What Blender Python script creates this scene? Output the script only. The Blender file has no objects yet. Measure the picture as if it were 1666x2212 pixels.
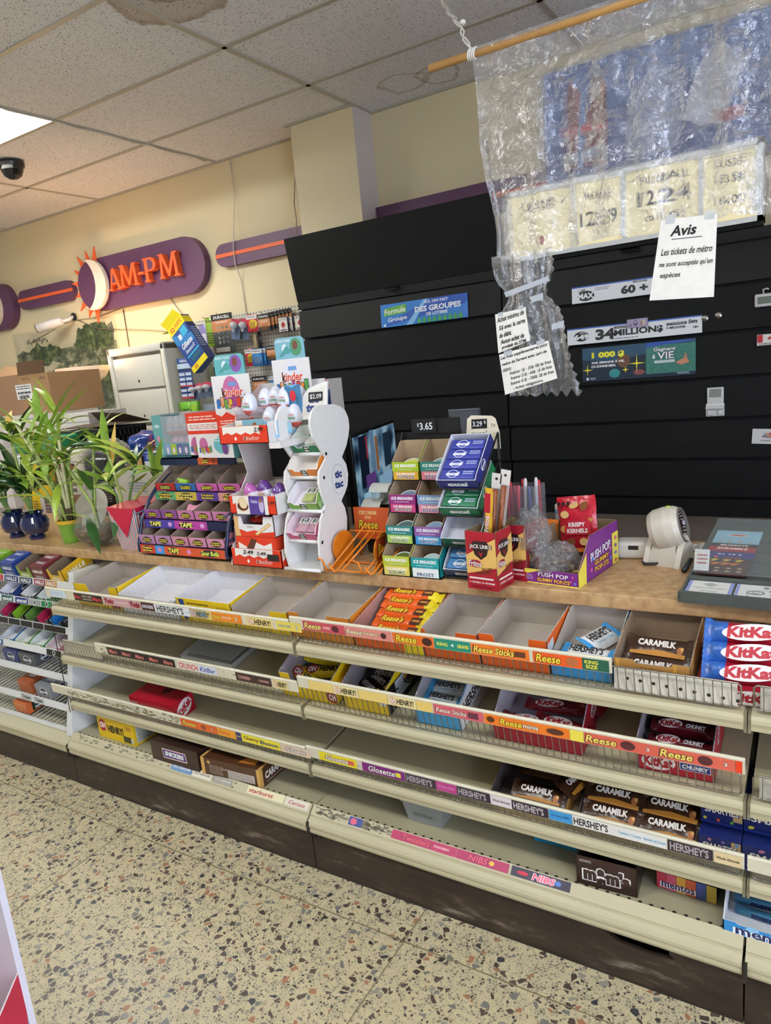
import bpy, bmesh, math, random
from mathutils import Matrix, Vector
random.seed(7)
S = bpy.context.scene
COL = S.collection
R = math.radians
PI = math.pi

# ---------------------------------------------------------------- camera, world, light, exposure
cam = bpy.data.objects.new('camera', bpy.data.cameras.new('camera'))
COL.objects.link(cam)
cam.data.sensor_fit = 'HORIZONTAL'
cam.data.sensor_width = 36
cam.data.lens = 1536.27 / 1666 * 36
cam.data.clip_start = 0.02
cam.matrix_world = Matrix(((0.8503967, -0.0254950, 0.5255239, 0), (0.5173131, 0.2227273, -0.8263048, 0), (-0.0959819, 0.9745474, 0.2025955, 1.546), (0, 0, 0, 1)))
S.camera = cam
S.view_settings.view_transform = 'Standard'
S.view_settings.look = 'None'
S.view_settings.exposure = 0.05
S.view_settings.gamma = 1
S.view_settings.use_curve_mapping = False
S.cycles.max_bounces = 8
S.cycles.transparent_max_bounces = 16
W = bpy.data.worlds.new('world')
S.world = W
W.use_nodes = True
W.node_tree.nodes['Background'].inputs[0].default_value = (0.75, 0.85, 1, 1)
W.node_tree.nodes['Background'].inputs[1].default_value = 0.35
TUBE_STRENGTH = 80.0
CEIL = 2.97
TROFFERS = [(-4.73, 2.066), (-4.73, -.354), (-2.29, -.354), (.15, -.354), (-7.17, .25)]


def lamp(name, kind, loc, energy, color, rot=(0, 0, 0), **kw):
    l = bpy.data.lights.new(name, kind)
    l.energy = energy
    l.color = color
    for k, v in kw.items():
        setattr(l, k, v)
    o = bpy.data.objects.new(name, l)
    COL.objects.link(o)
    o.location = loc
    o.rotation_euler = rot
    return o


# daylight through the shop window in the right-hand wall
lamp('window_daylight', 'AREA', (2.92, -.9, 1.45), 150, (.72, .8, 1), (0, R(90), 0), shape='RECTANGLE', size=1.9, size_y=2.6)

# ---------------------------------------------------------------- materials
_mats = {}


def lin(h):
    h = h.lstrip('#')
    r = []
    for i in (0, 2, 4):
        c = int(h[i:i + 2], 16) / 255
        r.append(c / 12.92 if c <= .04045 else ((c + .055) / 1.055) ** 2.4)
    return (*r, 1)


def mt(h, rough=.5, metal=0., var=.1, scale=30., bump=0., alpha=1., emit=0., coat=0., trans=0., spec=.5):
    key = (h, rough, metal, var, scale, bump, alpha, emit, coat, trans, spec)
    if key in _mats:
        return _mats[key]
    m = bpy.data.materials.new('paint_' + h.lstrip('#'))
    m.use_nodes = True
    nt = m.node_tree
    b = nt.nodes['Principled BSDF']
    b.inputs['Base Color'].default_value = lin(h)
    b.inputs['Roughness'].default_value = rough
    b.inputs['Metallic'].default_value = metal
    b.inputs['Specular IOR Level'].default_value = spec
    if coat:
        b.inputs['Coat Weight'].default_value = coat
        b.inputs['Coat Roughness'].default_value = .12
    if trans:
        b.inputs['Transmission Weight'].default_value = trans
        b.inputs['IOR'].default_value = 1.45
    if alpha < 1:
        b.inputs['Alpha'].default_value = alpha
    if emit:
        b.inputs['Emission Color'].default_value = lin(h)
        b.inputs['Emission Strength'].default_value = emit
    if var or bump:
        tc = nt.nodes.new('ShaderNodeTexCoord')
        n = nt.nodes.new('ShaderNodeTexNoise')
        n.inputs['Scale'].default_value = scale
        n.inputs['Detail'].default_value = 2
        nt.links.new(tc.outputs['Object'], n.inputs['Vector'])
        if var:
            mr = nt.nodes.new('ShaderNodeMapRange')
            mr.inputs[3].default_value = 1 - var
            mr.inputs[4].default_value = 1 + var
            mx = nt.nodes.new('ShaderNodeMix')
            mx.data_type = 'RGBA'
            mx.blend_type = 'MULTIPLY'
            mx.inputs[0].default_value = 1
            mx.inputs[6].default_value = lin(h)
            nt.links.new(n.outputs['Fac'], mr.inputs[0])
            nt.links.new(mr.outputs[0], mx.inputs[7])
            nt.links.new(mx.outputs[2], b.inputs['Base Color'])
        if bump:
            bp = nt.nodes.new('ShaderNodeBump')
            bp.inputs['Strength'].default_value = bump
            bp.inputs['Distance'].default_value = .01
            nt.links.new(n.outputs['Fac'], bp.inputs['Height'])
            nt.links.new(bp.outputs[0], b.inputs['Normal'])
    _mats[key] = m
    return m


def P(h):
    return mt(h, .42, coat=.12, var=.05)      # printed carton


def K(h):
    return mt(h, .75, var=.08, scale=60)      # bare card and paper


def FO(h):
    return mt(h, .26, var=.18, scale=45, bump=.35)    # wrapper foil


def nodes(name):
    m = bpy.data.materials.new(name)
    m.use_nodes = True
    nt = m.node_tree
    return m, nt, nt.nodes['Principled BSDF'], (lambda t, **k: _nd(nt, t, k)), nt.links.new


def _nd(nt, t, k):
    n = nt.nodes.new('ShaderNode' + t)
    for a, v in k.items():
        if a.startswith('i'):
            n.inputs[int(a[1:])].default_value = v
        else:
            setattr(n, a, v)
    return n


def ramp(nt, stops, interp='LINEAR'):
    r = nt.nodes.new('ShaderNodeValToRGB')
    r.color_ramp.interpolation = interp
    el = r.color_ramp.elements
    while len(el) < len(stops):
        el.new(.5)
    for e, (p, c) in zip(el, stops):
        e.position = p
        e.color = lin(c) if isinstance(c, str) else (c, c, c, 1)
    return r


# ---------------------------------------------------------------- text outlines from the built-in font
_glyph = {}


def glyphs(s, bold=0., res=2):
    key = (s, bold, res)
    if key not in _glyph:
        cu = bpy.data.curves.new('t', 'FONT')
        cu.body = s
        cu.align_x = 'CENTER'
        cu.resolution_u = res
        cu.offset = bold
        o = bpy.data.objects.new('t', cu)
        me = o.to_mesh()
        vs = [(v.co.x, v.co.y) for v in me.vertices]
        fs = [tuple(p.vertices) for p in me.polygons]
        o.to_mesh_clear()
        bpy.data.objects.remove(o)
        bpy.data.curves.remove(cu)
        if vs:
            x0, x1 = min(v[0] for v in vs), max(v[0] for v in vs)
            y0, y1 = min(v[1] for v in vs), max(v[1] for v in vs)
        else:
            x0 = y0 = 0
            x1 = y1 = 1
        w, h = max(x1 - x0, 1e-6), max(y1 - y0, 1e-6)
        _glyph[key] = ([((v[0] - x0) / w - .5, (v[1] - y0) / h - .5) for v in vs], fs, w / h)
    return _glyph[key]


# ---------------------------------------------------------------- mesh builder
X, Y, Z = Vector((1, 0, 0)), Vector((0, 1, 0)), Vector((0, 0, 1))


class MB:
    def __init__(s):
        s.v, s.f, s.m, s.sm, s.mats, s.T = [], [], [], [], [], None

    def mi(s, m):
        if m not in s.mats:
            s.mats.append(m)
        return s.mats.index(m)

    def add(s, vs, fs, m, smooth=False):
        b = len(s.v)
        for p in vs:
            p = Vector(p)
            s.v.append(s.T @ p if s.T else p)
        k = s.mi(m) if m is not None else 0
        for f in fs:
            s.f.append([b + i for i in f])
            s.m.append(k)
            s.sm.append(smooth)
        return b

    def poly(s, pts, m):
        s.add(pts, [range(len(pts))], m)

    def box(s, a, b, m, front=None, back=None, left=None, right=None, top=None, bottom=None):
        x0, y0, z0 = a
        x1, y1, z1 = b
        v = [(x0, y0, z0), (x1, y0, z0), (x1, y1, z0), (x0, y1, z0), (x0, y0, z1), (x1, y0, z1), (x1, y1, z1), (x0, y1, z1)]
        for f, mm in (((0, 3, 2, 1), bottom), ((4, 5, 6, 7), top), ((0, 1, 5, 4), front), ((1, 2, 6, 5), right), ((2, 3, 7, 6), back), ((3, 0, 4, 7), left)):
            s.add([v[i] for i in f], [(0, 1, 2, 3)], mm or m)
        return s

    def rbox(s, a, b, m, r=.004, n=3):
        """box with all edges rounded"""
        bm = bmesh.new()
        bmesh.ops.create_cube(bm, size=1)
        d = [b[i] - a[i] for i in range(3)]
        for v in bm.verts:
            v.co = Vector([a[i] + d[i] * (v.co[i] + .5) for i in range(3)])
        r = min(r, min(d) * .49)
        bmesh.ops.bevel(bm, geom=bm.edges[:], offset=r, segments=n, profile=.5, affect='EDGES')
        bm.verts.index_update()
        s.add([v.co for v in bm.verts], [[v.index for v in f.verts] for f in bm.faces], m, True)
        bm.free()
        return s

    def prism(s, pts, d, m, cap=None, cap2=None, smooth=False):
        """closed polygon pts (3d, counter-clockwise seen from -d) extruded by vector d"""
        n = len(pts)
        p = [Vector(q) for q in pts]
        d = Vector(d)
        s.add(p, [range(n)], cap or m)
        s.add([q + d for q in p], [range(n - 1, -1, -1)], cap2 or m)
        s.add(p + [q + d for q in p], [(i, i + n, (i + 1) % n + n, (i + 1) % n) for i in range(n)], m, smooth)
        return s

    def tube(s, pts, r, m, n=6, closed=False, rr=None):
        p = [Vector(q) for q in pts]
        N = len(p)
        vs, t0 = [], None
        nrm = None
        for i in range(N):
            a = p[i - 1] if (i or closed) else p[i]
            b = p[(i + 1) % N] if (i < N - 1 or closed) else p[i]
            t = (b - a).normalized()
            if nrm is None:
                nrm = t.orthogonal().normalized()
            else:
                nrm = (nrm - t * nrm.dot(t))
                nrm = nrm.normalized() if nrm.length > 1e-6 else t.orthogonal().normalized()
            bn = t.cross(nrm)
            q = rr[i] if rr else r
            vs += [p[i] + (nrm * math.cos(2 * PI * k / n) + bn * math.sin(2 * PI * k / n)) * q for k in range(n)]
        fs = []
        for i in range(N if closed else N - 1):
            j = (i + 1) % N
            fs += [(i * n + k, i * n + (k + 1) % n, j * n + (k + 1) % n, j * n + k) for k in range(n)]
        if not closed:
            fs += [list(range(n - 1, -1, -1)), list(range((N - 1) * n, N * n))]
        s.add(vs, fs, m, n > 4)
        return s

    def lathe(s, prof, m, n=24, c=(0, 0, 0), smooth=True, sy=1., mf=None):
        """profile of (radius, z) turned round the vertical through c"""
        N = len(prof)
        vs = [(c[0] + r * math.cos(2 * PI * k / n), c[1] + sy * r * math.sin(2 * PI * k / n), c[2] + z) for r, z in prof for k in range(n)]
        for i in range(N - 1):
            fs = [(i * n + k, i * n + (k + 1) % n, (i + 1) * n + (k + 1) % n, (i + 1) * n + k) for k in range(n)]
            used = sorted({q for f in fs for q in f})
            ix = {q: j for j, q in enumerate(used)}
            s.add([vs[q] for q in used], [[ix[q] for q in f] for f in fs], mf(i) if mf else m, smooth)
        return s

    def txt(s, t, m, c, w=None, h=.02, u=X, v=Z, shear=0., bold=0., ext=0., lift=.0005, res=2, curve=None):
        vs, fs, asp = glyphs(t, bold, res)
        if w is None:
            w = h * asp
        c, u, v = Vector(c), Vector(u).normalized(), Vector(v).normalized()
        n = u.cross(v)

        def pt(a, b, l):
            x, y = a * w + shear * (b * h), b * h
            if curve:
                y += curve * (a * a) * 4
            return c + u * x + v * y + n * l
        if ext:
            N = len(vs)
            ed = {}
            for f in fs:
                for i in range(len(f)):
                    a, b = f[i], f[(i + 1) % len(f)]
                    if (b, a) in ed:
                        del ed[(b, a)]
                    else:
                        ed[(a, b)] = 1
            # glyph faces may wind either way; make the front face outwards
            s.add([pt(a, b, lift + ext) for a, b in vs], fs, m)
            s.add([pt(a, b, lift + ext) for a, b in vs] + [pt(a, b, lift) for a, b in vs], [(b, a, a + N, b + N) for a, b in ed], m)
        else:
            s.add([pt(a, b, lift) for a, b in vs], fs, m)
        return s

    def build(s, name, parent=None, smooth=None, loc=None):
        me = bpy.data.meshes.new(name)
        me.from_pydata([tuple(p) for p in s.v], [], s.f)
        for m in s.mats:
            me.materials.append(m)
        me.polygons.foreach_set('material_index', s.m)
        me.polygons.foreach_set('use_smooth', s.sm if smooth is None else [smooth] * len(s.f))
        me.update()
        o = bpy.data.objects.new(name, me)
        COL.objects.link(o)
        if parent is not None:
            o.parent = parent
        if loc is not None:
            o.location = loc
        return o


class Face:
    """flat printed area: layers pile up in thin steps from the surface"""

    def __init__(s, mb, c, u=X, v=Z, lift=.0004):
        s.mb, s.c, s.u, s.v, s.l = mb, Vector(c), Vector(u).normalized(), Vector(v).normalized(), lift
        s.n = s.u.cross(s.v)

    def pt(s, x, y):
        return s.c + s.u * x + s.v * y + s.n * s.l

    def poly(s, pts, m):
        s.mb.add([s.pt(*p) for p in pts], [range(len(pts))], m)
        s.l += .00015
        return s

    def rect(s, x, y, w, h, m):
        return s.poly([(x - w / 2, y - h / 2), (x + w / 2, y - h / 2), (x + w / 2, y + h / 2), (x - w / 2, y + h / 2)], m)

    def ell(s, x, y, w, h, m, n=20, rot=0.):
        cr, sr = math.cos(rot), math.sin(rot)
        return s.poly([(x + w / 2 * math.cos(a) * cr - h / 2 * math.sin(a) * sr, y + w / 2 * math.cos(a) * sr + h / 2 * math.sin(a) * cr)
                       for a in [2 * PI * k / n for k in range(n)]], m)

    def txt(s, t, x, y, w, h, m, shear=0., bold=0., rot=0., curve=None):
        u = s.u * math.cos(rot) + s.v * math.sin(rot)
        v = s.v * math.cos(rot) - s.u * math.sin(rot)
        s.mb.txt(t, m, s.c + s.u * x + s.v * y, w, h, u, v, shear, bold, 0, s.l, curve=curve)
        s.l += .00015
        return s

    def otx(s, t, x, y, w, h, m, m2, e=.06, **k):
        """outlined lettering"""
        b = k.pop('bold', .02)
        s.txt(t, x, y, w * (1 + e), h * (1 + 2 * e), m2, bold=b + .05, **k)
        s.txt(t, x, y, w, h, m, bold=b, **k)
        return s

    def lines(s, x, y, w, h, n, m, fill=.45):
        """small print too small to read: rows of words"""
        st = h / n
        rnd = random.Random(int(abs(x * 9e3 + y * 7e3) + n))
        for i in range(n):
            yy = y + h / 2 - st * (i + .5)
            p = x - w / 2
            while p < x + w / 2 - .08 * w:
                q = min(p + w * rnd.uniform(.08, .3), x + w / 2)
                s.mb.add([s.pt(p, yy - st * fill / 2), s.pt(q, yy - st * fill / 2), s.pt(q, yy + st * fill / 2), s.pt(p, yy + st * fill / 2)], [(0, 1, 2, 3)], m)
                p = q + w * .03
        s.l += .00015
        return s


def thing(name, label, cat, loc=(0, 0, 0), rz=0., group=None, rot=None):
    o = bpy.data.objects.new(name, None)
    o.empty_display_size = .05
    COL.objects.link(o)
    o.location = loc
    o.rotation_euler = rot if rot is not None else (0, 0, rz)
    o['label'], o['category'] = label, cat
    if group:
        o['group'] = group
    return o


def tag(o, label, cat, group=None, kind=None, loc=None, rot=None):
    o['label'], o['category'] = label, cat
    if group:
        o['group'] = group
    if kind:
        o['kind'] = kind
    if loc is not None:
        o.location = loc
    if rot is not None:
        o.rotation_euler = rot
    return o


def struct(o, label=None):
    o['kind'] = 'structure'
    if label:
        o['label'] = label
    return o


def dup(o, loc, rot=None, label=None):
    """a copy of a thing with copies of its parts and sub-parts"""
    c = o.copy()
    COL.objects.link(c)
    c.location = loc
    if rot is not None:
        c.rotation_euler = rot
    if label:
        c['label'] = label
    for ch in list(o.children):
        p = ch.copy()
        COL.objects.link(p)
        p.parent = c
        for g in list(ch.children):
            q = g.copy()
            COL.objects.link(q)
            q.parent = p
    return c


# ---------------------------------------------------------------- setting: floor, ceiling, walls
def floor_mat():
    m, nt, b, N, L = nodes('terrazzo')
    tc = N('TexCoord')
    big = N('TexVoronoi', feature='F1', i2=56.)
    bige = N('TexVoronoi', feature='DISTANCE_TO_EDGE', i2=56.)
    sml = N('TexVoronoi', feature='F1', i2=118.)
    smle = N('TexVoronoi', feature='DISTANCE_TO_EDGE', i2=118.)
    wob = N('TexNoise', i2=30.)
    mixv = N('VectorMath', operation='MULTIPLY_ADD')
    mixv.inputs[1].default_value = (.012, .012, 0)
    L(tc.outputs['Object'], wob.inputs['Vector'])
    L(wob.outputs['Color'], mixv.inputs[0])
    L(tc.outputs['Object'], mixv.inputs[2])
    for v in (big, bige, sml, smle):
        v.voronoi_dimensions = '2D'
        L(mixv.outputs[0], v.inputs['Vector'])
    sepb, seps = N('SeparateColor'), N('SeparateColor')
    L(big.outputs['Color'], sepb.inputs[0])
    L(sml.outputs['Color'], seps.inputs[0])
    cb = ramp(nt, [(0, '#4a4038'), (.3, '#574a42'), (.45, '#3c3d40'), (.55, '#73736d'), (.7, '#a07052'), (.85, '#8f8c80'), (.95, '#35302d')], 'CONSTANT')
    L(sepb.outputs[1], cb.inputs[0])
    cs = ramp(nt, [(0, '#b9ad8b'), (.3, '#a89f84'), (.5, '#8d8874'), (.65, '#c3b793'), (.78, '#7a705e'), (.86, '#9d957d'), (.92, '#4d463f')], 'CONSTANT')
    L(seps.outputs[1], cs.inputs[0])
    # which large chips exist, and their outline shrunk from the cell
    pick = N('Math', operation='GREATER_THAN', i1=.77)
    L(sepb.outputs[0], pick.inputs[0])
    edge = N('Math', operation='MULTIPLY_ADD', i1=.011, i2=.0035)
    L(sepb.outputs[2], edge.inputs[0])
    eb = N('Math', operation='GREATER_THAN')
    eb.inputs[1].default_value = .13
    L(bige.outputs['Distance'], eb.inputs[0])
    fb = N('Math', operation='MULTIPLY')
    L(pick.outputs[0], fb.inputs[0])
    L(eb.outputs[0], fb.inputs[1])
    es = N('Math', operation='GREATER_THAN')
    es.inputs[1].default_value = .1
    L(smle.outputs['Distance'], es.inputs[0])
    mud = N('TexNoise', i2=1.3, i3=4.)
    L(tc.outputs['Object'], mud.inputs['Vector'])
    base = ramp(nt, [(.3, '#c6ba94'), (.65, '#dccfa8')])
    L(mud.outputs['Fac'], base.inputs[0])
    m1 = N('Mix', data_type='RGBA')
    L(es.outputs[0], m1.inputs[0])
    L(base.outputs[0], m1.inputs[6])
    L(cs.outputs[0], m1.inputs[7])
    m2 = N('Mix', data_type='RGBA')
    L(fb.outputs[0], m2.inputs[0])
    L(m1.outputs[2], m2.inputs[6])
    L(cb.outputs[0], m2.inputs[7])
    L(m2.outputs[2], b.inputs['Base Color'])
    rr = N('MapRange', i3=.3, i4=.5)
    L(mud.outputs['Fac'], rr.inputs[0])
    L(rr.outputs[0], b.inputs['Roughness'])
    return m


def ceiling_mat():
    m, nt, b, N, L = nodes('fissured_tile')
    tc = N('TexCoord')
    mp = N('Mapping')
    mp.inputs['Scale'].default_value = (55, 110, 1)
    mp.inputs['Rotation'].default_value = (0, 0, .5)
    L(tc.outputs['Object'], mp.inputs['Vector'])
    n1 = N('TexNoise', i2=1.6, i3=3.)
    L(mp.outputs[0], n1.inputs['Vector'])
    pit = ramp(nt, [(.34, 0.), (.4, 1.)])
    L(n1.outputs['Fac'], pit.inputs[0])
    col = N('Mix', data_type='RGBA')
    col.inputs[6].default_value = lin('#8f8a82')
    L(pit.outputs[0], col.inputs[0])
    tone = N('TexNoise', i2=.9)
    L(tc.outputs['Object'], tone.inputs['Vector'])
    tr = ramp(nt, [(.35, '#e6e5e6'), (.65, '#f1f0f1')])
    L(tone.outputs['Fac'], tr.inputs[0])
    L(tr.outputs[0], col.inputs[7])
    cur = col.outputs[2]
    wob = N('TexNoise', i2=6., i3=3.)
    L(tc.outputs['Object'], wob.inputs['Vector'])
    # old water stains: (x, y, radius, strength, ring only)
    for sx, sy, sr, st, ring in ((-2.17, 2.22, .22, .75, 0), (-2.12, 2.15, .12, .6, 0), (-1.93, 3.62, .13, .5, 1), (-1.74, 3.66, .12, .55, 1)):
        ds = N('VectorMath', operation='DISTANCE')
        ds.inputs[1].default_value = (sx, sy, CEIL)
        L(tc.outputs['Object'], ds.inputs[0])
        ad = N('Math', operation='MULTIPLY_ADD', i1=.16)
        L(wob.outputs['Fac'], ad.inputs[0])
        L(ds.outputs['Value'], ad.inputs[2])
        e = sr + .08
        rp = ramp(nt, [(0, 0. if ring else st * .6), (e * .82, 0. if ring else st * .6), (e * .96, st), (e, 0.)])
        L(ad.outputs[0], rp.inputs[0])
        mx = N('Mix', data_type='RGBA', blend_type='MULTIPLY')
        mx.inputs[7].default_value = lin('#a58a62')
        L(rp.outputs[0], mx.inputs[0])
        L(cur, mx.inputs[6])
        cur = mx.outputs[2]
    L(cur, b.inputs['Base Color'])
    b.inputs['Roughness'].default_value = .9
    bp = N('Bump', i0=.5, i1=.004)
    L(pit.outputs[0], bp.inputs['Height'])
    L(bp.outputs[0], b.inputs['Normal'])
    return m


RX0, RX1, RY0, RY1, WTOP = -7.6, 3.0, -4.2, 3.86, 3.3
wallm = mt('#e2d4ac', .6, var=.05, scale=1.6, bump=.02)
wallg = mt('#c9c7c3', .7, var=.05, scale=2)
struct(MB().box((RX0, RY0, -.1), (RX1, RY1 + .1, 0), floor_mat()).build('floor'))
fs = MB()
for (a, b) in (((-7.6, 1.372, .0002), (3, 1.376, .0004)), ((-7.6, .17, .0002), (3, .174, .0004))):
    fs.box(a, b, mt('#7d7256', .8))
for k in range(-4, 3):
    fs.box((-.953 + 1.16 * k, -4, .0002), (-.949 + 1.16 * k, 1.5, .0004), mt('#7d7256', .8))
struct(fs.build('trim_1'), 'thin joint lines in the terrazzo floor')
struct(MB().box((RX0, RY1, 0), (RX1, RY1 + .1, WTOP), wallm).build('wall_back'))
struct(MB().box((RX0 - .1, RY0, 0), (RX0, RY1 + .1, WTOP), wallg).build('wall_left'))
struct(MB().box((RX0, RY0 - .1, 0), (RX1, RY0, WTOP), wallg).build('wall_front'))
mb = MB()
mb.box((RX1, RY0, 0), (RX1 + .1, -2.2, WTOP), wallg).box((RX1, .4, 0), (RX1 + .1, RY1 + .1, WTOP), wallg)
mb.box((RX1, -2.2, 0), (RX1 + .1, .4, .5), wallg).box((RX1, -2.2, 2.4), (RX1 + .1, .4, WTOP), wallg)
struct(mb.build('wall_right'))
wf = MB()
for a, b in (((2.99, -2.2, .5), (3.07, .4, .56)), ((2.99, -2.2, 2.34), (3.07, .4, 2.4)), ((2.99, -2.2, .56), (3.07, -2.14, 2.34)), ((2.99, .34, .56), (3.07, .4, 2.34)), ((2.99, -.93, .56), (3.07, -.87, 2.34))):
    wf.box(a, b, mt('#6e6a64', .4, .3))
wf.box((3.04, -2.14, .56), (3.046, .34, 2.34), mt('#eaf2ff', .05, alpha=.25))
struct(wf.build('window_1'))
mb = MB().box((-2.73, 3.664, 0), (-2.29, RY1, WTOP), wallm, right=mt('#d9d0cc', .6, var=.04, scale=2))  # right face coloured cooler, standing in for daylight falling on it
struct(mb.build('wall_column'), 'boxed pillar standing out from the back wall')

xs = [-2.29 + 1.22 * k for k in range(-5, 5)]
ys = [2.663 + .604 * k for k in range(-12, 2)] + [3.86]
ys[-2] = 3.267
cm = ceiling_mat()
mb = MB()
for i in range(len(xs) - 1):
    for j in range(len(ys) - 1):
        if any(abs(xs[i] - t[0]) < .1 and abs(ys[j] - t[1]) < .1 for t in TROFFERS):
            continue
        a, b, c, d = xs[i], xs[i + 1], ys[j], ys[j + 1]
        mb.box((a, c, CEIL), (b, d, CEIL + .015), cm)
struct(mb.build('ceiling'))
gm = mt('#b5af9f', .45, var=.08, scale=4)
mb = MB()
for x in xs:
    mb.box((x - .012, ys[0], CEIL - .006), (x + .012, RY1, CEIL), gm)
for y in ys[:-1]:
    mb.box((xs[0], y - .012, CEIL - .006), (xs[-1], y + .012, CEIL - .0005), gm)
mb.box((xs[0], RY1 - .018, CEIL - .012), (-2.73, RY1, CEIL), gm)
mb.box((-2.29, RY1 - .018, CEIL - .012), (xs[-1], RY1, CEIL), gm)
mb.box((-2.76, 3.642, CEIL - .012), (-2.27, 3.664, CEIL), gm)
struct(mb.build('trim_2'), 'metal grid that carries the ceiling tiles')
struct(MB().box((RX0, RY0, 3.28), (RX1, RY1, 3.3), mt('#55504a', .9)).build('ceiling_2'), 'slab above the hung tiles')

tubem = bpy.data.materials.new('lit_tube')
tubem.use_nodes = True
bs = tubem.node_tree.nodes['Principled BSDF']
bs.inputs['Base Color'].default_value = (.9, .9, .85, 1)
bs.inputs['Emission Color'].default_value = (.93, .96, 1, 1)
bs.inputs['Emission Strength'].default_value = TUBE_STRENGTH
pan = mt('#ece8da', .35)
for n, (tx, ty) in enumerate(TROFFERS):
    t = thing('ceiling_light', 'long fluorescent ceiling light set into the tiles at the upper left' if n == 0 else 'fluorescent ceiling light overhead, out of the picture', 'ceiling light', (tx + .61, ty + .302, CEIL), group=None if n == 0 else 'ceiling lights out of view')
    m = MB()
    w, d, h = .598, .29, .11
    ins = [(-w, -d, 0), (w, -d, 0), (w, d, 0), (-w, d, 0)]
    m.box((-w, -d, h - .006), (w, d, h), pan)
    for a, b in (((-w, -d, 0), (w, -d + .006, h)), ((-w, d - .006, 0), (w, d, h)), ((-w, -d, 0), (-w + .006, d, h)), ((w - .006, -d, 0), (w, d, h))):
        m.box(a, b, pan)
    m.prism([(-w, -.045, h - .006), (-w, 0, h - .05), (-w, .045, h - .006)], (2 * w, 0, 0), pan)
    m.build('housing', t)
    for yy in (-.14, .14):
        MB().tube([(-w + .02, yy, .072), (w - .02, yy, .072)], .018, tubem, 10).build('tube', t)
# ---------------------------------------------------------------- worktop
def laminate():
    m, nt, b, N, L = nodes('stone_look_laminate')
    tc = N('TexCoord')
    n1 = N('TexNoise', i2=5., i3=6., i4=.65)
    n2 = N('TexNoise', i2=38., i3=3.)
    L(tc.outputs['Object'], n1.inputs['Vector'])
    L(tc.outputs['Object'], n2.inputs['Vector'])
    r = ramp(nt, [(.32, '#a5875f'), (.48, '#bf9f72'), (.6, '#c39d70'), (.72, '#b5926e')])
    L(n1.outputs['Fac'], r.inputs[0])
    r2 = ramp(nt, [(.35, '#b08a66'), (.6, '#ffffff')])
    L(n2.outputs['Fac'], r2.inputs[0])
    mx = N('Mix', data_type='RGBA', blend_type='MULTIPLY')
    mx.inputs[0].default_value = .45
    L(r.outputs[0], mx.inputs[6])
    L(r2.outputs[0], mx.inputs[7])
    L(mx.outputs[2], b.inputs['Base Color'])
    b.inputs['Roughness'].default_value = .32
    return m


WT = .92
mb = MB().rbox((-3.94, 1.745, .881), (1.05, 2.3, WT), laminate(), .004)
tag(mb.build('worktop'), 'long stone-patterned tan worktop over the candy shelves', 'counter')

# ---------------------------------------------------------------- gondola bays
CREAM = mt('#bdb594', .38, var=.05, scale=8)
CREAM2 = mt('#aaa486', .5, var=.08, scale=5)
BACKP = mt('#544e3c', .6, var=.06, scale=5)
RAIL = mt('#dcd6bd', .4, var=.12, scale=22)
WIRE = mt('#a7a193', .3, .75)
CHROME = mt('#9a968c', .25, .9)
DARK = mt('#2a241d', .6)


def kick_mat():
    m, nt, b, N, L = nodes('scuffed_brown_kick')
    tc = N('TexCoord')
    mp = N('Mapping')
    mp.inputs['Scale'].default_value = (6, 6, 22)
    L(tc.outputs['Object'], mp.inputs['Vector'])
    n1 = N('TexNoise', i2=2.2, i3=8., i4=.72)
    L(mp.outputs[0], n1.inputs['Vector'])
    n2 = N('TexNoise', i2=.55, i3=2.)
    L(mp.outputs[0], n2.inputs['Vector'])
    ml = N('Math', operation='MULTIPLY')
    L(n1.outputs['Fac'], ml.inputs[0])
    L(n2.outputs['Fac'], ml.inputs[1])
    r = ramp(nt, [(.14, '#241a13'), (.3, '#35291f'), (.37, '#54483d'), (.44, '#7a6f62')])
    L(ml.outputs[0], r.inputs[0])
    L(r.outputs[0], b.inputs['Base Color'])
    b.inputs['Roughness'].default_value = .5
    return m


KICK = kick_mat()
LEV = [(.752, .2), (.545, .2), (.348, .13)]           # shelf nose height, tilt
BAYS = [-2.567, -1.349, -.128, 1.091]


def worn(F, x0, x1, h, n, rnd, col='#8d8467'):
    for _ in range(n):
        x, y = rnd.uniform(x0, x1), rnd.uniform(-h * .42, h * .42)
        w, q = rnd.uniform(.003, .014), rnd.uniform(.0015, .005)
        F.poly([(x + w * rnd.uniform(.6, 1.2) * math.cos(a), y + q * rnd.uniform(.5, 1.2) * math.sin(a)) for a in [k * PI / 4 for k in range(8)]], K(col))
        F.l -= .00015
    F.l += .0002


def base_frame(x):
    return Vector((x, 1.5195, .2071)), X, Vector((0, .036, .034))


def wire_fence(name, root, x0, x1, zc, lean, plate=None):
    """open wire front guard; foot on the shelf nose"""
    h = .062
    m = MB()
    wm = CHROME if x1 > -1 else WIRE
    y0, y1 = 1.547, 1.547 - lean
    xa, xb = x0 + .012, x1 - .012
    r = .006
    loop = [(xa, y0, zc + r), (xa + r, y0, zc), (xb - r, y0, zc), (xb, y0, zc + r), (xb, y1, zc + h - r), (xb - r, y1, zc + h), (xa + r, y1, zc + h), (xa, y1, zc + h - r)]
    m.tube(loop, .0022, wm, 6, True)
    n = int((xb - xa) / .018)
    for k in range(1, n):
        x = xa + (xb - xa) * k / n
        m.tube([(x, y0 - .001, zc), (x, y1 - .001, zc + h)], .0014, wm, 4)
    return m.build('wire_guard', root)


def rail_z(b, lv):
    return ((.812, .614, .394), (.824, .634, .401), (.83, .64, .401))[b][lv]


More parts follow.
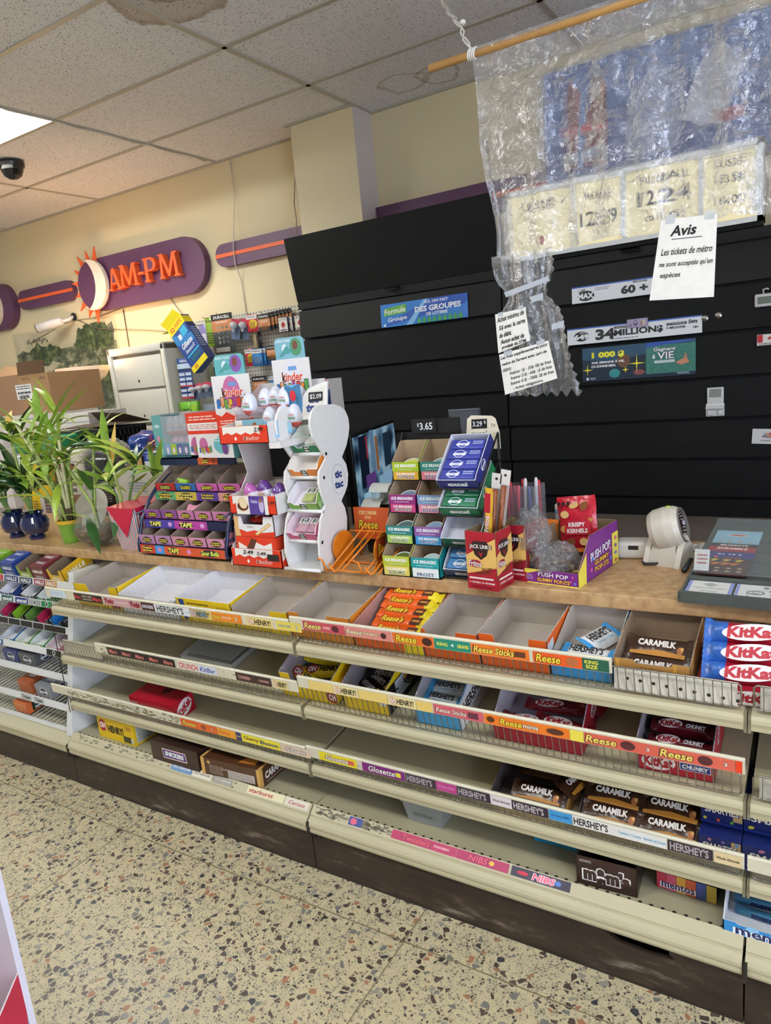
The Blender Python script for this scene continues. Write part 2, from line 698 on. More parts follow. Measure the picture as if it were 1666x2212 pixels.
bayroots = []
for b in range(3):
    x0, x1 = BAYS[b], BAYS[b + 1]
    t = thing('candy_shelf_unit', ('four-level cream candy shelf unit at the left, mostly empty, next to the white gum rack',
                                   'four-level cream candy shelf unit in the middle, under the mint and snack displays',
                                   'four-level cream candy shelf unit cut off by the right edge of the picture')[b], 'shelf unit', (x0, 1.5, 0), group=None)
    bayroots.append(t)
    o = Matrix.Translation((-x0, -1.5, 0))

    def M():
        m = MB()
        m.T = o
        return m
    # kick panel; the middle one has a torn hole under its right end
    top = .16
    m = M()
    pr = [(x0 + .002, 0), (x1 - .002, 0), (x1 - .002, top)]
    if b == 1:
        pr += [(-.285, top), (-.287, .118), (-.275, .108), (-.33, .101), (-.375, .104), (-.405, .107), (-.425, .118), (-.44, .13), (-.428, .135), (-.43, top)]
    pr += [(x0 + .002, top)]
    m.prism([(x, 1.506, z) for x, z in pr], (0, .012, 0), KICK)
    m.box((x0 + .002, 1.5045, 0), (x1 - .002, 1.507, .004), DARK)
    m.build('kick_panel', t)
    m = M()
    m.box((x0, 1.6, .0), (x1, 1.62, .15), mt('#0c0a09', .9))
    m.box((x0 + .004, 1.975, .2), (x1 - .004, 1.99, .878), BACKP)
    m.box((x0, 1.955, 0), (x0 + .02, 1.99, .878), BACKP)
    m.build('back_panel', t)
    # base deck with its nose and slanted label channel
    m = M()
    m.box((x0 + .0015, 1.53, .185), (x1 - .0015, 1.975, .207), CREAM2)
    prof = [(1.53, .217), (1.5065, .1947), (1.508, .1915), (1.5015, .1895), (1.492, .181), (1.487, .174), (1.4865, .166), (1.491, .161), (1.489, .15), (1.492, .142), (1.506, .142), (1.53, .185)]
    m.prism([(x0 + .003, y, z) for y, z in prof[::-1]], (x1 - x0 - .006, 0, 0), CREAM, smooth=False)
    n = int((x1 - x0) / .0262)
    for k in range(n):
        x = x0 + .02 + k * .0262
        m.add([(x + .005 * math.cos(a), 1.545 + .004 * math.sin(a), .2073) for a in [i * PI / 4 for i in range(8)]], [range(8)], DARK)
    m.build('base_deck', t)
    m = M()
    m.box((x0, 1.4845, .128), (x0 + .008, 1.506, .18), DARK)
    m.build('bracket', t)
    for dx in (.014, .03):
        m = M()
        m.box((x0 + dx, 1.5, .118), (x0 + dx + .004, 1.5055, .15), DARK)
        m.build('bracket_prong', t)
    for lv, (z, tl) in enumerate(LEV):
        m = M()
        back = 1.955
        zb = z + tl * (back - 1.55)
        a, c = x0 + .007, x1 - .007
        m.prism([(a, y, q) for y, q in ((1.55, z), (1.541, z - .002), (1.5355, z - .009), (1.5345, z - .017), (1.538, z - .026), (1.5395, z - .036), (1.546, z - .04), (1.56, z - .04), (1.566, z - .014), (back, zb - .018), (back, zb))][::-1], (c - a, 0, 0), CREAM if 1 else 0, smooth=False)
        sh = m.build('shelf', t)
        for e in (x0 + .001, x1 - .007):
            m = M()
            m.box((e, 1.538, z - .042), (e + .006, 1.57, z + .002), mt('#7c755c', .5))
            m.build('end_bracket', sh)
        rz = rail_z(b, lv)
        lean = .014
        wf = wire_fence('g', sh, x0 - (.03 if b == 0 and lv == 2 else 0), x1, z + (.004 if b == 0 else .01) + (0, 0, -.004)[lv], lean)
        wf.data.transform(o)
        # label rail clipped to the top of the guard
        ra, rb = x0 + .003, x1 - .003
        if b == 0 and lv == 2:
            ra = -2.655
        if b == 0 and lv == 1:
            ra = -2.316
        if b == 1 and lv == 0:
            rb = -.405
        if b == 2 and lv < 2:
            m = M()
            m.box((ra + .02, 1.55, z + .01), (rb, 1.552, z + .064), mt('#bdb8aa', .5, var=.2, scale=18))
            for k in range(12):
                m.add([(ra + .05 + .035 * k + .004 * math.cos(q), 1.5497, z + .03 - .012 * (k % 2) + .004 * math.sin(q)) for q in [i * PI / 4 for i in range(8)]], [range(8)], DARK)
            m.build('backing_plate', sh)
            continue
        m = M()
        m.prism([(ra, 1.530, rz - .0175), (ra, 1.526, rz + .0175), (ra, 1.529, rz + .0205), (ra, 1.533, rz + .0205), (ra, 1.535, rz - .0175)][::1], (rb - ra, 0, 0), RAIL)
        F = Face(m, (0, 1.5275, rz), X, (0, -.1, 1))
        rnd = random.Random(b * 10 + lv)
        if b == 0:
            worn(F, *((-2.55, -1.9, .03, 110, rnd) if lv == 2 else (-2.3, -1.4, .03, 26, rnd) if lv == 1 else (-2.5, -1.5, .03, 8, rnd)))
        m.build('label_rail', sh)
        if (b, lv) in ((1, 0), (0, 1)):
            pa, pb = (rb, x1 - .02) if b == 1 else (x0 + .02, ra)
            m = M()
            m.box((pa, 1.5475, z + .012), (pb, 1.5495, z + .066), mt('#d8d3c4' if b else '#c9c2ab', .45, var=.2, scale=18))
            if b == 1:
                for k in range(9):
                    m.add([(pa + .03 + .0285 * k + .0042 * math.cos(q), 1.5472, z + .04 - .002 * k + .0042 * math.sin(q)) for q in [i * PI / 4 for i in range(8)]], [range(8)], DARK)
            m.build('backing_plate', sh)

# ---------------------------------------------------------------- printed shelf labels, (left, right, base colour, [(text, centre 0-1, width 0-1, height 0-1, colour, outline, slant)])
RED, YEL, ORG, BLK, WHT, BRN = '#c01f24', '#f2d23a', '#e8641a', '#17120f', '#f6f2e8', '#3a1d16'
REESE = ('Reese', .28, .36, .62, '#f7dc3c', '#5a2a12', .25)
OH = [('Oh', .16, .22, .7, '#fbf3e6', '#b3202a', 0), ('HENRY!', .62, .6, .62, '#2a1a15', None, .1)]
HER = lambda bg, fg, sub=None: (bg, [("HERSHEY'S", .5, .8, .78, fg, None, 0)])
L0 = [(-2.531, -2.438, '#dcecf4', [('BOUNTY', .45, .8, .5, '#f4f8fb', '#2f7fb5', .1)]),
      (-2.384, -2.219, '#1d1213', [('Mars', .14, .24, .5, '#d6343c', None, .15), ('KING SIZE', .47, .34, .26, '#d8c9b0', None, 0), ('GRAND FORMAT', .47, .34, .2, '#d8c9b0', None, 0), ('Mars', .82, .3, .6, '#d6343c', None, .15)]),
      (-2.211, -2.013, '#cfa0a4', [('Twix', .15, .26, .58, '#b3202f', '#3b1415', .15), ('KING GRAND', .5, .34, .24, '#f0dcd6', None, 0), ('Twix', .86, .27, .62, '#b3202f', '#3b1415', .15)]),
      (-2.008, -1.942, '#4a2420', [('SNICKERS', .5, .84, .4, '#f1ece6', '#24408f', .15)]),
      (-1.94, -1.69, '#e9ecec', [("HERSHEY'S", .3, .52, .8, '#1c1a18', None, 0), ('COOKIES', .74, .26, .24, '#8cc4dc', None, 0), ('CREME', .92, .12, .5, '#8cc4dc', None, 0)]),
      (-1.67, -1.54, '#ee8a20', [('Reese', .17, .24, .5, '#f7dc3c', '#7a3a12', .2), ('KING SIZE', .5, .3, .26, '#fbeecd', None, 0), ('2', .82, .08, .5, '#fbf3e6', '#20603d', 0)]),
      (-1.77, -1.672, '#f0d77a', OH), (-1.522, -1.413, '#efd988', OH),
      (-1.4, -1.304, '#ecd55f', [('KING SIZE', .34, .5, .25, '#4f86a8', None, 0), ('2', .82, .1, .5, '#fbf3e6', '#20603d', 0)]),
      (-1.296, -1.146, '#c8505c', [('Reese', .24, .4, .66, '#f7e37c', '#3a1512', .2), ('CREME', .57, .18, .25, '#ffd9cf', None, 0), ('\u25cf', .78, .17, .7, '#5e2630', None, 0)]),
      (-1.144, -.991, '#dc8a80', [('Reese', .2, .34, .5, '#f6ecc0', '#5a2a22', .2), ('Outrageous', .55, .34, .4, '#f6ecc0', '#5a2a22', .2), ('\u25cf', .83, .12, .6, '#43231f', None, 0)]),
      (-.988, -.862, '#e86f22', [('Reese', .34, .5, .72, '#f9df3e', '#5a2a12', .2), ('\u25cf', .84, .24, .8, '#3d2016', None, 0)]),
      (-.86, -.757, '#1f8a72', [('KING', .22, .3, .34, '#f4e64a', None, 0), ('4', .5, .08, .3, '#ffffff', None, 0), ('GRAND', .8, .32, .34, '#f4e64a', None, 0)]),
      (-.755, -.601, '#ee7a24', [('Reese Sticks', .4, .7, .6, '#f9e25a', '#5a2a12', .2), ('\u25a0', .85, .18, .5, '#5d3320', None, 0)]),
      (-.591, -.472, '#ea5a1e', [('Reese', .32, .5, .72, '#f9df3e', '#5a2a12', .2), ('\u25cf', .8, .26, .8, '#b7683e', None, 0)]),
      (-.472, -.41, '#1d5c46', [('KING', .35, .5, .32, '#f4e64a', None, 0), ('SIZE', .35, .44, .32, '#f4e64a', None, 0)])]
L1 = [(-2.245, -1.885, '#1b1314', [('Mars', .09 + .205 * k, .12, .5, '#d88078', '#7a1620', .15) for k in range(5)]),
      (-1.872, -1.772, '#e4ddd2', [('CRUNCH', .52, .92, .72, '#c3212c', '#f6efe6', .05)]),
      (-1.77, -1.686, '#dfe4ee', [('KitBar', .5, .84, .6, '#1f4fa6', '#f4f4f0', .2)]),
      (-1.602, -1.452, '#3b2226', [('COOKIE+', .25, .36, .4, '#d8a59a', None, 0), ('CARAMEL', .8, .3, .26, '#d8a59a', None, 0)]),
      (-1.446, -1.387, '#ead993', OH), (-1.303, -1.215, '#ecd07a', []),
      (-1.213, -1.125, '#f1e0a0', OH), (-1.123, -1.026, '#efd27a', []), (-1.024, -.935, '#f1e0a0', OH), (-.933, -.884, '#efcf72', []),
      (-.88, -.735, '#d5606c', [('Reese Sticks', .36, .62, .48, '#f6e6d0', '#7a2430', .2), ('\u25a0', .8, .2, .6, '#643040', None, 0)]),
      (-.733, -.51, '#ee7d22', [('\u25cf', .08, .1, .6, '#5a2f1a', None, 0), ('Reese', .33, .26, .6, '#f9df3e', '#5a2a12', .2), ('minis', .56, .18, .4, '#fff5e6', '#7a3a12', 0), ('\u25cf\u25cf', .84, .2, .6, '#5a2f1a', None, 0)]),
      (-.509, -.476, '#f0de4e', []),
      (-.475, -.306, '#d8604e', [('Reese', .24, .42, .66, '#f3dc6a', '#4a1d14', .2), ('\u25cf', .6, .2, .8, '#54242a', None, 0), ('3', .86, .05, .3, '#f6e6d8', '#30201c', 0)]),
      (-.305, -.15, '#da6450', [('Reese', .24, .44, .66, '#f3dc6a', '#4a1d14', .2), ('\u25cf', .62, .2, .8, '#54242a', None, 0), ('3', .88, .05, .3, '#f6e6d8', '#30201c', 0)]),
      (-.149, -.136, '#e8401c', [])]
L2 = [(-1.905, -1.816, '#ea5c20', [('Reese', .5, .72, .6, '#f8e052', '#5a2a12', .2)]), (-1.815, -1.727, '#e86a24', [('\u25cf', .25, .3, .7, '#9b4c2a', None, 0), ('3', .7, .06, .3, '#ffffff', '#30201c', 0)]),
      (-1.726, -1.643, '#f0a52a', [('Reese', .4, .6, .5, '#d9702a', None, .2)]), (-1.642, -1.618, '#2b2f6b', [('lowney', .5, .8, .3, '#e9c95a', None, .1)]),
      (-1.617, -1.453, '#f2e23a', [('Cherry', .25, .4, .55, '#5a1d2b', None, 0), ('Blossom', .72, .46, .5, '#20306f', None, 0)]),
      (-1.451, -1.333, '#e0cbb0', [('Glosette', .52, .66, .56, '#f8f2ea', '#5a2a22', .25)]),
      (-1.297, -1.158, '#eedc22', [('Glosette', .48, .62, .6, '#f8f2ea', '#5a2a12', .25), ('\u25a0', .85, .16, .5, '#d8604e', None, 0)]),
      (-1.157, -1.139, '#e9d8c6', [('tte', .5, .9, .6, '#f8f2ea', '#5a2a22', .2)]),
      (-1.138, -.994, '#7c1f78', [('Glosette', .46, .64, .64, '#f8f2ea', '#3d1040', .25), ('\u25a0', .85, .12, .5, '#e8dc4a', None, 0)]),
      (-.992, -.895, '#3a2a3a', [("HERSHEY'S", .46, .84, .7, '#b9b0b4', None, 0)]), (-.894, -.831, '#b9408a', [('SPECIAL DARK', .5, .8, .26, '#d98ab8', None, 0)]),
      (-.83, -.733, '#33283a', [("HERSHEY'S", .46, .84, .7, '#b9b0b4', None, 0)]), (-.732, -.673, '#e6dde0', [('Whole Almonds', .5, .84, .26, '#6a4a44', None, 0)]),
      (-.672, -.575, '#2f2433', [("HERSHEY'S", .46, .84, .72, '#c4bcbe', None, 0)]), (-.573, -.514, '#3f9ad6', [('Creamy Milk', .5, .8, .26, '#1f4f8f', None, 0)]),
      (-.512, -.292, '#eceae4', [("HERSHEY'S", .2, .38, .72, '#1c1a18', None, 0), ("Cookies 'n' Creme", .62, .24, .28, '#7cbcdc', None, 0), ('Biscuits et Creme', .88, .22, .28, '#7cbcdc', None, 0)]),
      (-.29, -.194, '#332830', [("HERSHEY'S", .48, .86, .76, '#b4acb0', None, 0)]), (-.192, -.136, '#e6cfa0', [('Whole Almonds', .5, .84, .24, '#3a2a24', None, 0)])]
L3 = [(-1.983, -1.879, '#5b86b8', [('JOLLY RANCHER', .5, .86, .44, '#f0f2f0', '#2b4f7c', .1)]), (-1.876, -1.784, '#e2ddcc', [('JOLLY RANCHER', .5, .86, .4, '#3d3a34', None, .1)]),
      (-1.775, -1.686, '#9c988c', [('JOLLY RANCHER', .5, .86, .4, '#e6e2d6', '#55524a', .1)]), (-1.617, -1.46, '#e6ddb6', [('starburst', .38, .66, .56, '#a5342c', None, .1)]),
      (-1.455, -1.36, '#ddd5c4', [('Cerises', .5, .7, .5, '#b4605c', None, .2)]), (-1.205, -1.158, '#2b3f86', [('\u25cf', .35, .5, .8, '#d8607c', None, 0)]),
      (-1.053, -.844, '#b0285a', [('Twizzlers', .38, .44, .56, '#e8586c', '#6a1638', .15), ('STRAWBERRY', .78, .24, .26, '#f0c8d0', None, 0)]),
      (-.843, -.69, '#a81f58', [('NIBS', .42, .36, .66, '#f2547a', '#5a0f30', .2), ('\u25cf', .68, .1, .5, '#e6b84a', None, 0)]),
      (-.683, -.524, '#241a3a', [('NIBS', .56, .36, .66, '#f2547a', '#f6e6ea', .2), ('\u25cf', .2, .2, .4, '#c8203c', None, 0), ('\u25cf', .8, .1, .5, '#4f78c8', None, 0)])]


def bay_of(x):
    return 0 if x < -1.349 else 1 if x < -.128 else 2


def print_label(F, w, h, items):
    n2 = {}
    for tx, cx, cw, ch, col, ol, sh in items:
        x = (cx - .5) * w
        y = 0
        # stacked pairs share a centre
        same = [i for i in items if abs(i[1] - cx) < .01]
        if len(same) > 1:
            y = (h * .2) if same[0][0] == tx else -h * .2
        if tx in ('\u25cf', '\u25cf\u25cf'):
            F.ell(x, y, cw * w, ch * h, P(col), 14)
        elif tx == '\u25a0':
            F.rect(x, y, cw * w, ch * h, P(col))
        elif ol:
            F.otx(tx, x, y, cw * w, ch * h, P(col), P(ol), .07, shear=sh)
        else:
            F.txt(tx, x, y, cw * w, ch * h, P(col), sh, .025)


for lv, tab in enumerate((L0, L1, L2, L3)):
    for xa, xb, bg, items in tab:
        b = bay_of((xa + xb) / 2)
        m = MB()
        w, h = xb - xa, .03
        if lv < 3:
            c, u, v = Vector(((xa + xb) / 2, 1.5275, rail_z(b, lv) - .001)), X, Vector((0, -.1, 1))
        else:
            c, u, v = base_frame((xa + xb) / 2)
            h = .024
        F = Face(m, (0, 0, 0), u, v, .0006)
        n = F.n
        m.add([F.pt(-w / 2, -h / 2), F.pt(w / 2, -h / 2), F.pt(w / 2, h / 2), F.pt(-w / 2, h / 2)], [(0, 1, 2, 3)], P(bg))
        F.l += .0002
        print_label(F, w, h, items)
        m.build('shelf_label', bayroots[b], loc=c - Vector((BAYS[b], 1.5, 0)))

# scuffs and torn paper on the base channel
for b, x0, x1, n in ((0, -2.52, -1.66, 90), (1, -1.33, -1.06, 110)):
    m = MB()
    c, u, v = base_frame(0)
    F = Face(m, c - Vector((BAYS[b], 1.5, 0)), u, v, .0004)
    worn(F, x0, x1, .024, n, random.Random(n), '#837d69')
    m.build('label_residue', bayroots[b])

# ---------------------------------------------------------------- white wire gum rack at the left
WH = mt('#dfe1e0', .4, var=.05)
gr = thing('gum_rack', 'white wire-shelf gum rack at the left end of the counter', 'rack', (-2.6, 1.5, 0))
g0 = Matrix.Translation((2.6, -1.5, 0))
m = MB()
m.T = g0
m.prism([(-2.6, 1.517, .2), (-2.6, 1.99, .2), (-2.6, 1.99, .846), (-2.6, 1.662, .846)], (.033, 0, 0), WH)
m.box((-2.5675, 1.53, .3), (-2.566, 1.533, .72), DARK)
m.build('side_panel', gr)
m = MB()
m.T = g0
m.prism([(-3.95, 1.506, 0), (-2.568, 1.506, 0), (-2.568, 1.506, .16), (-3.95, 1.506, .16)], (0, .012, 0), KICK)
m.build('kick_panel', gr)
m = MB()
m.T = g0
m.prism([(-3.95, y, z) for y, z in [(1.53, .2), (1.492, .181), (1.487, .174), (1.491, .161), (1.492, .142), (1.506, .142), (1.53, .185)][::-1]], (1.38, 0, 0), CREAM)
m.box((-3.95, 1.53, .18), (-2.57, 1.99, .2), CREAM2)
m.box((-3.95, 1.975, .2), (-2.6, 1.99, .85), mt('#8d8c86', .6))
m.build('base_deck', gr)
GROWS = [(1.655, .790), (1.63, .706), (1.61, .611), (1.59, .512), (1.57, .421), (1.55, .299), (1.535, .203)]
GLAB = [[(-3.25, -3.08, '#a8302c', 'HALLS'), (-2.955, -2.86, '#20263c', 'HALLS'), (-3.07, -2.965, '#1d2c66', 'HALLS'), (-2.85, -2.77, '#8a3038', 'HALLS'), (-2.765, -2.69, '#b8843c', 'HALLS')],
        [(-3.08, -2.99, '#1c5a50', 'excel'), (-2.975, -2.88, '#1b2f7c', 'excel'), (-2.875, -2.79, '#9aa09c', '*'), (-2.785, -2.71, '#1d7a44', '*')],
        [(-3.2, -3.03, '#16181c', ''), (-3.025, -2.94, '#14161a', ''), (-2.935, -2.85, '#17191c', ''), (-2.845, -2.77, '#1a1516', ''), (-2.765, -2.62, '#15100f', '')],
        [(-3.2, -3.07, '#2a5a94', 'excel'), (-2.75, -2.65, '#181a18', '*')],
        [], [(-2.945, -2.86, '#c9ccc8', 'Trident'), (-2.85, -2.775, '#c9ccc8', 'Trident')], []]
for k, (gy, gz) in enumerate(GROWS):
    m = MB()
    m.T = g0
    m.prism([(-3.95, gy, gz - .014), (-3.95, gy + .004, gz - .014), (-3.95, gy + .009, gz + .014), (-3.95, gy + .005, gz + .014)][::-1], (1.35, 0, 0), WH)
    sh = m.build('wire_shelf', gr)
    m = MB()
    m.T = g0
    for j in range(48):
        x = -3.94 + j * .0285
        m.tube([(x, gy + .006, gz - .004), (x, 1.97, gz - .004 + .28 * (1.97 - gy) * (1 if k < 4 else .6))], .0018, WH, 4)
    m.build('wires', sh)
    for xa, xb, bg, tx in GLAB[k]:
        m = MB()
        F = Face(m, (0, 0, 0), X, (0, .18, 1), .0008)
        w = xb - xa
        m.add([F.pt(-w / 2, -.0125), F.pt(w / 2, -.0125), F.pt(w / 2, .0125), F.pt(-w / 2, .0125)], [(0, 1, 2, 3)], P(bg))
        F.l += .0002
        if tx == '*':
            F.ell(0, 0, .02, .02, P('#e9ece8'))
            F.ell(0, 0, .014, .014, P('#20302a'))
        elif tx:
            F.txt(tx, 0, 0, w * .78, .017, P('#20302a' if tx == 'Trident' else '#f2f2ee'), .1, .03)
        m.build('shelf_label', sh, loc=Vector(((xa + xb) / 2, gy + .0025, gz)) + Vector((2.6, -1.5, 0)))
# ---------------------------------------------------------------- things on the back wall
PUR, ORA = mt('#5b3556', .45, var=.05, scale=4), mt('#e8622a', .45)
WCREAM = mt('#efe6d2', .5)


def pill(x0, x1, z0, z1, rl=True, rr=True, n=14):
    r = (z1 - z0) / 2
    zc = (z0 + z1) / 2
    p = []
    if rr:
        p += [(x1 - r + r * math.sin(a), zc - r * math.cos(a)) for a in [PI * k / n for k in range(n + 1)]]
    else:
        p += [(x1, z0), (x1, z1)]
    if rl:
        p += [(x0 + r - r * math.sin(a), zc + r * math.cos(a)) for a in [PI * k / n for k in range(n + 1)]]
    else:
        p += [(x0, z1), (x0, z0)]
    return p


def ext(m, pts, y0, y1, mat, cap=None):
    m.prism([(x, y0, z) for x, z in pts], (0, y1 - y0, 0), mat, cap)


sg = thing('shop_sign', 'purple wall sign with orange sun rays, white crescent and raised AM-PM letters', 'sign', (-4.4, 3.8, 2.36))
so = Matrix.Translation((4.4, -3.8, -2.36))


def SM():
    m = MB()
    m.T = so
    return m


m = SM()
ext(m, pill(-5.06, -3.69, 2.167, 2.552), 3.80, 3.86, PUR)
m.build('backboard', sg)
for k in range(9):
    a = R(78 + k * 23)
    m = SM()
    cx, cz, r0 = -4.868, 2.36, .17
    l = .285 if k % 2 == 0 else .265
    da = R(9.5)
    ext(m, [(cx + r0 * math.cos(a + da), cz + r0 * math.sin(a + da)), (cx + l * math.cos(a), cz + l * math.sin(a)), (cx + r0 * math.cos(a - da), cz + r0 * math.sin(a - da))], 3.788, 3.799, ORA)
    m.build('sun_ray', sg)
m = SM()
ext(m, [(-4.868 + .185 * math.cos(a), 2.36 + .185 * math.sin(a)) for a in [2 * PI * k / 36 for k in range(36)]], 3.775, 3.7995, PUR)
m.build('disc', sg)
m = SM()
A = [R(-108 + k * 203 / 24) for k in range(25)]
outer = [(-4.87 + .186 * math.cos(a), 2.36 + .186 * math.sin(a)) for a in A]
pA, pB = outer[0], outer[-1]
inner = []
cx, cz = -5.02, 2.385
rr = math.hypot(pA[0] - cx, pA[1] - cz)
a0, a1 = math.atan2(pA[1] - cz, pA[0] - cx), math.atan2(pB[1] - cz, pB[0] - cx)
r1 = math.hypot(pB[0] - cx, pB[1] - cz)
inner = [(cx + (rr + (r1 - rr) * k / 16) * math.cos(a0 + (a1 - a0) * k / 16), cz + (rr + (r1 - rr) * k / 16) * math.sin(a0 + (a1 - a0) * k / 16)) for k in range(17)]
ext(m, outer + inner[::-1][1:-1], 3.745, 3.775, WCREAM)
m.build('crescent', sg)
# serif capitals, each cut as its own raised letter
LT = {'A': [[(0, 0), (.22, 0), (.22, .07), (.16, .07), (.22, .27), (.5, .27), (.56, .07), (.48, .07), (.48, 0), (.78, 0), (.78, .07), (.72, .07), (.46, 1), (.3, 1), (.08, .07), (0, .07)]],
      'M': [[(0, 0), (.26, 0), (.26, .07), (.19, .07), (.22, .72), (.44, .05), (.54, .05), (.78, .72), (.8, .07), (.73, .07), (.73, 0), (1.02, 0), (1.02, .07), (.94, .07), (.89, .93), (.96, .93), (.96, 1), (.74, 1), (.5, .3), (.27, 1), (.04, 1), (.04, .93), (.11, .93), (.07, .07), (0, .07)]],
      '-': [[(0, .36), (.34, .36), (.34, .46), (0, .46)]],
      'P': [[(0, 0), (.3, 0), (.3, .07), (.22, .07), (.22, .42), (.42, .42), (.6, .5), (.68, .68), (.62, .88), (.46, 1), (0, 1), (0, .93), (.07, .93), (.07, .07), (0, .07)]]}
pos = [('A', -4.668, 2.287, .155), ('M', -4.535, 2.293, .158), ('-', -4.325, 2.3, .16), ('P', -4.262, 2.296, .163), ('M', -4.105, 2.296, .166)]
wid = {'A': .145, 'M': .2, '-': .13, 'P': .165}
for ch, x, z, h in pos:
    m = SM()
    sx = {'A': .185, 'M': .205, '-': .17, 'P': .2}[ch]
    ext(m, [(x + px * sx, z + pz * h) for px, pz in LT[ch][0]], 3.755, 3.7995, ORA)
    if ch in 'P':
        F = Face(m, (x, 3.755, z), lift=.0006)
        F.poly([(.24 * sx, .5 * h), (.4 * sx, .5 * h), (.5 * sx, .58 * h), (.53 * sx, .7 * h), (.49 * sx, .83 * h), (.4 * sx, .91 * h), (.24 * sx, .91 * h)], PUR)
    if ch == 'A':
        F = Face(m, (x, 3.755, z), lift=.0006)
        F.poly([(.25 * sx, .35 * h), (.48 * sx, .35 * h), (.37 * sx, .8 * h)], PUR)
    m.build('letter', sg)

for x0, x1, z0, z1, rl, rr_, lb in ((-5.935, -5.18, 2.295, 2.452, 1, 1, 'short purple wall strip with an orange line, left of the AM-PM sign'),
                                   (-3.597, -2.735, 2.297, 2.446, 1, 0, 'purple wall strip with an orange line between the AM-PM sign and the pillar'),
                                   (-2.285, .6, 2.297, 2.446, 0, 1, 'purple wall strip with an orange line behind the top of the black cabinet')):
    t = thing('purple_strip', lb, 'wall decoration', ((x0 + x1) / 2, 3.8, z0), group='purple strips on the wall')
    m = MB()
    m.T = Matrix.Translation((-(x0 + x1) / 2, -3.8, -z0))
    ext(m, pill(x0, x1, z0, z1, rl, rr_), 3.815, 3.86, PUR)
    m.build('strip', t)
    m = MB()
    m.T = Matrix.Translation((-(x0 + x1) / 2, -3.8, -z0))
    ext(m, [(x0 + .002, (z0 + z1) / 2 - .012), (x1 - .002, (z0 + z1) / 2 - .012), (x1 - .002, (z0 + z1) / 2 + .012), (x0 + .002, (z0 + z1) / 2 + .012)], 3.811, 3.8155, ORA)
    m.build('orange_line', t)
t = thing('round_sign', 'end of a purple wall sign with a white crescent, cut off by the left edge', 'sign', (-6.4, 3.8, 2.36))
m = MB()
m.T = Matrix.Translation((6.4, -3.8, -2.36))
ext(m, pill(-7.3, -5.99, 2.165, 2.55), 3.8, 3.86, PUR)
m.build('backboard', t)
m = MB()
m.T = Matrix.Translation((6.4, -3.8, -2.36))
ext(m, [(-6.32 + .17 * math.cos(a), 2.36 + .17 * math.sin(a)) for a in [2 * PI * k / 30 for k in range(30)]], 3.77, 3.8, WCREAM)
m.build('crescent', t)


# landscape picture: hills and a waterfall in ink colours
def ink(name, stops, sc):
    m, nt, b, N, L = nodes(name)
    tc = N('TexCoord')
    mp = N('Mapping')
    mp.inputs['Scale'].default_value = sc
    L(tc.outputs['Object'], mp.inputs['Vector'])
    n1 = N('TexNoise', i2=1., i3=9., i4=.75)
    L(mp.outputs[0], n1.inputs['Vector'])
    r = ramp(nt, stops)
    L(n1.outputs['Fac'], r.inputs[0])
    L(r.outputs[0], b.inputs['Base Color'])
    b.inputs['Roughness'].default_value = .6
    return m


pic = MB()
x0, x1, z0, z1 = -6.17, -4.81, 1.2, 2.1
paper = mt('#c6bd9c', .6)
rock = ink('ink_rock', [(.32, '#1f261c'), (.47, '#4b5440'), (.6, '#8d8f74'), (.72, '#b9b394')], (7, 1, 11))
green = ink('ink_trees', [(.35, '#182112'), (.5, '#38482a'), (.62, '#6d7a4c'), (.75, '#a5a47e')], (16, 1, 16))
fall = ink('ink_waterfall', [(.38, '#7d7a62'), (.5, '#c2ba9a'), (.7, '#d9d0b0')], (26, 1, 2.5))
mist = ink('ink_mist', [(.3, '#9d9a7e'), (.6, '#cbc3a3')], (3, 1, 4))
pic.box((x0 - .02, 3.856, z0 - .02), (x1 + .02, 3.86, z1 + .02), mt('#cfc39c', .6))
F = Face(pic, ((x0 + x1) / 2, 3.856, (z0 + z1) / 2))
w, h = x1 - x0, z1 - z0
F.rect(0, 0, w, h, mist)
F.rect(0, -.09 * h, w, h * .82, rock)


def blob(pts, mat, j=.02, s=3):
    rnd = random.Random(s)
    out = []
    for i in range(len(pts)):
        a, b = pts[i], pts[(i + 1) % len(pts)]
        n = max(2, int(math.hypot((b[0] - a[0]) * w, (b[1] - a[1]) * h) / .03))
        for k in range(n):
            q = k / n
            out.append(((a[0] + (b[0] - a[0]) * q) * w + rnd.uniform(-j, j) * .6, (a[1] + (b[1] - a[1]) * q) * h + rnd.uniform(-j, j)))
    out = [(min(max(px, -w / 2), w / 2), min(max(pz, -h / 2), h / 2)) for px, pz in out]
    F.poly(out, mat)


blob([(-.49, -.3), (-.49, .33), (-.42, .36), (-.36, .31), (-.28, .38), (-.2, .33), (-.12, .36), (-.05, .28), (.02, .3), (.06, .2), (.0, .12), (.05, .02), (-.02, -.1), (-.1, -.2), (-.3, -.28)], rock)
blob([(-.34, .3), (-.26, .4), (-.18, .36), (-.08, .37), (0, .3), (-.05, .24), (-.2, .22), (-.3, .24)], green, s=5)
blob([(-.45, .1), (-.3, .16), (-.16, .2), (-.02, .2), (-.1, .15), (-.24, .1), (-.36, .0), (-.46, .0)], mist, s=21)
blob([(.1, .3), (.16, .46), (.3, .5), (.49, .47), (.49, -.45), (.28, -.46), (.2, -.25), (.12, -.05)], rock, s=8)
blob([(.14, .4), (.24, .5), (.4, .49), (.49, .4), (.44, .3), (.3, .26), (.2, .3), (.13, .28)], green, s=9)
blob([(.3, .2), (.42, .1), (.49, .2), (.49, -.1), (.4, -.2), (.33, 0)], green, s=14)
blob([(-.02, .12), (.08, .17), (.14, .1), (.17, .0), (.15, -.16), (.17, -.32), (-.06, -.3), (-.02, -.12)], fall, s=10)
blob([(-.49, -.26), (-.2, -.3), (.16, -.3), (.2, -.38), (-.02, -.49), (-.3, -.49), (-.49, -.4)], mist, s=12)
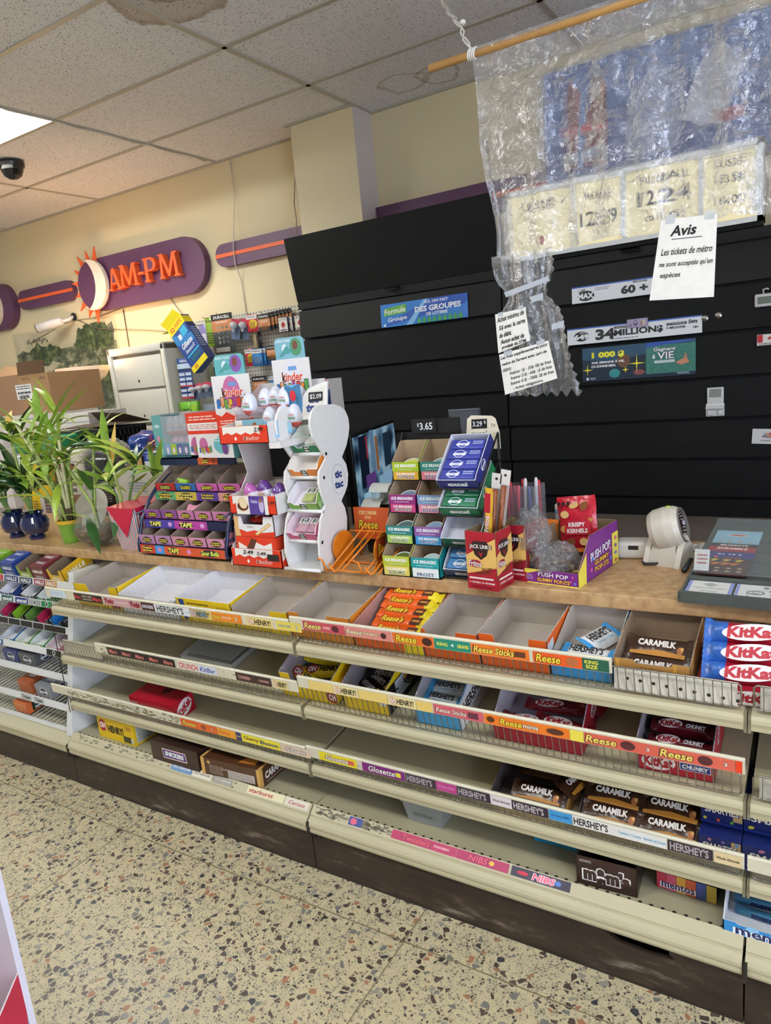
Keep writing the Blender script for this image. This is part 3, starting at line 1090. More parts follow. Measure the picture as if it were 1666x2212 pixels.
blob([(.0, -.26), (.12, -.2), (.2, -.22), (.3, -.28), (.48, -.3), (.49, -.49), (.12, -.49), (.06, -.36)], green, s=11)
for k in range(12):
    F.rect(-.36 * w + k * .026, (.42 + .012 * math.sin(k * 2.1)) * h, .013, .03 + .012 * math.sin(k * 1.7), K('#4a4a3a'))
tag(pic.build('landscape_poster'), 'ink landscape poster of a waterfall between wooded cliffs, behind the white cabinet', 'poster')

# ---------------------------------------------------------------- pegboard
m, nt, b, N, L = nodes('pegboard_holes')
tc = N('TexCoord')
mp = N('Mapping')
mp.inputs['Scale'].default_value = (39.4, 39.4, 39.4)
L(tc.outputs['Object'], mp.inputs['Vector'])
fr = N('VectorMath', operation='FRACTION')
L(mp.outputs[0], fr.inputs[0])
sx = N('SeparateXYZ')
L(fr.outputs[0], sx.inputs[0])
cx = N('CombineXYZ')
L(sx.outputs[0], cx.inputs[0])
L(sx.outputs[2], cx.inputs[1])
ds = N('VectorMath', operation='DISTANCE')
ds.inputs[1].default_value = (.5, .5, 0)
L(cx.outputs[0], ds.inputs[0])
rp = ramp(nt, [(.16, '#37332c'), (.2, '#d5d0bf')])
L(ds.outputs['Value'], rp.inputs[0])
L(rp.outputs[0], b.inputs['Base Color'])
b.inputs['Roughness'].default_value = .5
PEG = m
pb = MB().box((-3.87, 3.80, .95), (-2.75, 3.81, 1.975), PEG)
pb.box((-3.87, 3.81, .95), (-3.85, 3.86, 1.97), mt('#8f8a7c')).box((-2.78, 3.81, .95), (-2.76, 3.86, 1.97), mt('#8f8a7c'))
tag(pb.build('pegboard'), 'cream pegboard on the wall left of the black cabinet, hung with goods', 'pegboard')


def hook(x, z, y=3.64):
    m = MB().tube([(x, 3.80, z), (x, y, z + .004), (x, y - .012, z + .014)], .0022, CHROME, 5)
    return tag(m.build('peg_hook'), 'steel hook on the pegboard holding up a packet', 'hook', 'hooks on the pegboard')


def card(name, label, cat, x0, x1, z0, z1, y, bg, deco=None, t=.006, group=None, tilt=0.):
    m = MB()
    w, h = x1 - x0, z1 - z0
    m.rbox((-w / 2, 0, -h), (w / 2, t, 0), P(bg), .002, 1)
    F = Face(m, (0, 0, -h / 2), lift=.0005)
    F.w, F.h = w, h
    if deco:
        deco(F, w, h)
    o = m.build(name)
    tag(o, label, cat, group, loc=((x0 + x1) / 2, y, z1), rot=(0, tilt, 0))
    return o


def blister(F, x, y, w, h, d=.018, mat=None):
    F.mb.rbox((F.c.x + x - w / 2, -d, F.c.z + y - h / 2), (F.c.x + x + w / 2, 0, F.c.z + y + h / 2), mat or mt('#c9ccd2', .12, var=.1, alpha=.55), .006, 2)


def duracell(F, w, h):
    F.rect(0, h * .36, w, h * .26, P('#1a1716'))
    F.rect(0, 0, w, h * .45, P('#c9814e'))
    F.rect(0, -h * .37, w, h * .26, P('#26211f'))
    F.txt('DURACELL', 0, h * .36, w * .8, h * .1, P('#f2efe8'), .1, .03)
    F.lines(0, h * .08, w * .7, h * .16, 3, P('#f0e2cf'))
    for k in (-1, 0, 1):
        F.rect(k * w * .16, -h * .28, w * .1, h * .26, mt('#a8703c', .25, .6))


def coincell(F, w, h):
    F.rect(0, h * .42, w, h * .16, P('#191716'))
    F.txt('DURACELL', 0, h * .42, w * .78, h * .075, P('#f2efe8'), .08, .03)
    F.rect(0, h * .2, w, h * .28, P('#d08a58'))
    F.lines(0, h * .29, w * .6, h * .05, 2, P('#f6e8d6'))
    for r in range(4):
        for c in range(3):
            F.mb.lathe([(0, 0), (.0085, 0), (.0085, .002), (0, .002)], mt('#c9c6bd', .25, .85), 12, (0, 0, 0)) if 0 else F.ell((c - 1) * w * .2, h * (.16 - .115 * r - (.03 if r > 1 else 0)), .021, .021, mt('#d6d3ca', .22, .8), 14)
    F.rect(-w * .1, -h * .4, w * .68, h * .12, P('#b9b3a6'))


def panas(c1, c2):
    def f(F, w, h):
        F.rect(0, h * .34, w, h * .22, P('#efece4'))
        F.txt('Panasonic', 0, h * .36, w * .8, h * .09, P('#1d1c22'), 0, .03)
        F.ell(w * .1, -h * .05, w * .8, h * .5, P(c2), 18)
        for k in range(4):
            F.rect((k - 1.5) * w * .15, -h * .14, w * .1, h * .4, mt('#8c98a8' if c2 != '#e8c83a' else '#b8853c', .25, .6))
    return f


def bulbs(F, w, h):
    F.rect(0, h * .38, w, h * .24, P('#b8344a'))
    F.rect(0, -h * .15, w * .96, h * .7, mt('#5b6a80', .3))
    F.mb.lathe([(0, -h * .62), (w * .12, -h * .6), (w * .14, -h * .5), (w * .34, -h * .36), (w * .36, -h * .26), (w * .24, -h * .16), (0, -h * .12)], mt('#e3e4e6', .15, alpha=.7), 14, (0, -.022, 0))


def playing(F, w, h, c='#24407a'):
    F.rect(0, 0, w * .94, h * .94, P('#ece6dc'))
    F.txt('BICYCLE', 0, h * .36, w * .7, h * .1, P('#22305c'), 0, .02, curve=-.004)
    F.ell(0, -.02 * h, w * .42, h * .34, P('#b9332e'), 14)
    F.poly([(-w * .2, -h * .03), (0, h * .24), (w * .2, -h * .03)], P('#b9332e'))
    F.rect(0, -h * .24, w * .08, h * .14, P('#b9332e'))
    F.rect(0, -h * .38, w * .7, h * .07, P('#22305c'))


card('battery_card', 'tall card of twelve coin batteries hung at the top of the pegboard', 'batteries', -3.6, -3.41, 1.722, 1.985, 3.69, '#4c4f4a', coincell)
card('accessory_pack', 'green packet hung edge-on at the left of the coin battery card', 'packet', -3.67, -3.6, 1.78, 1.975, 3.7, '#8fae2e', lambda F, w, h: (F.txt('Keep', 0, h * .36, w * .8, h * .12, P('#1d2a14'), 0, .02), [F.rect(0, -h * (.05 + .08 * k), w, h * .035, P('#22301a')) for k in range(5)]))
card('accessory_pack', 'purple and white packet behind the slanted blue razor box', 'packet', -3.76, -3.68, 1.76, 1.94, 3.72, '#8c83b4', lambda F, w, h: F.rect(0, -.02, w * .6, h * .5, P('#e4e0ea')))
for dx, lb in ((0, 'bulb packet hanging just right of the coin battery card'), (.06, 'bulb packet behind another, left of the red battery pack')):
    card('bulb_pack', lb, 'light bulbs', -3.405 + dx, -3.33 + dx, 1.8 - dx * .1, 1.935 - dx * .1, 3.68 + dx * .4, '#7b8698', bulbs, tilt=.2)
card('battery_pack', 'red battery pack at the top of the pegboard', 'batteries', -3.285, -3.195, 1.838, 1.95, 3.69, '#c0283a', panas('#c0283a', '#e8c83a'))
for k in range(7):
    card('battery_pack', 'front black and copper battery pack on the top row of the pegboard' if k == 0 else 'black battery pack hung in a row behind the front one', 'batteries', -3.187 + .021 * k, -3.085 + .021 * k, 1.83 + .004 * k, 1.94 + .003 * k, 3.69 + .012 * k, '#201c1a', duracell, group=None if k == 0 else 'black battery packs behind the front one')
for k in range(4):
    card('card_deck', 'deck of playing cards with a red spade, front of its row' if k == 0 else 'deck of playing cards in the row behind the front deck', 'playing cards', -3.01 + .026 * k, -2.935 + .026 * k, 1.81, 1.9, 3.68 + .018 * k, '#2a2f52', playing, .016, group=None if k == 0 else 'decks of cards behind the front deck')
card('card_deck', 'deck of playing cards half hidden by the black cabinet', 'playing cards', -2.885, -2.805, 1.81, 1.9, 3.69, '#a8342e', playing, .016)
card('hanging_brush', 'thin tan brush pack on the pegboard under the red battery pack', 'packet', -3.285, -3.255, 1.73, 1.845, 3.73, '#b59f76')
card('hanging_strip', 'black strip pack hanging beside the tan brush pack', 'packet', -3.25, -3.22, 1.725, 1.84, 3.74, '#221d18')
card('battery_pack', 'red battery pack on the second row, behind the unicorn-topped egg carton', 'batteries', -3.345, -3.27, 1.62, 1.735, 3.7, '#b8283a', panas('#b8283a', '#e8c83a'))
for k in range(5):
    card('battery_pack', 'front blue battery pack on the second row of the pegboard' if k == 0 else 'blue battery pack hung behind the front blue one', 'batteries', -3.27 + .018 * k, -3.18 + .018 * k, 1.615, 1.728, 3.68 + .016 * k, '#2f6aa8', panas('#2f6aa8', '#3d8fd0'), group=None if k == 0 else 'blue battery packs behind the front one')
card('battery_pack', 'black and copper battery pack at the right of the blue ones', 'batteries', -3.13, -3.04, 1.645, 1.735, 3.67, '#201c1a', duracell)
card('battery_pack', 'black and copper battery pack on the third row between the two egg towers', 'batteries', -3.297, -3.17, 1.42, 1.55, 3.68, '#201c1a', duracell)
card('battery_pack', 'blue-edged battery pack to the right of the third-row black pack', 'batteries', -3.165, -3.09, 1.44, 1.545, 3.7, '#4a7aa8', panas('#4a7aa8', '#3d8fd0'))
card('battery_card', 'small battery blister below the razor box', 'batteries', -3.64, -3.57, 1.556, 1.685, 3.68, '#e6e2da', lambda F, w, h: (F.txt('Energizer', 0, h * .36, w * .8, h * .09, P('#2a2622'), 0, .02), F.rect(w * .1, -h * .1, w * .5, h * .5, mt('#b3413a', .3)), F.rect(-w * .3, -h * .1, w * .2, h * .5, P('#3a5a3a'))))
card('small_blister', 'clear blister with a green card beside the small battery blister', 'packet', -3.70, -3.645, 1.55, 1.66, 3.7, '#9db08c')
card('razor_card', 'tall blue card of razor blades hanging by the white cabinet', 'razor blades', -3.735, -3.61, 1.449, 1.716, 3.45, '#1f3f7a',
     lambda F, w, h: (F.rect(0, h * .3, w, h * .12, P('#c3d4e4')), F.txt('Gillette', 0, h * .43, w * .6, h * .06, P('#f0f4f8'), .15, .02), F.rect(0, h * .2, w, h * .03, P('#1c2430')),
                      [F.rect((c - .5) * w * .5, h * (.1 - .12 * r - (.04 if r > 2 else 0)), w * .42, h * .07, P('#c9d3e2')) for r in range(5) for c in range(2)], F.rect(0, -h * .19, w, h * .035, P('#b8303a')), F.rect(0, -h * .48, w, h * .035, P('#b8303a'))))
for k in range(3):
    card('bulb_pack', ('bulb packet nearest the razor card in the low row', 'middle bulb packet of the low row', 'last bulb packet of the low row, over the white back panel')[k], 'light bulbs', -3.645 + .07 * k, -3.565 + .07 * k, 1.435 + .006 * k, 1.535 + .004 * k, 3.46 - .006 * k, '#6c7c9a', bulbs, tilt=.18)
card('sponge_pack', 'green sponge pack hanging below the razor card', 'sponges', -3.775, -3.6, 1.325, 1.427, 3.45, '#6cae2e', lambda F, w, h: (F.ell(-w * .15, -h * .15, w * .6, h * .4, P('#2f6a24')), F.otx('Scotch', -w * .15, -h * .15, w * .5, h * .2, P('#f4f0e0'), P('#b8202a'), shear=.2), F.ell(w * .3, h * .1, w * .3, h * .5, P('#a8d23a'))), .03)
card('small_blister', 'clear bag of small parts at the bottom of the pegboard goods', 'packet', -3.58, -3.45, 1.31, 1.4, 3.48, '#7d8794')


def razors(F, w, h):
    F.rect(0, h * .42, w, h * .16, P('#f2de1f'))
    F.rect(0, -h * .44, w, h * .12, P('#f2de1f'))
    F.txt('52', -w * .28, h * .42, w * .24, h * .09, P('#c8281e'), 0, .03)
    F.lines(w * .15, h * .43, w * .5, h * .08, 3, P('#c8281e'))
    F.txt('52', -w * .2, -h * .44, w * .2, h * .07, P('#c8281e'), 0, .03)
    F.poly([(-w * .5, h * .34), (w * .5, h * .1), (w * .5, -.05 * h), (-w * .5, h * .12)], P('#2f7fc0'))
    F.rect(w * .2, h * .24, w * .36, h * .16, P('#37b0d6'))
    F.rect(-w * .12, h * .2, w * .18, h * .1, P('#e8eef2'))
    F.txt('Gillette', .02 * w, .02 * h, w * .7, h * .11, P('#f4f8fb'), .15, .03)
    F.txt('Sensor2', .02 * w, -.1 * h, w * .6, h * .07, P('#e4eef6'), .15, .02)
    F.rect(.05 * w, -.2 * h, w * .8, h * .03, P('#3fb9dc'))
    F.rect(.08 * w, -.29 * h, w * .6, h * .1, P('#1c5a74'))


rb = MB()
rb.box((-.085, 0, -.175), (.085, .07, .175), P('#1f3f86'), right=P('#1b3470'), left=P('#2a4c92'))
F = Face(rb, (0, 0, 0))
razors(F, .17, .35)
Fs = Face(rb, (.085, .035, 0), Y, Z)
Fs.rect(0, .14, .07, .05, P('#e8d21e'))
Fs.lines(0, -.0, .05, .16, 9, P('#9db4dc'))
rb.prism([(-.085, 0, .175), (.085, 0, .175), (.06, -.012, .235), (-.1, -.012, .235)][::-1], (0, .002, 0), P('#efdc22'))
rb.prism([(-.087, 0, .175), (-.087, .07, .175), (-.15, .05, .2), (-.15, .01, .2)], (.002, .0, .002), P('#d8c41e'))
tag(rb.build('razor_box'), 'slanted blue and yellow razor box hanging open at the top left of the pegboard', 'razors', loc=(-3.587, 3.43, 1.8), rot=(0, R(-33), 0))

for hx, hz in ((-3.505, 1.975), (-3.635, 1.965), (-3.72, 1.93), (-3.37, 1.925), (-3.24, 1.945), (-3.12, 1.935), (-2.96, 1.895), (-2.85, 1.895), (-3.27, 1.835), (-3.31, 1.728), (-3.21, 1.722), (-3.085, 1.73), (-3.235, 1.545), (-3.13, 1.54), (-3.605, 1.68), (-3.67, 1.655)):
    hook(hx, hz, 3.66)

# ---------------------------------------------------------------- white lateral file cabinet
fc = thing('file_cabinet', 'white metal file cabinet with three flip-front drawers', 'cabinet', (-4.08, 3.4, 0))
FW = mt('#d9d6c6', .38, var=.04, scale=6)
m = MB()
m.rbox((-.295, 0, 0), (-.255, .4, 1.835), FW, .012).rbox((.255, 0, 0), (.295, .4, 1.835), FW, .012).rbox((-.295, 0, 1.78), (.295, .4, 1.835), FW, .012)
m.box((-.26, .02, .02), (.26, .39, 1.79), mt('#5d5b55', .6))
m.build('carcass', fc)
for z0, z1 in ((1.545, 1.76), (1.305, 1.53), (1.06, 1.285), (.8, 1.045), (.06, .78)):
    m = MB().rbox((-.245, .004, z0), (.248, .02, z1), FW, .005)
    d = m.build('drawer_front', fc)
    MB().box((-.25, .012, z0 - .012), (.25, .022, z0 - .004), mt('#9b988c', .4)).build('drawer_rail', d)
    m = MB()
    F = Face(m, (.0, .004, z0 + .05), lift=.0015)
    F.ell(.0, 0, .016, .022, DARK, 12)
    m.build('lock_hole', d)

# ---------------------------------------------------------------- black tobacco cabinets
BK = mt('#070809', .5, var=.12, scale=3, spec=.2)
BKT = mt('#141515', .5, var=.08, scale=3, spec=.25)
BKD = mt('#060707', .7)
ZL = [1.893, 1.726, 1.536, 1.348, 1.172, .996, .82, .645, .47]
for n, (x0, x1, lb) in enumerate(((-2.618, -1.372, 'black slatted tobacco cabinet with a plain black header, left of the plastic sheet'), (-1.364, .25, 'black slatted tobacco cabinet with the lit price board, behind the plastic sheet'))):
    t = thing('tobacco_cabinet', lb, 'cabinet', (x0, 3.4, 0))
    o = Matrix.Translation((-x0, -3.4, 0))
    m = MB()
    m.T = o
    m.box((x0 + .004, 3.42, 0), (x1 - .004, 3.65, 1.94), BKD)
    m.build('carcass', t)
    m = MB()
    m.T = o
    m.box((x0, 3.398, 1.898), (x1, 3.43, 1.942), BKT)
    m.build('top_rail', t)
    m = MB()
    m.T = o
    xc = -1.978 if n == 0 else -.757
    m.prism([(xc - .04, 3.372, 1.926), (xc + .04, 3.372, 1.926), (xc + .04, 3.399, 1.936), (xc - .04, 3.399, 1.936)], (0, .002, .006), BK)
    m.build('latch', t)
    for k in range(len(ZL) - 1):
        m = MB()
        m.T = o
        zt, zb = ZL[k] - .003, ZL[k + 1] + .011
        m.prism([(x0, 3.400, zt), (x0, 3.386, zb), (x0, 3.392, zb - .003), (x0, 3.412, zt)], (x1 - x0, 0, 0), BKT if k == 0 else BK)
        m.build('flap', t)
    if n == 0:
        m = MB()
        m.T = o
        m.prism([(x0, 3.395, 1.943), (x0, 3.335, 2.283), (x0, 3.352, 2.286), (x0, 3.415, 1.943)], (x1 - x0 + .006, 0, 0), mt('#060708', .55, spec=.25))
        m.box((x0 + .01, 3.43, 1.942), (x1 - .01, 3.64, 1.955), BKD)
        m.build('header', t)

lb_ = thing('price_board', 'lit white price board with four cream cards, behind the plastic sheet', 'price board', (-.8, 3.4, 1.945))
o = Matrix.Translation((.8, -3.4, -1.945))
m = MB()
m.T = o
WF = mt('#e6e8e4', .35)
bx0, bx1, bz0, bz1 = -1.33, -.24, 1.962, 2.275
m.box((bx0, 3.375, bz0), (bx1, 3.5, bz0 + .02), WF).box((bx0, 3.375, bz1 - .025), (bx1, 3.5, bz1), WF).box((bx0, 3.375, bz0), (bx0 + .02, 3.5, bz1), WF).box((bx1 - .02, 3.375, bz0), (bx1, 3.5, bz1), WF)
m.box((bx0, 3.46, bz0), (bx1, 3.5, bz1), WF)
for x in (-1.005, -.777, -.47):
    m.box((x - .009, 3.378, bz0 + .02), (x + .009, 3.4, bz1 - .02), WF)
m.box((bx0, 3.385, 1.944), (bx1, 3.45, bz0), BK)
m.build('frame', lb_)
cards = ((-1.31, -1.014, [('USSE', .3, .16, .55, '#6d675c'), ('\u25cf', -.3, .12, .1, '#b8544a')]), (-.996, -.786, [('Marlboro', .3, .12, .6, '#8a7a66'), ('12.59', -.1, .24, .8, '#3a3733')]),
         (-.768, -.479, [('PALL MALL', .34, .13, .7, '#6a655c'), ('12.24', .05, .24, .72, '#2c2a28'), ('cts 11.02', -.26, .1, .5, '#5a564e')]), (-.461, -.26, [('USSE', .36, .14, .6, '#7c7468'), ('13.58', .12, .13, .6, '#4a4640'), ('14.00', -.2, .13, .6, '#4a4640')]))
cm_ = mt('#efe2b4', .5, emit=.3, var=.02)
for xa, xb, items in cards:
    m = MB()
    m.T = o
    m.box((xa, 3.396, bz0 + .022), (xb, 3.4, bz1 - .026), cm_)
    F = Face(m, ((xa + xb) / 2, 3.396, (bz0 + bz1) / 2), lift=.0006)
    w, h = xb - xa, .26
    for tx, y, hh, ww, c in items:
        if tx == '\u25cf':
            F.ell(0, y * h, w * .14, h * .16, P(c))
        else:
            F.txt(tx, 0, y * h, w * ww, h * hh, P(c), 0, .02)
    m.build('price_card', lb_)

m = MB().box((-1.235, 3.79, 2.33), (-.25, 3.81, 2.875), P('#35599c'))
F = Face(m, (-.742, 3.79, 2.61))
F.poly([(-.49, .26), (.49, .26), (.49, .06), (.1, .1), (-.2, .02), (-.49, -.1)], P('#4470b4'))
for x, w in ((-.385, .075), (-.27, .085)):
    F.poly([(x - w / 2, -.2), (x + w / 2, -.2), (x + w / 2 + .03, .13), (x + w * .2, .2), (x - w / 2 + .02, .1)], P('#7d2038'))
    F.rect(x, -.03, w * 1.2, .04, P('#c8304c'))
    F.rect(x, -.15, w * 1.2, .05, P('#b9bccc'))
F.poly([(-.12, -.21), (.1, -.21), (.16, .1), (.02, .16), (-.1, .05)], P('#8fa0c4'))
F.poly([(.12, -.1), (.3, -.16), (.42, .1), (.26, .2)], P('#c3c9da'))
F.rect(.34, -.12, .14, .05, P('#a03a52'))
F.lines(-.0, -.1, .18, .06, 2, P('#d8dce8'))
tag(m.build('tobacco_poster'), 'blue poster with red and grey shapes above the price board, seen through plastic', 'poster')

# clear sheet lying on the black header
m = MB().prism([(-2.47, 3.42, 2.29), (-2.2, 3.40, 2.289), (-1.75, 3.47, 2.305), (-1.78, 3.6, 2.33), (-2.3, 3.63, 2.33)], (0, .0, .0015), mt('#c9c6ba', .15, alpha=.45, var=.2, scale=6))
tag(m.build('clear_sheet'), 'loose sheet of clear plastic lying on top of the black header', 'plastic sheet')

# signs stuck on the flaps
FY = 3.385


def sticker(name, label, cat, x0, x1, z0, z1, bg, deco, y=FY, t=.0025, rz=0., curl=0):
    m = MB()
    w, h = x1 - x0, z1 - z0
    m.box((-w / 2, 0, -h / 2), (w / 2, t, h / 2), P(bg))
    F = Face(m, (0, 0, 0))
    deco(F, w, h)
    o = m.build(name)
    return tag(o, label, cat, loc=((x0 + x1) / 2, y, (z0 + z1) / 2), rot=(R(-4.2), rz, 0))


def d_formule(F, w, h):
    F.poly([(-w / 2, -h / 2), (w * .1, h / 2), (w / 2, h / 2), (w / 2, h * .1)], P('#1f56b4'))
    F.poly([(-w * .2, -h / 2), (w * .02, h / 2), (w * .06, h / 2), (-w * .12, -h / 2)], P('#86c4ec'))
    F.poly([(w * .3, -h / 2), (w * .5, h * .2), (w * .5, -h / 2)], P('#3f7fd0'))
    F.poly([(-w * .46, -h * .02), (-w * .19, h * .04), (-w * .19, h * .42), (-w * .46, h * .3)], P('#5fae3a'))
    F.txt('Formule', -w * .325, h * .18, w * .25, h * .24, P('#f4f8ee'), .1, .02, rot=.06)
    F.txt('Groupe', -w * .3, -h * .2, w * .23, h * .24, P('#f4f8fb'), .1, .02, rot=.06)
    F.txt('ICI, ON FAIT', w * .16, h * .36, w * .26, h * .14, P('#f4f8fb'), .05, .03)
    F.txt('DES GROUPES', w * .17, h * .1, w * .52, h * .24, P('#f4f8fb'), .05, .04)
    F.txt('DE LOTERIE', w * .16, -h * .14, w * .24, h * .13, P('#f4f8fb'), .05, .03)
    for k in range(9):
        F.ell(-w * .04 + k * w * .058, -h * .28, w * .022, h * .09, P('#3fa04a'), 8)
        F.rect(-w * .04 + k * w * .058, -h * .41, w * .04, h * .16, P('#3fa04a'))
    F.rect(-w * .45, -h * .42, w * .03, h * .1, P('#e8f0f8'))


sticker('lottery_sign', 'blue and green lottery group sign on the black cabinet, left of the plastic', 'sign', -2.06, -1.547, 1.737, 1.856, '#2a7fd0', d_formule)


def d_max(F, w, h):
    F.rect(0, h * .46, w, h * .08, P('#3a62b8'))
    F.txt('Lotto', -w * .4, h * .26, w * .07, h * .2, P('#26262a'), .1, .02, rot=.3)
    F.ell(-w * .36, -h * .1, w * .17, h * .62, P('#1c1c20'))
    F.txt('MAX', -w * .36, -h * .1, w * .16, h * .34, P('#f4f4f2'), 0, .05)
    F.lines(-w * .2, h * .24, w * .14, h * .2, 2, P('#8a8a90'))
    F.txt('60 + 6', w * .16, -h * .04, w * .36, h * .52, P('#1a1a1e'), 0, .05)
    F.txt('MILLION$', w * .16, h * .34, w * .13, h * .12, P('#1a1a1e'), 0, .03)
    F.txt('x 1 M', w * .42, 0, w * .1, h * .4, P('#1a1a1e'), 0, .03)


def d_649(F, w, h):
    F.rect(0, h * .46, w, h * .08, P('#3a62b8'))
    F.ell(-w * .385, -h * .02, w * .12, h * .62, P('#1c1c20'))
    F.txt('649', -w * .385, -h * .06, w * .12, h * .34, P('#f4f4f2'), 0, .05)
    F.txt('LOTTO', -w * .37, h * .2, w * .06, h * .1, P('#f4f4f2'), 0, .03)
    F.txt('34', -w * .2, -h * .02, w * .15, h * .66, P('#1a1a1e'), 0, .05)
    F.txt('MILLION$', w * .05, -h * .04, w * .36, h * .44, P('#1a1a1e'), 0, .04)
    F.rect(-.07 * w, h * .3, w * .12, h * .14, P('#1a1a1e'))
    F.txt('LA BOULE D\'OR', -.07 * w, h * .3, w * .1, h * .08, P('#f4f4f2'))
    F.lines(-.05 * w, -h * .36, w * .2, h * .08, 1, P('#55555a'))
    F.rect(w * .325, h * .16, w * .14, h * .14, P('#1a1a1e'))
    F.txt('LE CLASSIQUE', w * .325, h * .16, w * .12, h * .09, P('#f4f4f2'))
    F.txt('5 MILLION$', w * .32, -h * .06, w * .13, h * .14, P('#1a1a1e'), 0, .03)
    F.txt('Extra', w * .44, h * .2, w * .06, h * .22, P('#1a1a1e'), .1, .03)
    F.txt('18+', w * .46, -h * .14, w * .035, h * .13, P('#1a1a1e'), 0, .03)


sticker('lottery_sign', 'white 60 + 6 million jackpot strip, partly under the hanging notice', 'sign', -1.02, -.56, 1.733, 1.806, '#eef0f0', d_max)
sticker('lottery_sign', 'white 34 million jackpot strip with a banknote on it', 'sign', -1.05, -.466, 1.548, 1.622, '#eef0f0', d_649)


def d_vie(F, w, h):
    F.poly([(-w / 2, h * .15), (-w * .2, h * .05), (w * .1, h * .2), (w * .5, -.1 * h), (w / 2, -h / 2), (-w / 2, -h / 2)], mt('#122a3c', .3, var=.5, scale=60))
    F.poly([(w * .08, -h * .4), (w / 2, -h * .4), (w / 2, h * .4), (w * .08, h * .4)], mt('#3a7a6c', .3, var=.5, scale=70))
    F.poly([(w * .08, h * .5), (w * .08, h * .36), (w * .42, h * .44), (w * .5, h * .5)], P('#2552a8'))
    F.ell(-w * .12, h * .05, w * .12, h * .4, mt('#6a4634', .5, var=.4, scale=90))
    F.ell(-w * .2, -h * .3, w * .1, h * .26, mt('#2f8a8a', .5, var=.4, scale=90))
    F.ell(.02 * w, -h * .32, w * .1, h * .16, mt('#8a4a48', .5, var=.4, scale=90))
    F.txt('1 000 $', -w * .26, h * .26, w * .3, h * .2, P('#f4ee3a'), 0, .06)
    F.txt('PAR SEMAINE \u00c0 VIE,', -w * .26, h * .05, w * .3, h * .09, P('#f4f4f2'), 0, .04)
    F.txt('\u00c7A SONNE BIEN.', -w * .3, -h * .07, w * .23, h * .09, P('#f4f4f2'), 0, .04)
    F.otx('Gagnant', w * .24, h * .27, w * .19, h * .13, P('#f4f4f2'), P('#1d3a4c'), .05, shear=.2)
    F.otx('VIE', w * .25, h * .1, w * .14, h * .2, P('#f4f4f2'), P('#1d3a4c'), .04)
    F.txt('\u00e0', w * .15, h * .09, w * .025, h * .12, P('#f4f4f2'), .2, .03)
    F.rect(w * .24, -h * .07, w * .17, h * .07, P('#e4ece8'))
    F.txt('1 000 $ PAR SEMAINE', w * .24, -h * .07, w * .15, h * .04, P('#2a5a5a'))
    F.poly([(w * .33, -h * .12), (w * .4, -h * .02), (w * .42, h * .15), (w * .43, -h * .02), (w * .45, -h * .14), (w * .38, -h * .2)], P('#c98a6c'))
    for x, y, s in ((-.45, -.16, .05), (0, -.06, .08), (-.1, -.22, .03)):
        F.poly([(w * x - w * s, h * y), (w * x, h * y + .004), (w * x + w * s, h * y), (w * x, h * y - .004)], P('#f0e23a'))
        F.poly([(w * x - .003, h * y), (w * x, h * (y - s * 3.4)), (w * x + .003, h * y), (w * x, h * (y + s * 3.4))], P('#f0e23a'))
    F.ell(-w * .45, -h * .42, w * .025, h * .09, P('#e6ecf4'), 12)
    F.lines(-w * .4, -h * .42, w * .05, h * .08, 2, P('#c9d4e4'))
    F.lines(w * .4, -h * .43, w * .1, h * .06, 2, P('#c9d4e4'))


sticker('lottery_sign', 'dark coral-reef lottery banner promising 1 000 $ a week for life', 'sign', -.984, -.492, 1.374, 1.527, '#1c4a66', d_vie)
sticker('banknote', 'purple ten-dollar note stuck over the 34 million strip', 'banknote', -.776, -.686, 1.598, 1.636, '#8f83a8', lambda F, w, h: (F.rect(0, 0, w * .92, h * .86, P('#a99cba')), F.ell(-w * .08, .02 * h, w * .2, h * .7, P('#5a4a70')), F.ell(-w * .08, h * .12, w * .1, h * .3, P('#c9b8c0')), F.txt('10', -w * .34, -h * .22, w * .14, h * .3, P('#4a3a66'), 0, .03), F.rect(w * .28, 0, w * .2, h * .6, P('#cfc0b0')), F.rect(w * .2, -h * .05, w * .06, h * .5, P('#8a6a4a'))), y=FY - .006)
for x, z, lb in ((-.455, 1.605, 'left of two small steel cam locks right of the 34 million strip'), (-.403, 1.611, 'right of two small steel cam locks right of the 34 million strip')):
    tag(MB().lathe([(0, -.002), (.013, 0), (.013, .006), (.008, .008), (.008, .018), (0, .02)], CHROME, 12).build('cam_lock'), lb, 'lock', loc=(x, 3.392, z), rot=(R(90), 0, 0))
ph = thing('phone_holder', 'white adhesive phone holder stuck on the black cabinet', 'holder', (-.415, 3.39, 1.25))
WP = mt('#d6d6d2', .4)
MB().rbox((-.033, -.006, -.01), (.033, 0, .062), WP, .005).box((-.024, -.0068, .02), (.024, -.006, .056), mt('#8f928c', .4)).build('back_plate', ph)
MB().rbox((-.038, -.008, -.062), (.036, 0, -.006), WP, .004).rbox((-.038, -.024, -.03), (.036, -.004, -.018), WP, .004).rbox((-.03, -.016, -.056), (-.012, -.006, -.036), WP, .003).rbox((.01, -.016, -.056), (.028, -.006, -.036), WP, .003).build('cradle', ph)
tm = thing('kitchen_timer', 'white digital timer with a grey screen stuck at the right edge', 'timer', (-.222, 3.388, 1.652))
MB().rbox((-.045, -.014, -.026), (.045, 0, .026), WP, .012).build('case', tm)
MB().box((-.034, -.0155, -.014), (.034, -.0142, .014), mt('#6f776c', .3)).build('screen', tm)
MB().tube([(-.012, -.007, .026), (-.014, -.007, .042), (.0, -.007, .045), (.006, -.007, .04)], .0035, WP, 6).build('hanger', tm)


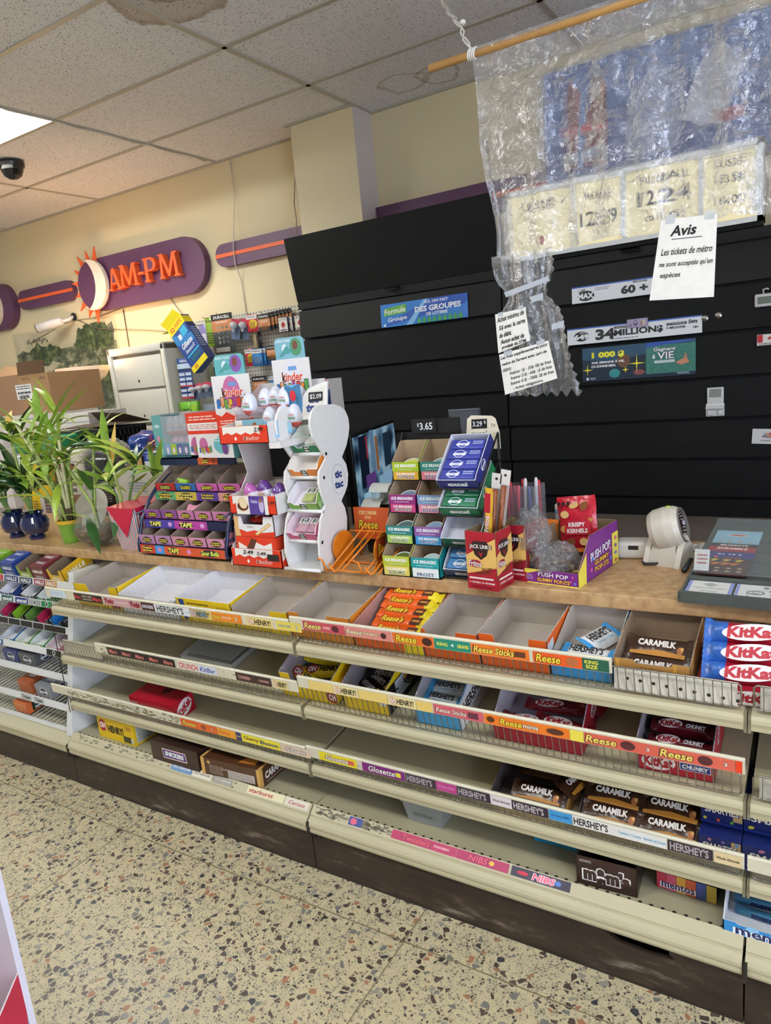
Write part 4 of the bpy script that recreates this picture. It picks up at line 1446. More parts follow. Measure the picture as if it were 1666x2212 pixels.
def d_flag(F, w, h):
    F.rect(0, h * .12, w, h * .7, P('#e9e4de'))
    for s in (-1, 1):
        F.rect(s * w * .38, h * .12, w * .22, h * .7, P('#c4242c'))
    F.poly([(-w * .1, h * .1), (-w * .04, h * .16), (0, h * .34), (w * .04, h * .16), (w * .1, h * .1), (w * .03, 0), (-w * .03, 0)], P('#c4242c'))
    F.txt('TORONTO', 0, -h * .38, w * .86, h * .16, P('#3a3432'), 0, .02)


sticker('flag_magnet', 'red and white flag magnet reading TORONTO at the right edge', 'magnet', -.257, -.165, 1.472, 1.516, '#e4dfd8', d_flag, t=.006)


def d_maple(F, w, h):
    for k, c in enumerate(('#5a3a5a', '#3a6a5a', '#c4542c', '#b8343a', '#d08a3a', '#3a5a7a', '#7a4a6a')):
        a = PI * (.1 + .8 * k / 6)
        F.poly([(0, -h * .1), (w * .2 * math.cos(a - .14), -h * .1 + h * .3 * math.sin(a - .14)), (w * .24 * math.cos(a), -h * .1 + h * .42 * math.sin(a)), (w * .2 * math.cos(a + .14), -h * .1 + h * .3 * math.sin(a + .14))], P(c))
    F.txt('CANADA 150', 0, -h * .28, w * .5, h * .09, P('#55504c'))


sticker('postcard', 'white postcard with a coloured maple leaf at the right edge', 'card', -.272, -.14, 1.062, 1.125, '#d9d8d4', d_maple, rz=.05)

# ---------------------------------------------------------------- cables, cameras, pole lamp
def cable(pts, r, mat, label, name='cable'):
    return tag(MB().tube(pts, r, mat, 5).build(name), label, 'cable')


WC, GC = mt('#d0cbbd', .5), mt('#7d7460', .6)
cable([(-3.51 + .012 * math.sin(i * 1.9) * (1 if i % 3 else .3), 1.9 + i * .098, CEIL - .009 - .003 * (i % 2)) for i in range(20)], .004, WC, 'white cable run along the ceiling grid past the light')
cable([(-3.385, 3.853, 2.955), (-3.384, 3.851, 2.74), (-3.4, 3.808, 2.5), (-3.417, 3.805, 2.4), (-3.42, 3.805, 2.3), (-3.425, 3.85, 2.2), (-3.421, 3.852, 1.98)], .0035, WC, 'white cable hanging down the wall over the purple strip')
cable([(-2.741, 3.68, 2.962), (-2.748, 3.69, 2.85), (-2.738, 3.69, 2.8), (-2.75, 3.69, 2.71), (-2.752, 3.69, 2.6), (-2.748, 3.69, 2.5), (-2.74, 3.8, 2.35)], .004, WC, 'white cable hanging at the left corner of the pillar')
cable([(-2.746, 3.70, 2.96), (-2.755, 3.7, 2.72), (-2.79, 3.7, 2.55), (-2.786, 3.7, 2.45), (-2.8, 3.7, 2.39), (-2.795, 3.78, 2.2)], .003, GC, 'thin grey wire hanging beside the pillar')
cable([(-5.9, 3.85, 2.03), (-5.666, 3.852, 2.078), (-5.45, 3.852, 2.13), (-5.27, 3.85, 2.14), (-4.99, 3.85, 2.13), (-4.681, 3.852, 2.165), (-4.31, 3.852, 2.173), (-4.2, 3.852, 2.18), (-4.136, 3.852, 2.168), (-4.0, 3.852, 2.0)], .003, GC, 'thin wire strung along the wall under the AM-PM sign')
cable([(-5.27, 3.85, 2.15), (-5.0, 3.845, 2.05), (-4.777, 3.845, 2.014), (-4.5, 3.845, 1.98), (-4.26, 3.845, 1.946), (-3.95, 3.845, 1.9)], .003, GC, 'wire sagging from the white camera to the razor box')
cable([(-4.668, 3.853, 2.156), (-4.672, 3.853, 1.6)], .004, mt('#6e6248', .7), 'straight brown wire down the wall behind the white cabinet')

bc = thing('bullet_camera', 'white bullet security camera mounted on the wall above the poster', 'security camera', (-5.27, 3.85, 2.17))
WCAM = mt('#e2e0da', .35)
MB().lathe([(0, 0), (.03, 0), (.03, .012), (.022, .016), (0, .016)], mt('#1c1c1c', .4), 16).build('mount', bc).rotation_euler = (R(90), 0, 0)
MB().tube([(0, -.012, 0), (-.01, -.05, -.025), (-.05, -.09, -.035)], .014, WCAM, 10).build('arm', bc)
m = MB()
d = Vector((-.2, -.14, -.045)).normalized()
m.tube([Vector((-.04, -.08, -.03)), Vector((-.06, -.095, -.035)), Vector((-.06, -.095, -.035)) + d * .19], .038, WCAM, 14, rr=[.028, .038, .04])
m.build('body', bc)
m = MB()
e = Vector((-.06, -.095, -.035)) + d * .191
m.tube([e, e + d * .006], .037, mt('#101214', .15), 14)
m.build('lens_front', bc)
m = MB().tube([e + d * .006 + Vector((0, 0, .012)), e + d * .009 + Vector((0, 0, .012))], .008, mt('#c9ccd0', .3), 8)
m.build('lens', bc)
dc = thing('dome_camera', 'black dome security camera on the ceiling at the left edge', 'security camera', (-4.27, 2.87, CEIL - .006))
MB().lathe([(0, 0), (.075, 0), (.078, -.012), (.074, -.03), (0, -.03)], mt('#17191a', .35), 24).build('base_ring', dc)
MB().lathe([(.066, -.03), (.064, -.05), (.05, -.08), (.026, -.096), (0, -.1)], mt('#0b0d0f', .08), 24).build('dome', dc)

fl = thing('floor_lamp', 'brass torchiere lamp with a white glass bowl, lit, left of the white cabinet', 'lamp', (-4.6, 3.35, 0))
GOLD = mt('#b08d4c', .25, .9, var=.15)
bp_ = [(.13, 0), (.13, .02), (.03, .05), (.016, .1), (.014, .8), (.02, .84), (.03, .9), (.016, 1.0), (.02, 1.1), (.034, 1.3), (.046, 1.42), (.03, 1.47), (.012, 1.49), (.03, 1.51), (.034, 1.53), (.012, 1.55), (.025, 1.58), (.04, 1.62)]
MB().lathe(bp_, GOLD, 20).build('pole', fl)
bowlm = bpy.data.materials.new('lamp_glass')
bowlm.use_nodes = True
b = bowlm.node_tree.nodes['Principled BSDF']
b.inputs['Base Color'].default_value = lin('#e9dcc6')
b.inputs['Roughness'].default_value = .3
b.inputs['Emission Color'].default_value = lin('#ffc890')
b.inputs['Emission Strength'].default_value = .25
MB().lathe([(.03, 1.61), (.1, 1.625), (.15, 1.655), (.18, 1.7), (.187, 1.735), (.183, 1.735), (.175, 1.7), (.146, 1.662), (.1, 1.632), (.03, 1.618)], bowlm, 32).build('glass_bowl', fl)
bulb = MB().lathe([(0, 1.63), (.016, 1.64), (.018, 1.67), (.008, 1.69), (0, 1.692)], mt('#fff0d8', .3, emit=6., var=0), 12)
bulb.build('bulb', fl)
lamp('torchiere_bulb', 'POINT', (-4.6, 3.35, 1.76), 15, (1, .6, .32), shadow_soft_size=.06)

tk = thing('lucky_tassel', 'gold gourd charm with a red tassel hanging in front of the brass lamp', 'ornament', (-4.62, 3.22, 1.5))
MB().tube([(0, 0, .14), (.004, 0, .06), (0, 0, 0)], .003, mt('#a8282a', .7), 5).lathe([(0, .02), (.014, .03), (.018, .045), (.01, .06), (0, .062)], mt('#a8282a', .7), 10).build('cord', tk)
MB().lathe([(0, 0), (.012, -.008), (.016, -.022), (.009, -.035), (.02, -.048), (.026, -.066), (.018, -.086), (0, -.092)], GOLD, 16).lathe([(0, -.094), (.02, -.1), (.034, -.108), (.03, -.126), (.012, -.132), (0, -.133)], GOLD, 16).build('gourd', tk)
m = MB()
for k in range(14):
    a = k * 2.4
    r = .014 * math.sqrt(k / 14)
    m.tube([(r * .4 * math.cos(a), r * .4 * math.sin(a), -.133), (r * math.cos(a), r * math.sin(a), -.16), (r * 1.2 * math.cos(a) + .006, r * math.sin(a), -.27)], .0045, mt('#b81d24', .7), 4)
m.build('tassel', tk)
# ---------------------------------------------------------------- builders for packaging
def wallpoly(m, pts, n, t, out, inn):
    """card wall: polygon with its printed side out and its plain side inn, n points outwards"""
    n = Vector(n) * t
    a = [Vector(p) for p in pts]
    b = [p - n for p in a]
    k = len(a)
    m.add(a, [range(k)], out)
    m.add(b, [range(k - 1, -1, -1)], inn)
    m.add(a + b, [(i, i + k, (i + 1) % k + k, (i + 1) % k) for i in range(k)], inn)


def zigzag(p, q, s=.006, a=.0022):
    """torn perforation between two 2-d points"""
    n = max(2, int(math.hypot(q[0] - p[0], q[1] - p[1]) / s))
    out = []
    for i in range(n):
        f = i / n
        out.append((p[0] + (q[0] - p[0]) * f, p[1] + (q[1] - p[1]) * f + (a if i % 2 else 0)))
    return out + [q]


def tray_mesh(w, d, hf, hb, out, inn, notch=None, rise=.55, zig=True, front=None, right=None, left=None, t=.0025, cut=None, shoulder=0.):
    m = MB()
    m.box((0, 0, 0), (w, d, t), out, top=inn)
    f = [(0, 0), (w, 0), (w, hf)]
    if notch:                                      # (from, to, depth) as fractions of the width and height
        a, b, dp = notch
        f += [(w * b + .006, hf), (w * b, hf * (1 - dp)), (w * a, hf * (1 - dp)), (w * a - .006, hf)]
    f += [(0, hf)]
    wallpoly(m, [(x, 0, z) for x, z in f], (0, -1, 0), t, out, inn)
    top = [(d, hb), (d * rise, hb)] if rise < .97 else [(d, hb)]
    edge = zigzag(top[-1], (shoulder, hf + (.0 if not shoulder else hf * .0))) if zig else [top[-1], (shoulder, hf)]
    if shoulder:
        edge.append((0, hf))
    sp = [(0, 0), (d, 0)] + top[:-1] + edge
    wallpoly(m, [(w, y, z) for y, z in sp], (1, 0, 0), t, out, inn)
    wallpoly(m, [(0, y, z) for y, z in sp][::-1], (-1, 0, 0), t, out, inn)
    wallpoly(m, [(w, d, 0), (0, d, 0), (0, d, hb), (w, d, hb)], (0, 1, 0), t, out, inn)
    if front:
        F = Face(m, (w / 2, 0, hf / 2))
        front(F, w, hf)
    if right:
        F = Face(m, (w, d / 2, hf / 2), Y, Z)
        right(F, d, hf)
    if left:
        F = Face(m, (0, d / 2, hf / 2), -Y, Z)
        left(F, d, hf)
    return m


def tray(name, label, cat, loc, w, d, hf, hb, out, inn, rz=0., tilt=0., group=None, **k):
    o = tray_mesh(w, d, hf, hb, out, inn, **k).build(name)
    return tag(o, label, cat, group, loc=loc, rot=(tilt, 0, rz))


def carton(name, label, cat, loc, w, d, h, mat, rz=0., tilt=0., front=None, right=None, left=None, top=None, group=None, r=0.):
    m = MB()
    m.box((0, 0, 0), (w, d, h), mat)
    for fn, c, u, v, a, b in ((front, (w / 2, 0, h / 2), X, Z, w, h), (right, (w, d / 2, h / 2), Y, Z, d, h), (left, (0, d / 2, h / 2), -Y, Z, d, h), (top, (w / 2, d / 2, h), X, Y, w, d)):
        if fn:
            fn(Face(m, c, u, v), a, b)
    return tag(m.build(name), label, cat, group, loc=loc, rot=(tilt, 0, rz))


def bar_mesh(L, Wd, T, mat, deco=None, crimp=.012, end=None, seg=None):
    """flow-wrapped bar lying on its back: puffed middle, flat crimped ends"""
    m = MB()
    xs_ = [0, crimp * .5, crimp, crimp + .006, crimp + .014] + [crimp + .014 + (L - 2 * crimp - .028) * k / 8 for k in range(1, 8)] + [L - crimp - .014, L - crimp - .006, L - crimp, L - crimp * .5, L]
    ny = 10
    vs = []
    rnd = random.Random(int(L * 1e5 + Wd * 1e4))
    for i, x in enumerate(xs_):
        e = min(x, L - x)
        q = 0.07 if e <= crimp else min(1., .07 + .93 * ((e - crimp) / .014) ** .6)
        wv = Wd / 2 * (1.04 if e <= crimp else 1 - .03 * rnd.random())
        for k in range(ny + 1):
            yv = -1 + 2 * k / ny
            hz = (1 - abs(yv) ** 3.2) * T * q + (.0008 * (k % 2) if e <= crimp else 0)
            vs.append((x - L / 2 + (.0015 * (k % 2) if i in (0, len(xs_) - 1) else 0), yv * wv, T * .5 + (hz - T * .5 if q > .5 else hz - T * .0 - T * .06)))
    n = len(xs_)
    fs = [(i * (ny + 1) + k, (i + 1) * (ny + 1) + k, (i + 1) * (ny + 1) + k + 1, i * (ny + 1) + k + 1) for i in range(n - 1) for k in range(ny)]
    if end:
        a, b = end
        fe = [f for f in fs if xs_[f[0] // (ny + 1)] < a * L or xs_[f[1] // (ny + 1)] > L * (1 - b)]
        m.add(vs, [f for f in fs if f not in fe], mat, True)
        m.add(vs, fe, end_mat[0], True)
    else:
        m.add(vs, fs, mat, True)
    m.add([(x - L / 2, s * Wd / 2 * .98, 0 if c == 0 else T * .3) for x in (crimp, L - crimp) for s in (-1, 1) for c in (0,)] + [], [(0, 2, 3, 1)], mat)
    if deco:
        deco(Face(m, (0, 0, T * 1.005), X, Y, lift=.0008), L - 2 * crimp, Wd * .8)
    return m


end_mat = [None]


def put(o, label, loc, rot, cat=None, group=None):
    c = o.copy()
    COL.objects.link(c)
    c['label'] = label
    if group:
        c['group'] = group
    c.location, c.rotation_euler = loc, rot
    return c


CARD = K('#a79a88')
CARDG = K('#b3a99d')
CARDW = K('#e3e2e4')
KRED, KWH = P('#d93a1e'), P('#f1ece2')


def kinder_front(txt=True, h0=.55):
    def f(F, w, h):
        pts = [(-w * .42, h * .48), (-w * .42, h * .12)]
        for k in range(9):
            pts.append((-w * .42 + w * .76 * k / 8, h * (.02 + (.13 if k % 2 else 0) - .03 * k / 8)))
        pts += [(w * .34, h * .48)]
        F.poly(pts, KWH)
        if txt:
            F.otx('kinder', w * .16, -h * .2, w * .3, h * .2, KRED, KWH, .06)
            F.txt('k', w * .03, -h * .19, w * .035, h * .22, P('#1d1a18'), 0, .03)
        F.ell(-w * .16, -h * .2, w * .05, h * .2, KWH, 12)
    return f


# ---------------------------------------------------------------- kinder egg display tower
KC = mt('#e7e4e2', .5, var=.04)
kt = thing('candy_display_tower', 'white three-tier cardboard chocolate display with red front trays', 'display stand', (-1.745, 1.72, WT))
m = MB()
m.box((0, .27, 0), (.285, .276, .46), mt('#b5aca6', .6))
m.box((0, .27, .46), (.285, .276, .6), KC)
m.build('back_panel', kt)
for zc, zz in ((.14, .24), (.31, .44)):
    m = MB()
    m.prism([(.003, .269, zc - .05), (.14, .269, zc - .05), (.155, .269, zc), (.155, .269, zz - .06), (.12, .269, zz - .02), (.003, .269, zz - .02)], (0, .0008, 0), mt('#121214', .6))
    m.build('dark_cutout', kt)
m = MB().prism([(0, .0, 0), (0, .27, 0), (0, .27, .55), (0, .1, .45), (0, .14, .3), (0, .09, .24), (0, .13, .1), (0, .02, .07)], (.004, 0, 0), mt('#dcd8d6', .5))
m.build('side_panel', kt)
for z, hf, w, x in ((0, .062, .222, .008), (.183, .062, .205, .032), (.418, .058, .212, .03)):
    m = tray_mesh(w, .25, hf, hf * 1.15, KRED, KWH, zig=False, rise=.4, front=kinder_front(z != .183))
    m.T = None
    for v in m.v:
        v += Vector((x, 0, z))
    Fr = Face(m, (x + w, .125, z + .034), Y, Z, lift=.0006)
    Fr.rect(0, 0, .25, .068, KC) if z else Fr.poly([(-.12, -.01), (-.08, .012), (-.04, 0), (0, .016), (.12, .02), (.12, .033), (-.12, .03)], KWH)
    F = Face(m, (x + w / 2, 0, z + .031), lift=.003)
    if z == .183:
        F.rect(0, 0, .14, .062, KWH)
        F.ell(-.04, .002, .045, .05, P('#e2c49a'), 20)
        F.ell(-.04, -.004, .05, .03, P('#5b2f1c'), 16)
        F.ell(-.036, .006, .036, .036, P('#ecd5b0'), 16)
        F.rect(.022, 0, .066, .062, P('#4d3a8c'))
        F.txt('Veena', .012, .014, .03, .013, P('#d8cdf0'), .2, .02)
        F.ell(.042, .0, .022, .05, P('#c9b8d8'), 14)
        F.ell(.042, .018, .014, .018, P('#8a5a4a'), 12)
        F.txt('2.49', .085, .01, .028, .012, P('#1d1716'), .2, .02)
    elif z == 0:
        F.txt('2.49', -.03, .02, .045, .014, P('#17110f'), .25, .02)
        F.txt('2.49', .028, .018, .04, .012, P('#17110f'), .25, .02)
        F.rect(.078, .006, .05, .022, P('#1c1a1c'))
    else:
        F.txt('2.99', .07, .014, .036, .014, P('#17110f'), .25, .02)
    m.build('tray', kt)
m = MB().box((.02, .2, .418), (.285, .268, .424), KC).box((.24, 0, .4), (.285, .268, .418), KC)
m.build('shelf', kt)
m = MB().prism([(0, .09, .418), (0, .27, .418), (0, .27, .6), (0, .2, .56), (0, .12, .5)], (.003, 0, 0), mt('#e3c9cb', .5))
m.build('pink_side_flap', kt)

# chocolate boxes in the bottom tray
def d_maxi(F, w, h):
    F.poly([(-w * .45, h * .3), (-w * .2, h * .1), (0, h * .32), (w * .2, h * .2), (w * .4, h * .32), (w * .4, -h * .45), (-w * .45, -h * .45)], KWH)
    F.poly([(-w * .4, -.3 * h), (-w * .1, h * .45), (w * .04, h * .4), (-w * .22, -h * .4)], P('#5b3220'))
    F.txt('maxi', w * .05, -h * .12, w * .18, h * .16, P('#3a2a22'), .2, .01)
    F.ell(-w * .3, -h * .3, w * .12, h * .2, P('#b98648'))


carton('chocolate_box', 'closed red chocolate box standing in the bottom tray of the white display tower', 'chocolate box', (-1.715, 1.73, .9235), .175, .12, .098, KRED, front=d_maxi, right=lambda F, w, h: (F.ell(0, 0, w * .3, h * .3, P('#8a5a34')), F.ell(w * .3, h * .1, w * .25, h * .3, KWH)))


def d_bueno(F, w, h):
    F.poly([(-w * .5, -h * .5), (w * .5, -h * .5), (w * .5, -h * .22), (w * .2, -h * .3), (0, -h * .18), (-w * .2, -h * .28), (-w * .36, -h * .16), (-w * .5, -h * .3)], KRED)
    F.poly([(-w * .5, -h * .5), (-w * .36, -h * .5), (-w * .4, 0), (-w * .38, h * .5), (-w * .5, h * .5)], P('#e2b47a'))
    F.poly([(0, -h * .36), (w * .06, -h * .44), (w * .44, h * .1), (w * .38, h * .2)], P('#d8a860'))
    F.poly([(w * .02, -h * .34), (w * .06, -h * .38), (w * .4, h * .08), (w * .38, h * .14)], P('#efd9a8'))
    F.txt('White', -w * .1, -h * .02, w * .16, h * .12, P('#8a7a6a'), .25)


tray('chocolate_box', 'open white chocolate box stacked on the red one in the display tower', 'chocolate box', (-1.715, 1.732, 1.0225), .175, .17, .07, .115, P('#eceaea'), K('#b9b4b8'), zig=False, rise=.2, notch=(.22, .72, .4), front=d_bueno)
for k in range(2):
    m = bar_mesh(.075, .035, .016, FO('#c9302a'), lambda F, w, h: (F.rect(-w * .2, 0, w * .3, h * .9, P('#e9dcc8')), F.txt('bueno', w * .15, 0, w * .4, h * .3, P('#f4efe6'), .1)))
    tag(m.build('chocolate_bar'), ('upper', 'lower')[k] + ' chocolate bar inside the open white box of the display tower', 'chocolate bar', loc=(-1.63, 1.775 + .03 * k, 1.045 + .025 * (1 - k)), rot=(.3, 0, .1))


# foil eggs
def egg_profile(h):
    r = h * .355
    return [(r * math.sin(a) * (1 + .12 * math.cos(a)) if 0 < a < PI else 0, h * (.44 - .44 * math.cos(a)) if a < PI / 2 else h * (.44 - .56 * math.cos(a))) for a in [PI * k / 14 for k in range(15)]]


def egg(top, base, txtc):
    h = .078
    pf = egg_profile(h)
    t = MB()
    t.lathe(pf, None, 18, mf=lambda i: (base[0] if i < 5 else base[1] if i < 8 else top))
    F = Face(t, (0, -.0302, h * .42), lift=.0006)
    F.txt('SURPRISE', 0, 0, .026, .008, P(txtc), 0, .03)
    F.txt('kinder', 0, .011, .018, .006, P('#c8301e'), 0, .02)
    return t


WEGG = mt('#dfe3ee', .2, coat=.3)
egg_w = egg(WEGG, (mt('#c9584a', .25), WEGG), '#4f8a4a')
e0 = egg_w.build('chocolate_egg')
tag(e0, 'white foil egg at the left end of the upper egg row', 'chocolate egg')
egg_spots = [(-1.660, 1.820, 1.420, 'white foil egg at the left end of the upper egg row'),
             (-1.632, 1.875, 1.430, 'second white foil egg of the upper row'),
             (-1.588, 1.880, 1.433, 'third white foil egg of the upper row'),
             (-1.537, 1.860, 1.430, 'fourth white foil egg of the upper row'),
             (-1.500, 1.890, 1.430, 'white foil egg at the right end of the upper row'),
             (-1.577, 1.825, 1.368, 'white foil egg at the left of the lower row beside the small blue card'),
             (-1.533, 1.835, 1.372, 'middle white foil egg of the lower row'),
             (-1.492, 1.845, 1.372, 'white foil egg at the right of the lower row')]
for i, (x, y, z, lb) in enumerate(egg_spots):
    o = e0 if i == 0 else put(e0, lb, (0, 0, 0), (0, 0, 0))
    o.location, o.rotation_euler = (x, y, z), (0, .12 - .05 * (i % 3), .3)
    o['group'] = 'white foil eggs of the display tower'
pe = egg(mt('#5a3580', .25, coat=.3), (mt('#dfe0ec', .25), mt('#e9e6ee', .25)), '#b08a3a').build('chocolate_egg')
pe2 = egg(mt('#b060a8', .25, coat=.3), (mt('#dfe0ec', .25), mt('#e9e6ee', .25)), '#b08a3a').build('chocolate_egg')
tag(pe, 'purple-topped egg standing highest in the middle tray', 'chocolate egg', loc=(-1.605, 1.79, 1.13), rot=(0, -.1, .2))
tag(pe2, 'pink-topped egg at the left of the middle tray', 'chocolate egg', loc=(-1.64, 1.765, 1.125), rot=(0, -.2, .2))
put(pe, 'purple-topped egg at the right of the middle tray', (-1.553, 1.785, 1.12), (0, .15, .3))
# clear blister that holds the two rows
m = MB()
for k in range(6):
    m.lathe([(.02, .0), (.027, .012), (.028, .028), (.026, .03)], mt('#d8d4dc', .1, alpha=.35, var=0), 14, (.022 + .04 * k, .02 + .004 * k, 0))
m.box((0, 0, -.003), (.24, .05, 0), mt('#d8d4dc', .1, alpha=.35, var=0))
tag(m.build('egg_blister'), 'clear plastic egg tray under the upper row of foil eggs', 'tray', loc=(-1.70, 1.79, 1.418), rot=(0, 0, .3))
tag(MB().box((0, 0, 0), (.12, .09, .008), P('#7fb8d8')).box((0, 0, .008), (.12, .004, .034), P('#9cc8e0')).build('blue_carton'), 'light blue carton base under the lower row of foil eggs', 'carton', loc=(-1.595, 1.785, 1.358), rot=(0, 0, .2))


SUR = [('S', '#2f6fb8'), ('U', '#e8872a'), ('R', '#6aa83a'), ('P', '#e0b52a'), ('R', '#b0408a'), ('I', '#d8402a'), ('S', '#e8872a'), ('E', '#5aa84a')]


def surprise(F, cx, cy, w, h):
    for k, (c, col) in enumerate(SUR):
        x = cx - w / 2 + w * (k + .5) / 8
        y = cy + .14 * h * math.sin(k * 1.9) + .1 * h * (k / 4 - 1)
        F.txt(c, x, y, w / 8 * 1.0, h * 1.08, P('#2a3a5a'), 0, .1)
        F.txt(c, x, y, w / 8 * .86, h * .92, P(col), 0, .07)


def egg_header(F, w, h, bg, egg_c, pic):
    """back card of an egg carton: picture card on top, egg, name and red base"""
    F.ell(0, h * .2, w * .46, h * .56, P(egg_c), 24)
    F.rect(w * .04, h * .34, w * .22, h * .07, P('#6f98cc'))
    F.otx('kinder', w * .02, h * .2, w * .56, h * .15, KRED, KWH, .05)
    F.txt('k', -w * .21, h * .205, w * .08, h * .17, P('#1d1a18'), 0, .03)
    surprise(F, 0, h * .02, w * .88, h * .18)
    F.poly([(-w * .5, -h * .5), (w * .5, -h * .5), (w * .5, -h * .16), (w * .36, -h * .22), (w * .2, -h * .1), (0, -h * .22), (-w * .2, -h * .14), (-w * .34, -h * .22), (-w * .5, -h * .16)], KRED)
    F.lines(0, -h * .32, w * .8, h * .08, 2, P('#f4d8cc'))


for x, y, z, w, h, rz, egc, pc, lb in ((-1.88, 1.885, 1.362, .155, .2, .2, '#c46a9c', ('#69b3b8', '#8a58a8'), 'white egg display card with a pink egg and a teal picture card on top'),
                                      (-1.63, 1.93, 1.395, .145, .2, .16, '#e4e4ea', ('#7fb6c6', '#4f8f6a'), 'white egg display card with a white egg and a blue-green picture card on top')):
    t = thing('egg_display_card', lb, 'display card', (x, y, z), rz)
    m = MB().box((0, 0, 0), (w, .004, h), KC)
    F = Face(m, (w / 2, 0, h / 2))
    egg_header(F, w, h, '#fff', egc, pc)
    m.build('main_card', t)
    m = MB()
    pw, ph = w * .78, .075
    ext(m, [(w * .12 + px, pz + h - .004) for px, pz in [(0, 0), (pw, 0), (pw, ph - .01), (pw - .01, ph), (.01, ph), (0, ph - .01)]], .004, .008, P(pc[0]))
    F = Face(m, (w * .12 + pw / 2, .004, h + ph / 2))
    F.ell(pw * .22, 0, pw * .4, ph * .8, P(pc[1]), 16)
    F.ell(pw * .2, .006, pw * .18, ph * .4, P('#7a4a3a'), 14)
    F.ell(-pw * .16, -.006, pw * .2, ph * .5, P('#e6eef0'), 14)
    F.poly([(-pw * .4, -ph * .4), (pw * .1, -ph * .2), (-pw * .1, ph * .1)], P('#4f9a9a'))
    F.txt('WITH TOYS', -pw * .2, ph * .3, pw * .5, ph * .12, P('#f0f4f4'), .05, .03)
    m.build('picture_card', t)
m = MB().box((0, 0, 0), (.12, .03, .07), KC)
F = Face(m, (.06, 0, .035))
F.rect(.014, 0, .09, .07, P('#7fb0c0'))
F.rect(.035, -.01, .05, .05, P('#4f8a6a'))
F.ell(.02, .01, .02, .034, P('#8a5a34'))
F.ell(-.042, 0, .03, .05, P('#e6d2b0'))
F.ell(-.042, -.012, .034, .03, P('#5b2f1c'))
tag(m.build('picture_box'), 'small box with a brown and green picture standing in the top red tray', 'box', loc=(-1.665, 1.745, 1.342), rot=(R(-6), 0, .05))
m = MB().box((0, 0, 0), (.05, .004, .055), P('#8fbfe4'))
F = Face(m, (.025, 0, .027))
F.otx('toys', 0, .006, .036, .012, P('#e87a3a'), P('#f4f4f4'))
tag(m.build('small_blue_card'), 'small light blue card right of the picture box in the top tray', 'card', loc=(-1.54, 1.75, 1.35), rot=(0, 0, .1))
m = MB()
ext(m, pill(0, .04, 0, .1), 0, .004, P('#6fb2e0'))
F = Face(m, (.02, 0, .05))
F.ell(0, .014, .024, .036, P('#c8303a'))
F.txt('8x', 0, -.03, .026, .014, P('#f4f4f4'), 0, .04)
tag(m.build('round_blue_card'), 'upright rounded blue card at the right end of the egg rows', 'card', loc=(-1.512, 1.85, 1.41), rot=(0, 0, .1))
m = MB().box((0, 0, 0), (.12, .08, .13), P('#b9b6b0'))
F = Face(m, (.06, 0, .065))
F.ell(-.036, .02, .034, .046, P('#7f8894'))
F.ell(.0, .02, .034, .046, P('#3f7a7a'))
F.rect(.042, .052, .03, .018, P('#b8303a'))
F.txt('8', .033, .052, .008, .014, P('#f4f0ec'), 0, .03)
F.rect(.05, -.02, .018, .1, P('#2a3f6a'))
tag(m.build('toy_box'), 'grey toy box with two printed eggs standing behind the tower, right of the egg rows', 'box', loc=(-1.585, 2.02, 1.385), rot=(0, 0, .05))
tag(MB().box((0, 0, 0), (.08, .1, .44), mt('#3a3636', .6)).build('dark_stock_box'), 'dark stock box behind the display tower that the toy box stands on', 'box', loc=(-1.60, 2.03, .945))

# ---------------------------------------------------------------- bubble gum rack
NAVY = mt('#141d44', .3, coat=.3)
bg = thing('bubble_gum_rack', 'navy wire rack with three tiers of pink and purple gum boxes', 'rack', (-2.232, 1.735, WT))
for x in (0, .455):
    m = MB()
    m.tube([(x, .02, .012), (x, .0, .02), (x, .003, .05), (x, .03, .13), (x, .08, .2), (x, .13, .245), (x, .19, .28), (x, .23, .3), (x, .23, .012), (x, .04, .01)], .007, NAVY, 8)
    m.build('side_frame', bg)
    m = MB()
    for z in (.07, .16):
        m.tube([(x, .01, z), (x, .23, z + .04)], .004, NAVY, 6)
    m.build('side_wires', bg)
MB().box((.0, .222, .02), (.455, .228, .26), mt('#d6d0d2', .5)).build('back_panel', bg)
MB().prism([(.46, .04, .01), (.46, .23, .01), (.46, .23, .24), (.46, .12, .22), (.46, .05, .12)], (.003, 0, 0), mt('#d8c6cc', .5, var=.12)).build('pink_side_panel', bg)
STR = [[('#c8442a', 'Hubba\nBubba', '#f2d23a'), ('#3f8fd0', 'o', '#d88ab8'), ('#cf5230', 'TAPE', '#e8e24a'), ('#d4552e', 'o', '#d88ab8'), ('#cf5230', 'Sour Rolls', '#cfe04a')],
       [('#4a3f9c', 'TAPE', '#f2ea6a'), ('#4a3f9c', 'o', '#d8a0d0'), ('#b8409c', 'TAPE', '#f2ea6a'), ('#b8409c', 'o', '#e0a8d8'), ('#141d44', '', '')],
       [('#58a06a', 'Hubba\nBubba', '#f2d23a'), ('#c8b04a', 'Hubba\nBubba', '#f2e05a'), ('#5a3a90', 'Hubba\nBubba', '#d8c04a'), ('#d89a94', 'Hubba\nBubba', '#f2d23a')]]
TY = [(0., .012), (.045, .1), (.115, .194)]
GB = [[('#b884b0', '#d8c04a')] * 2 + [('#d08aa4', '#e0c83a')] * 3, [('#8f4a98', '#e8cf3a')] * 2 + [('#c87aa8', '#e8cf3a')] * 3, [('#b82a2a', '#cfd04a'), ('#2a62a8', '#e8d83a'), ('#c85aa8', '#e8d83a'), ('#cc62a8', '#e8d83a')]]
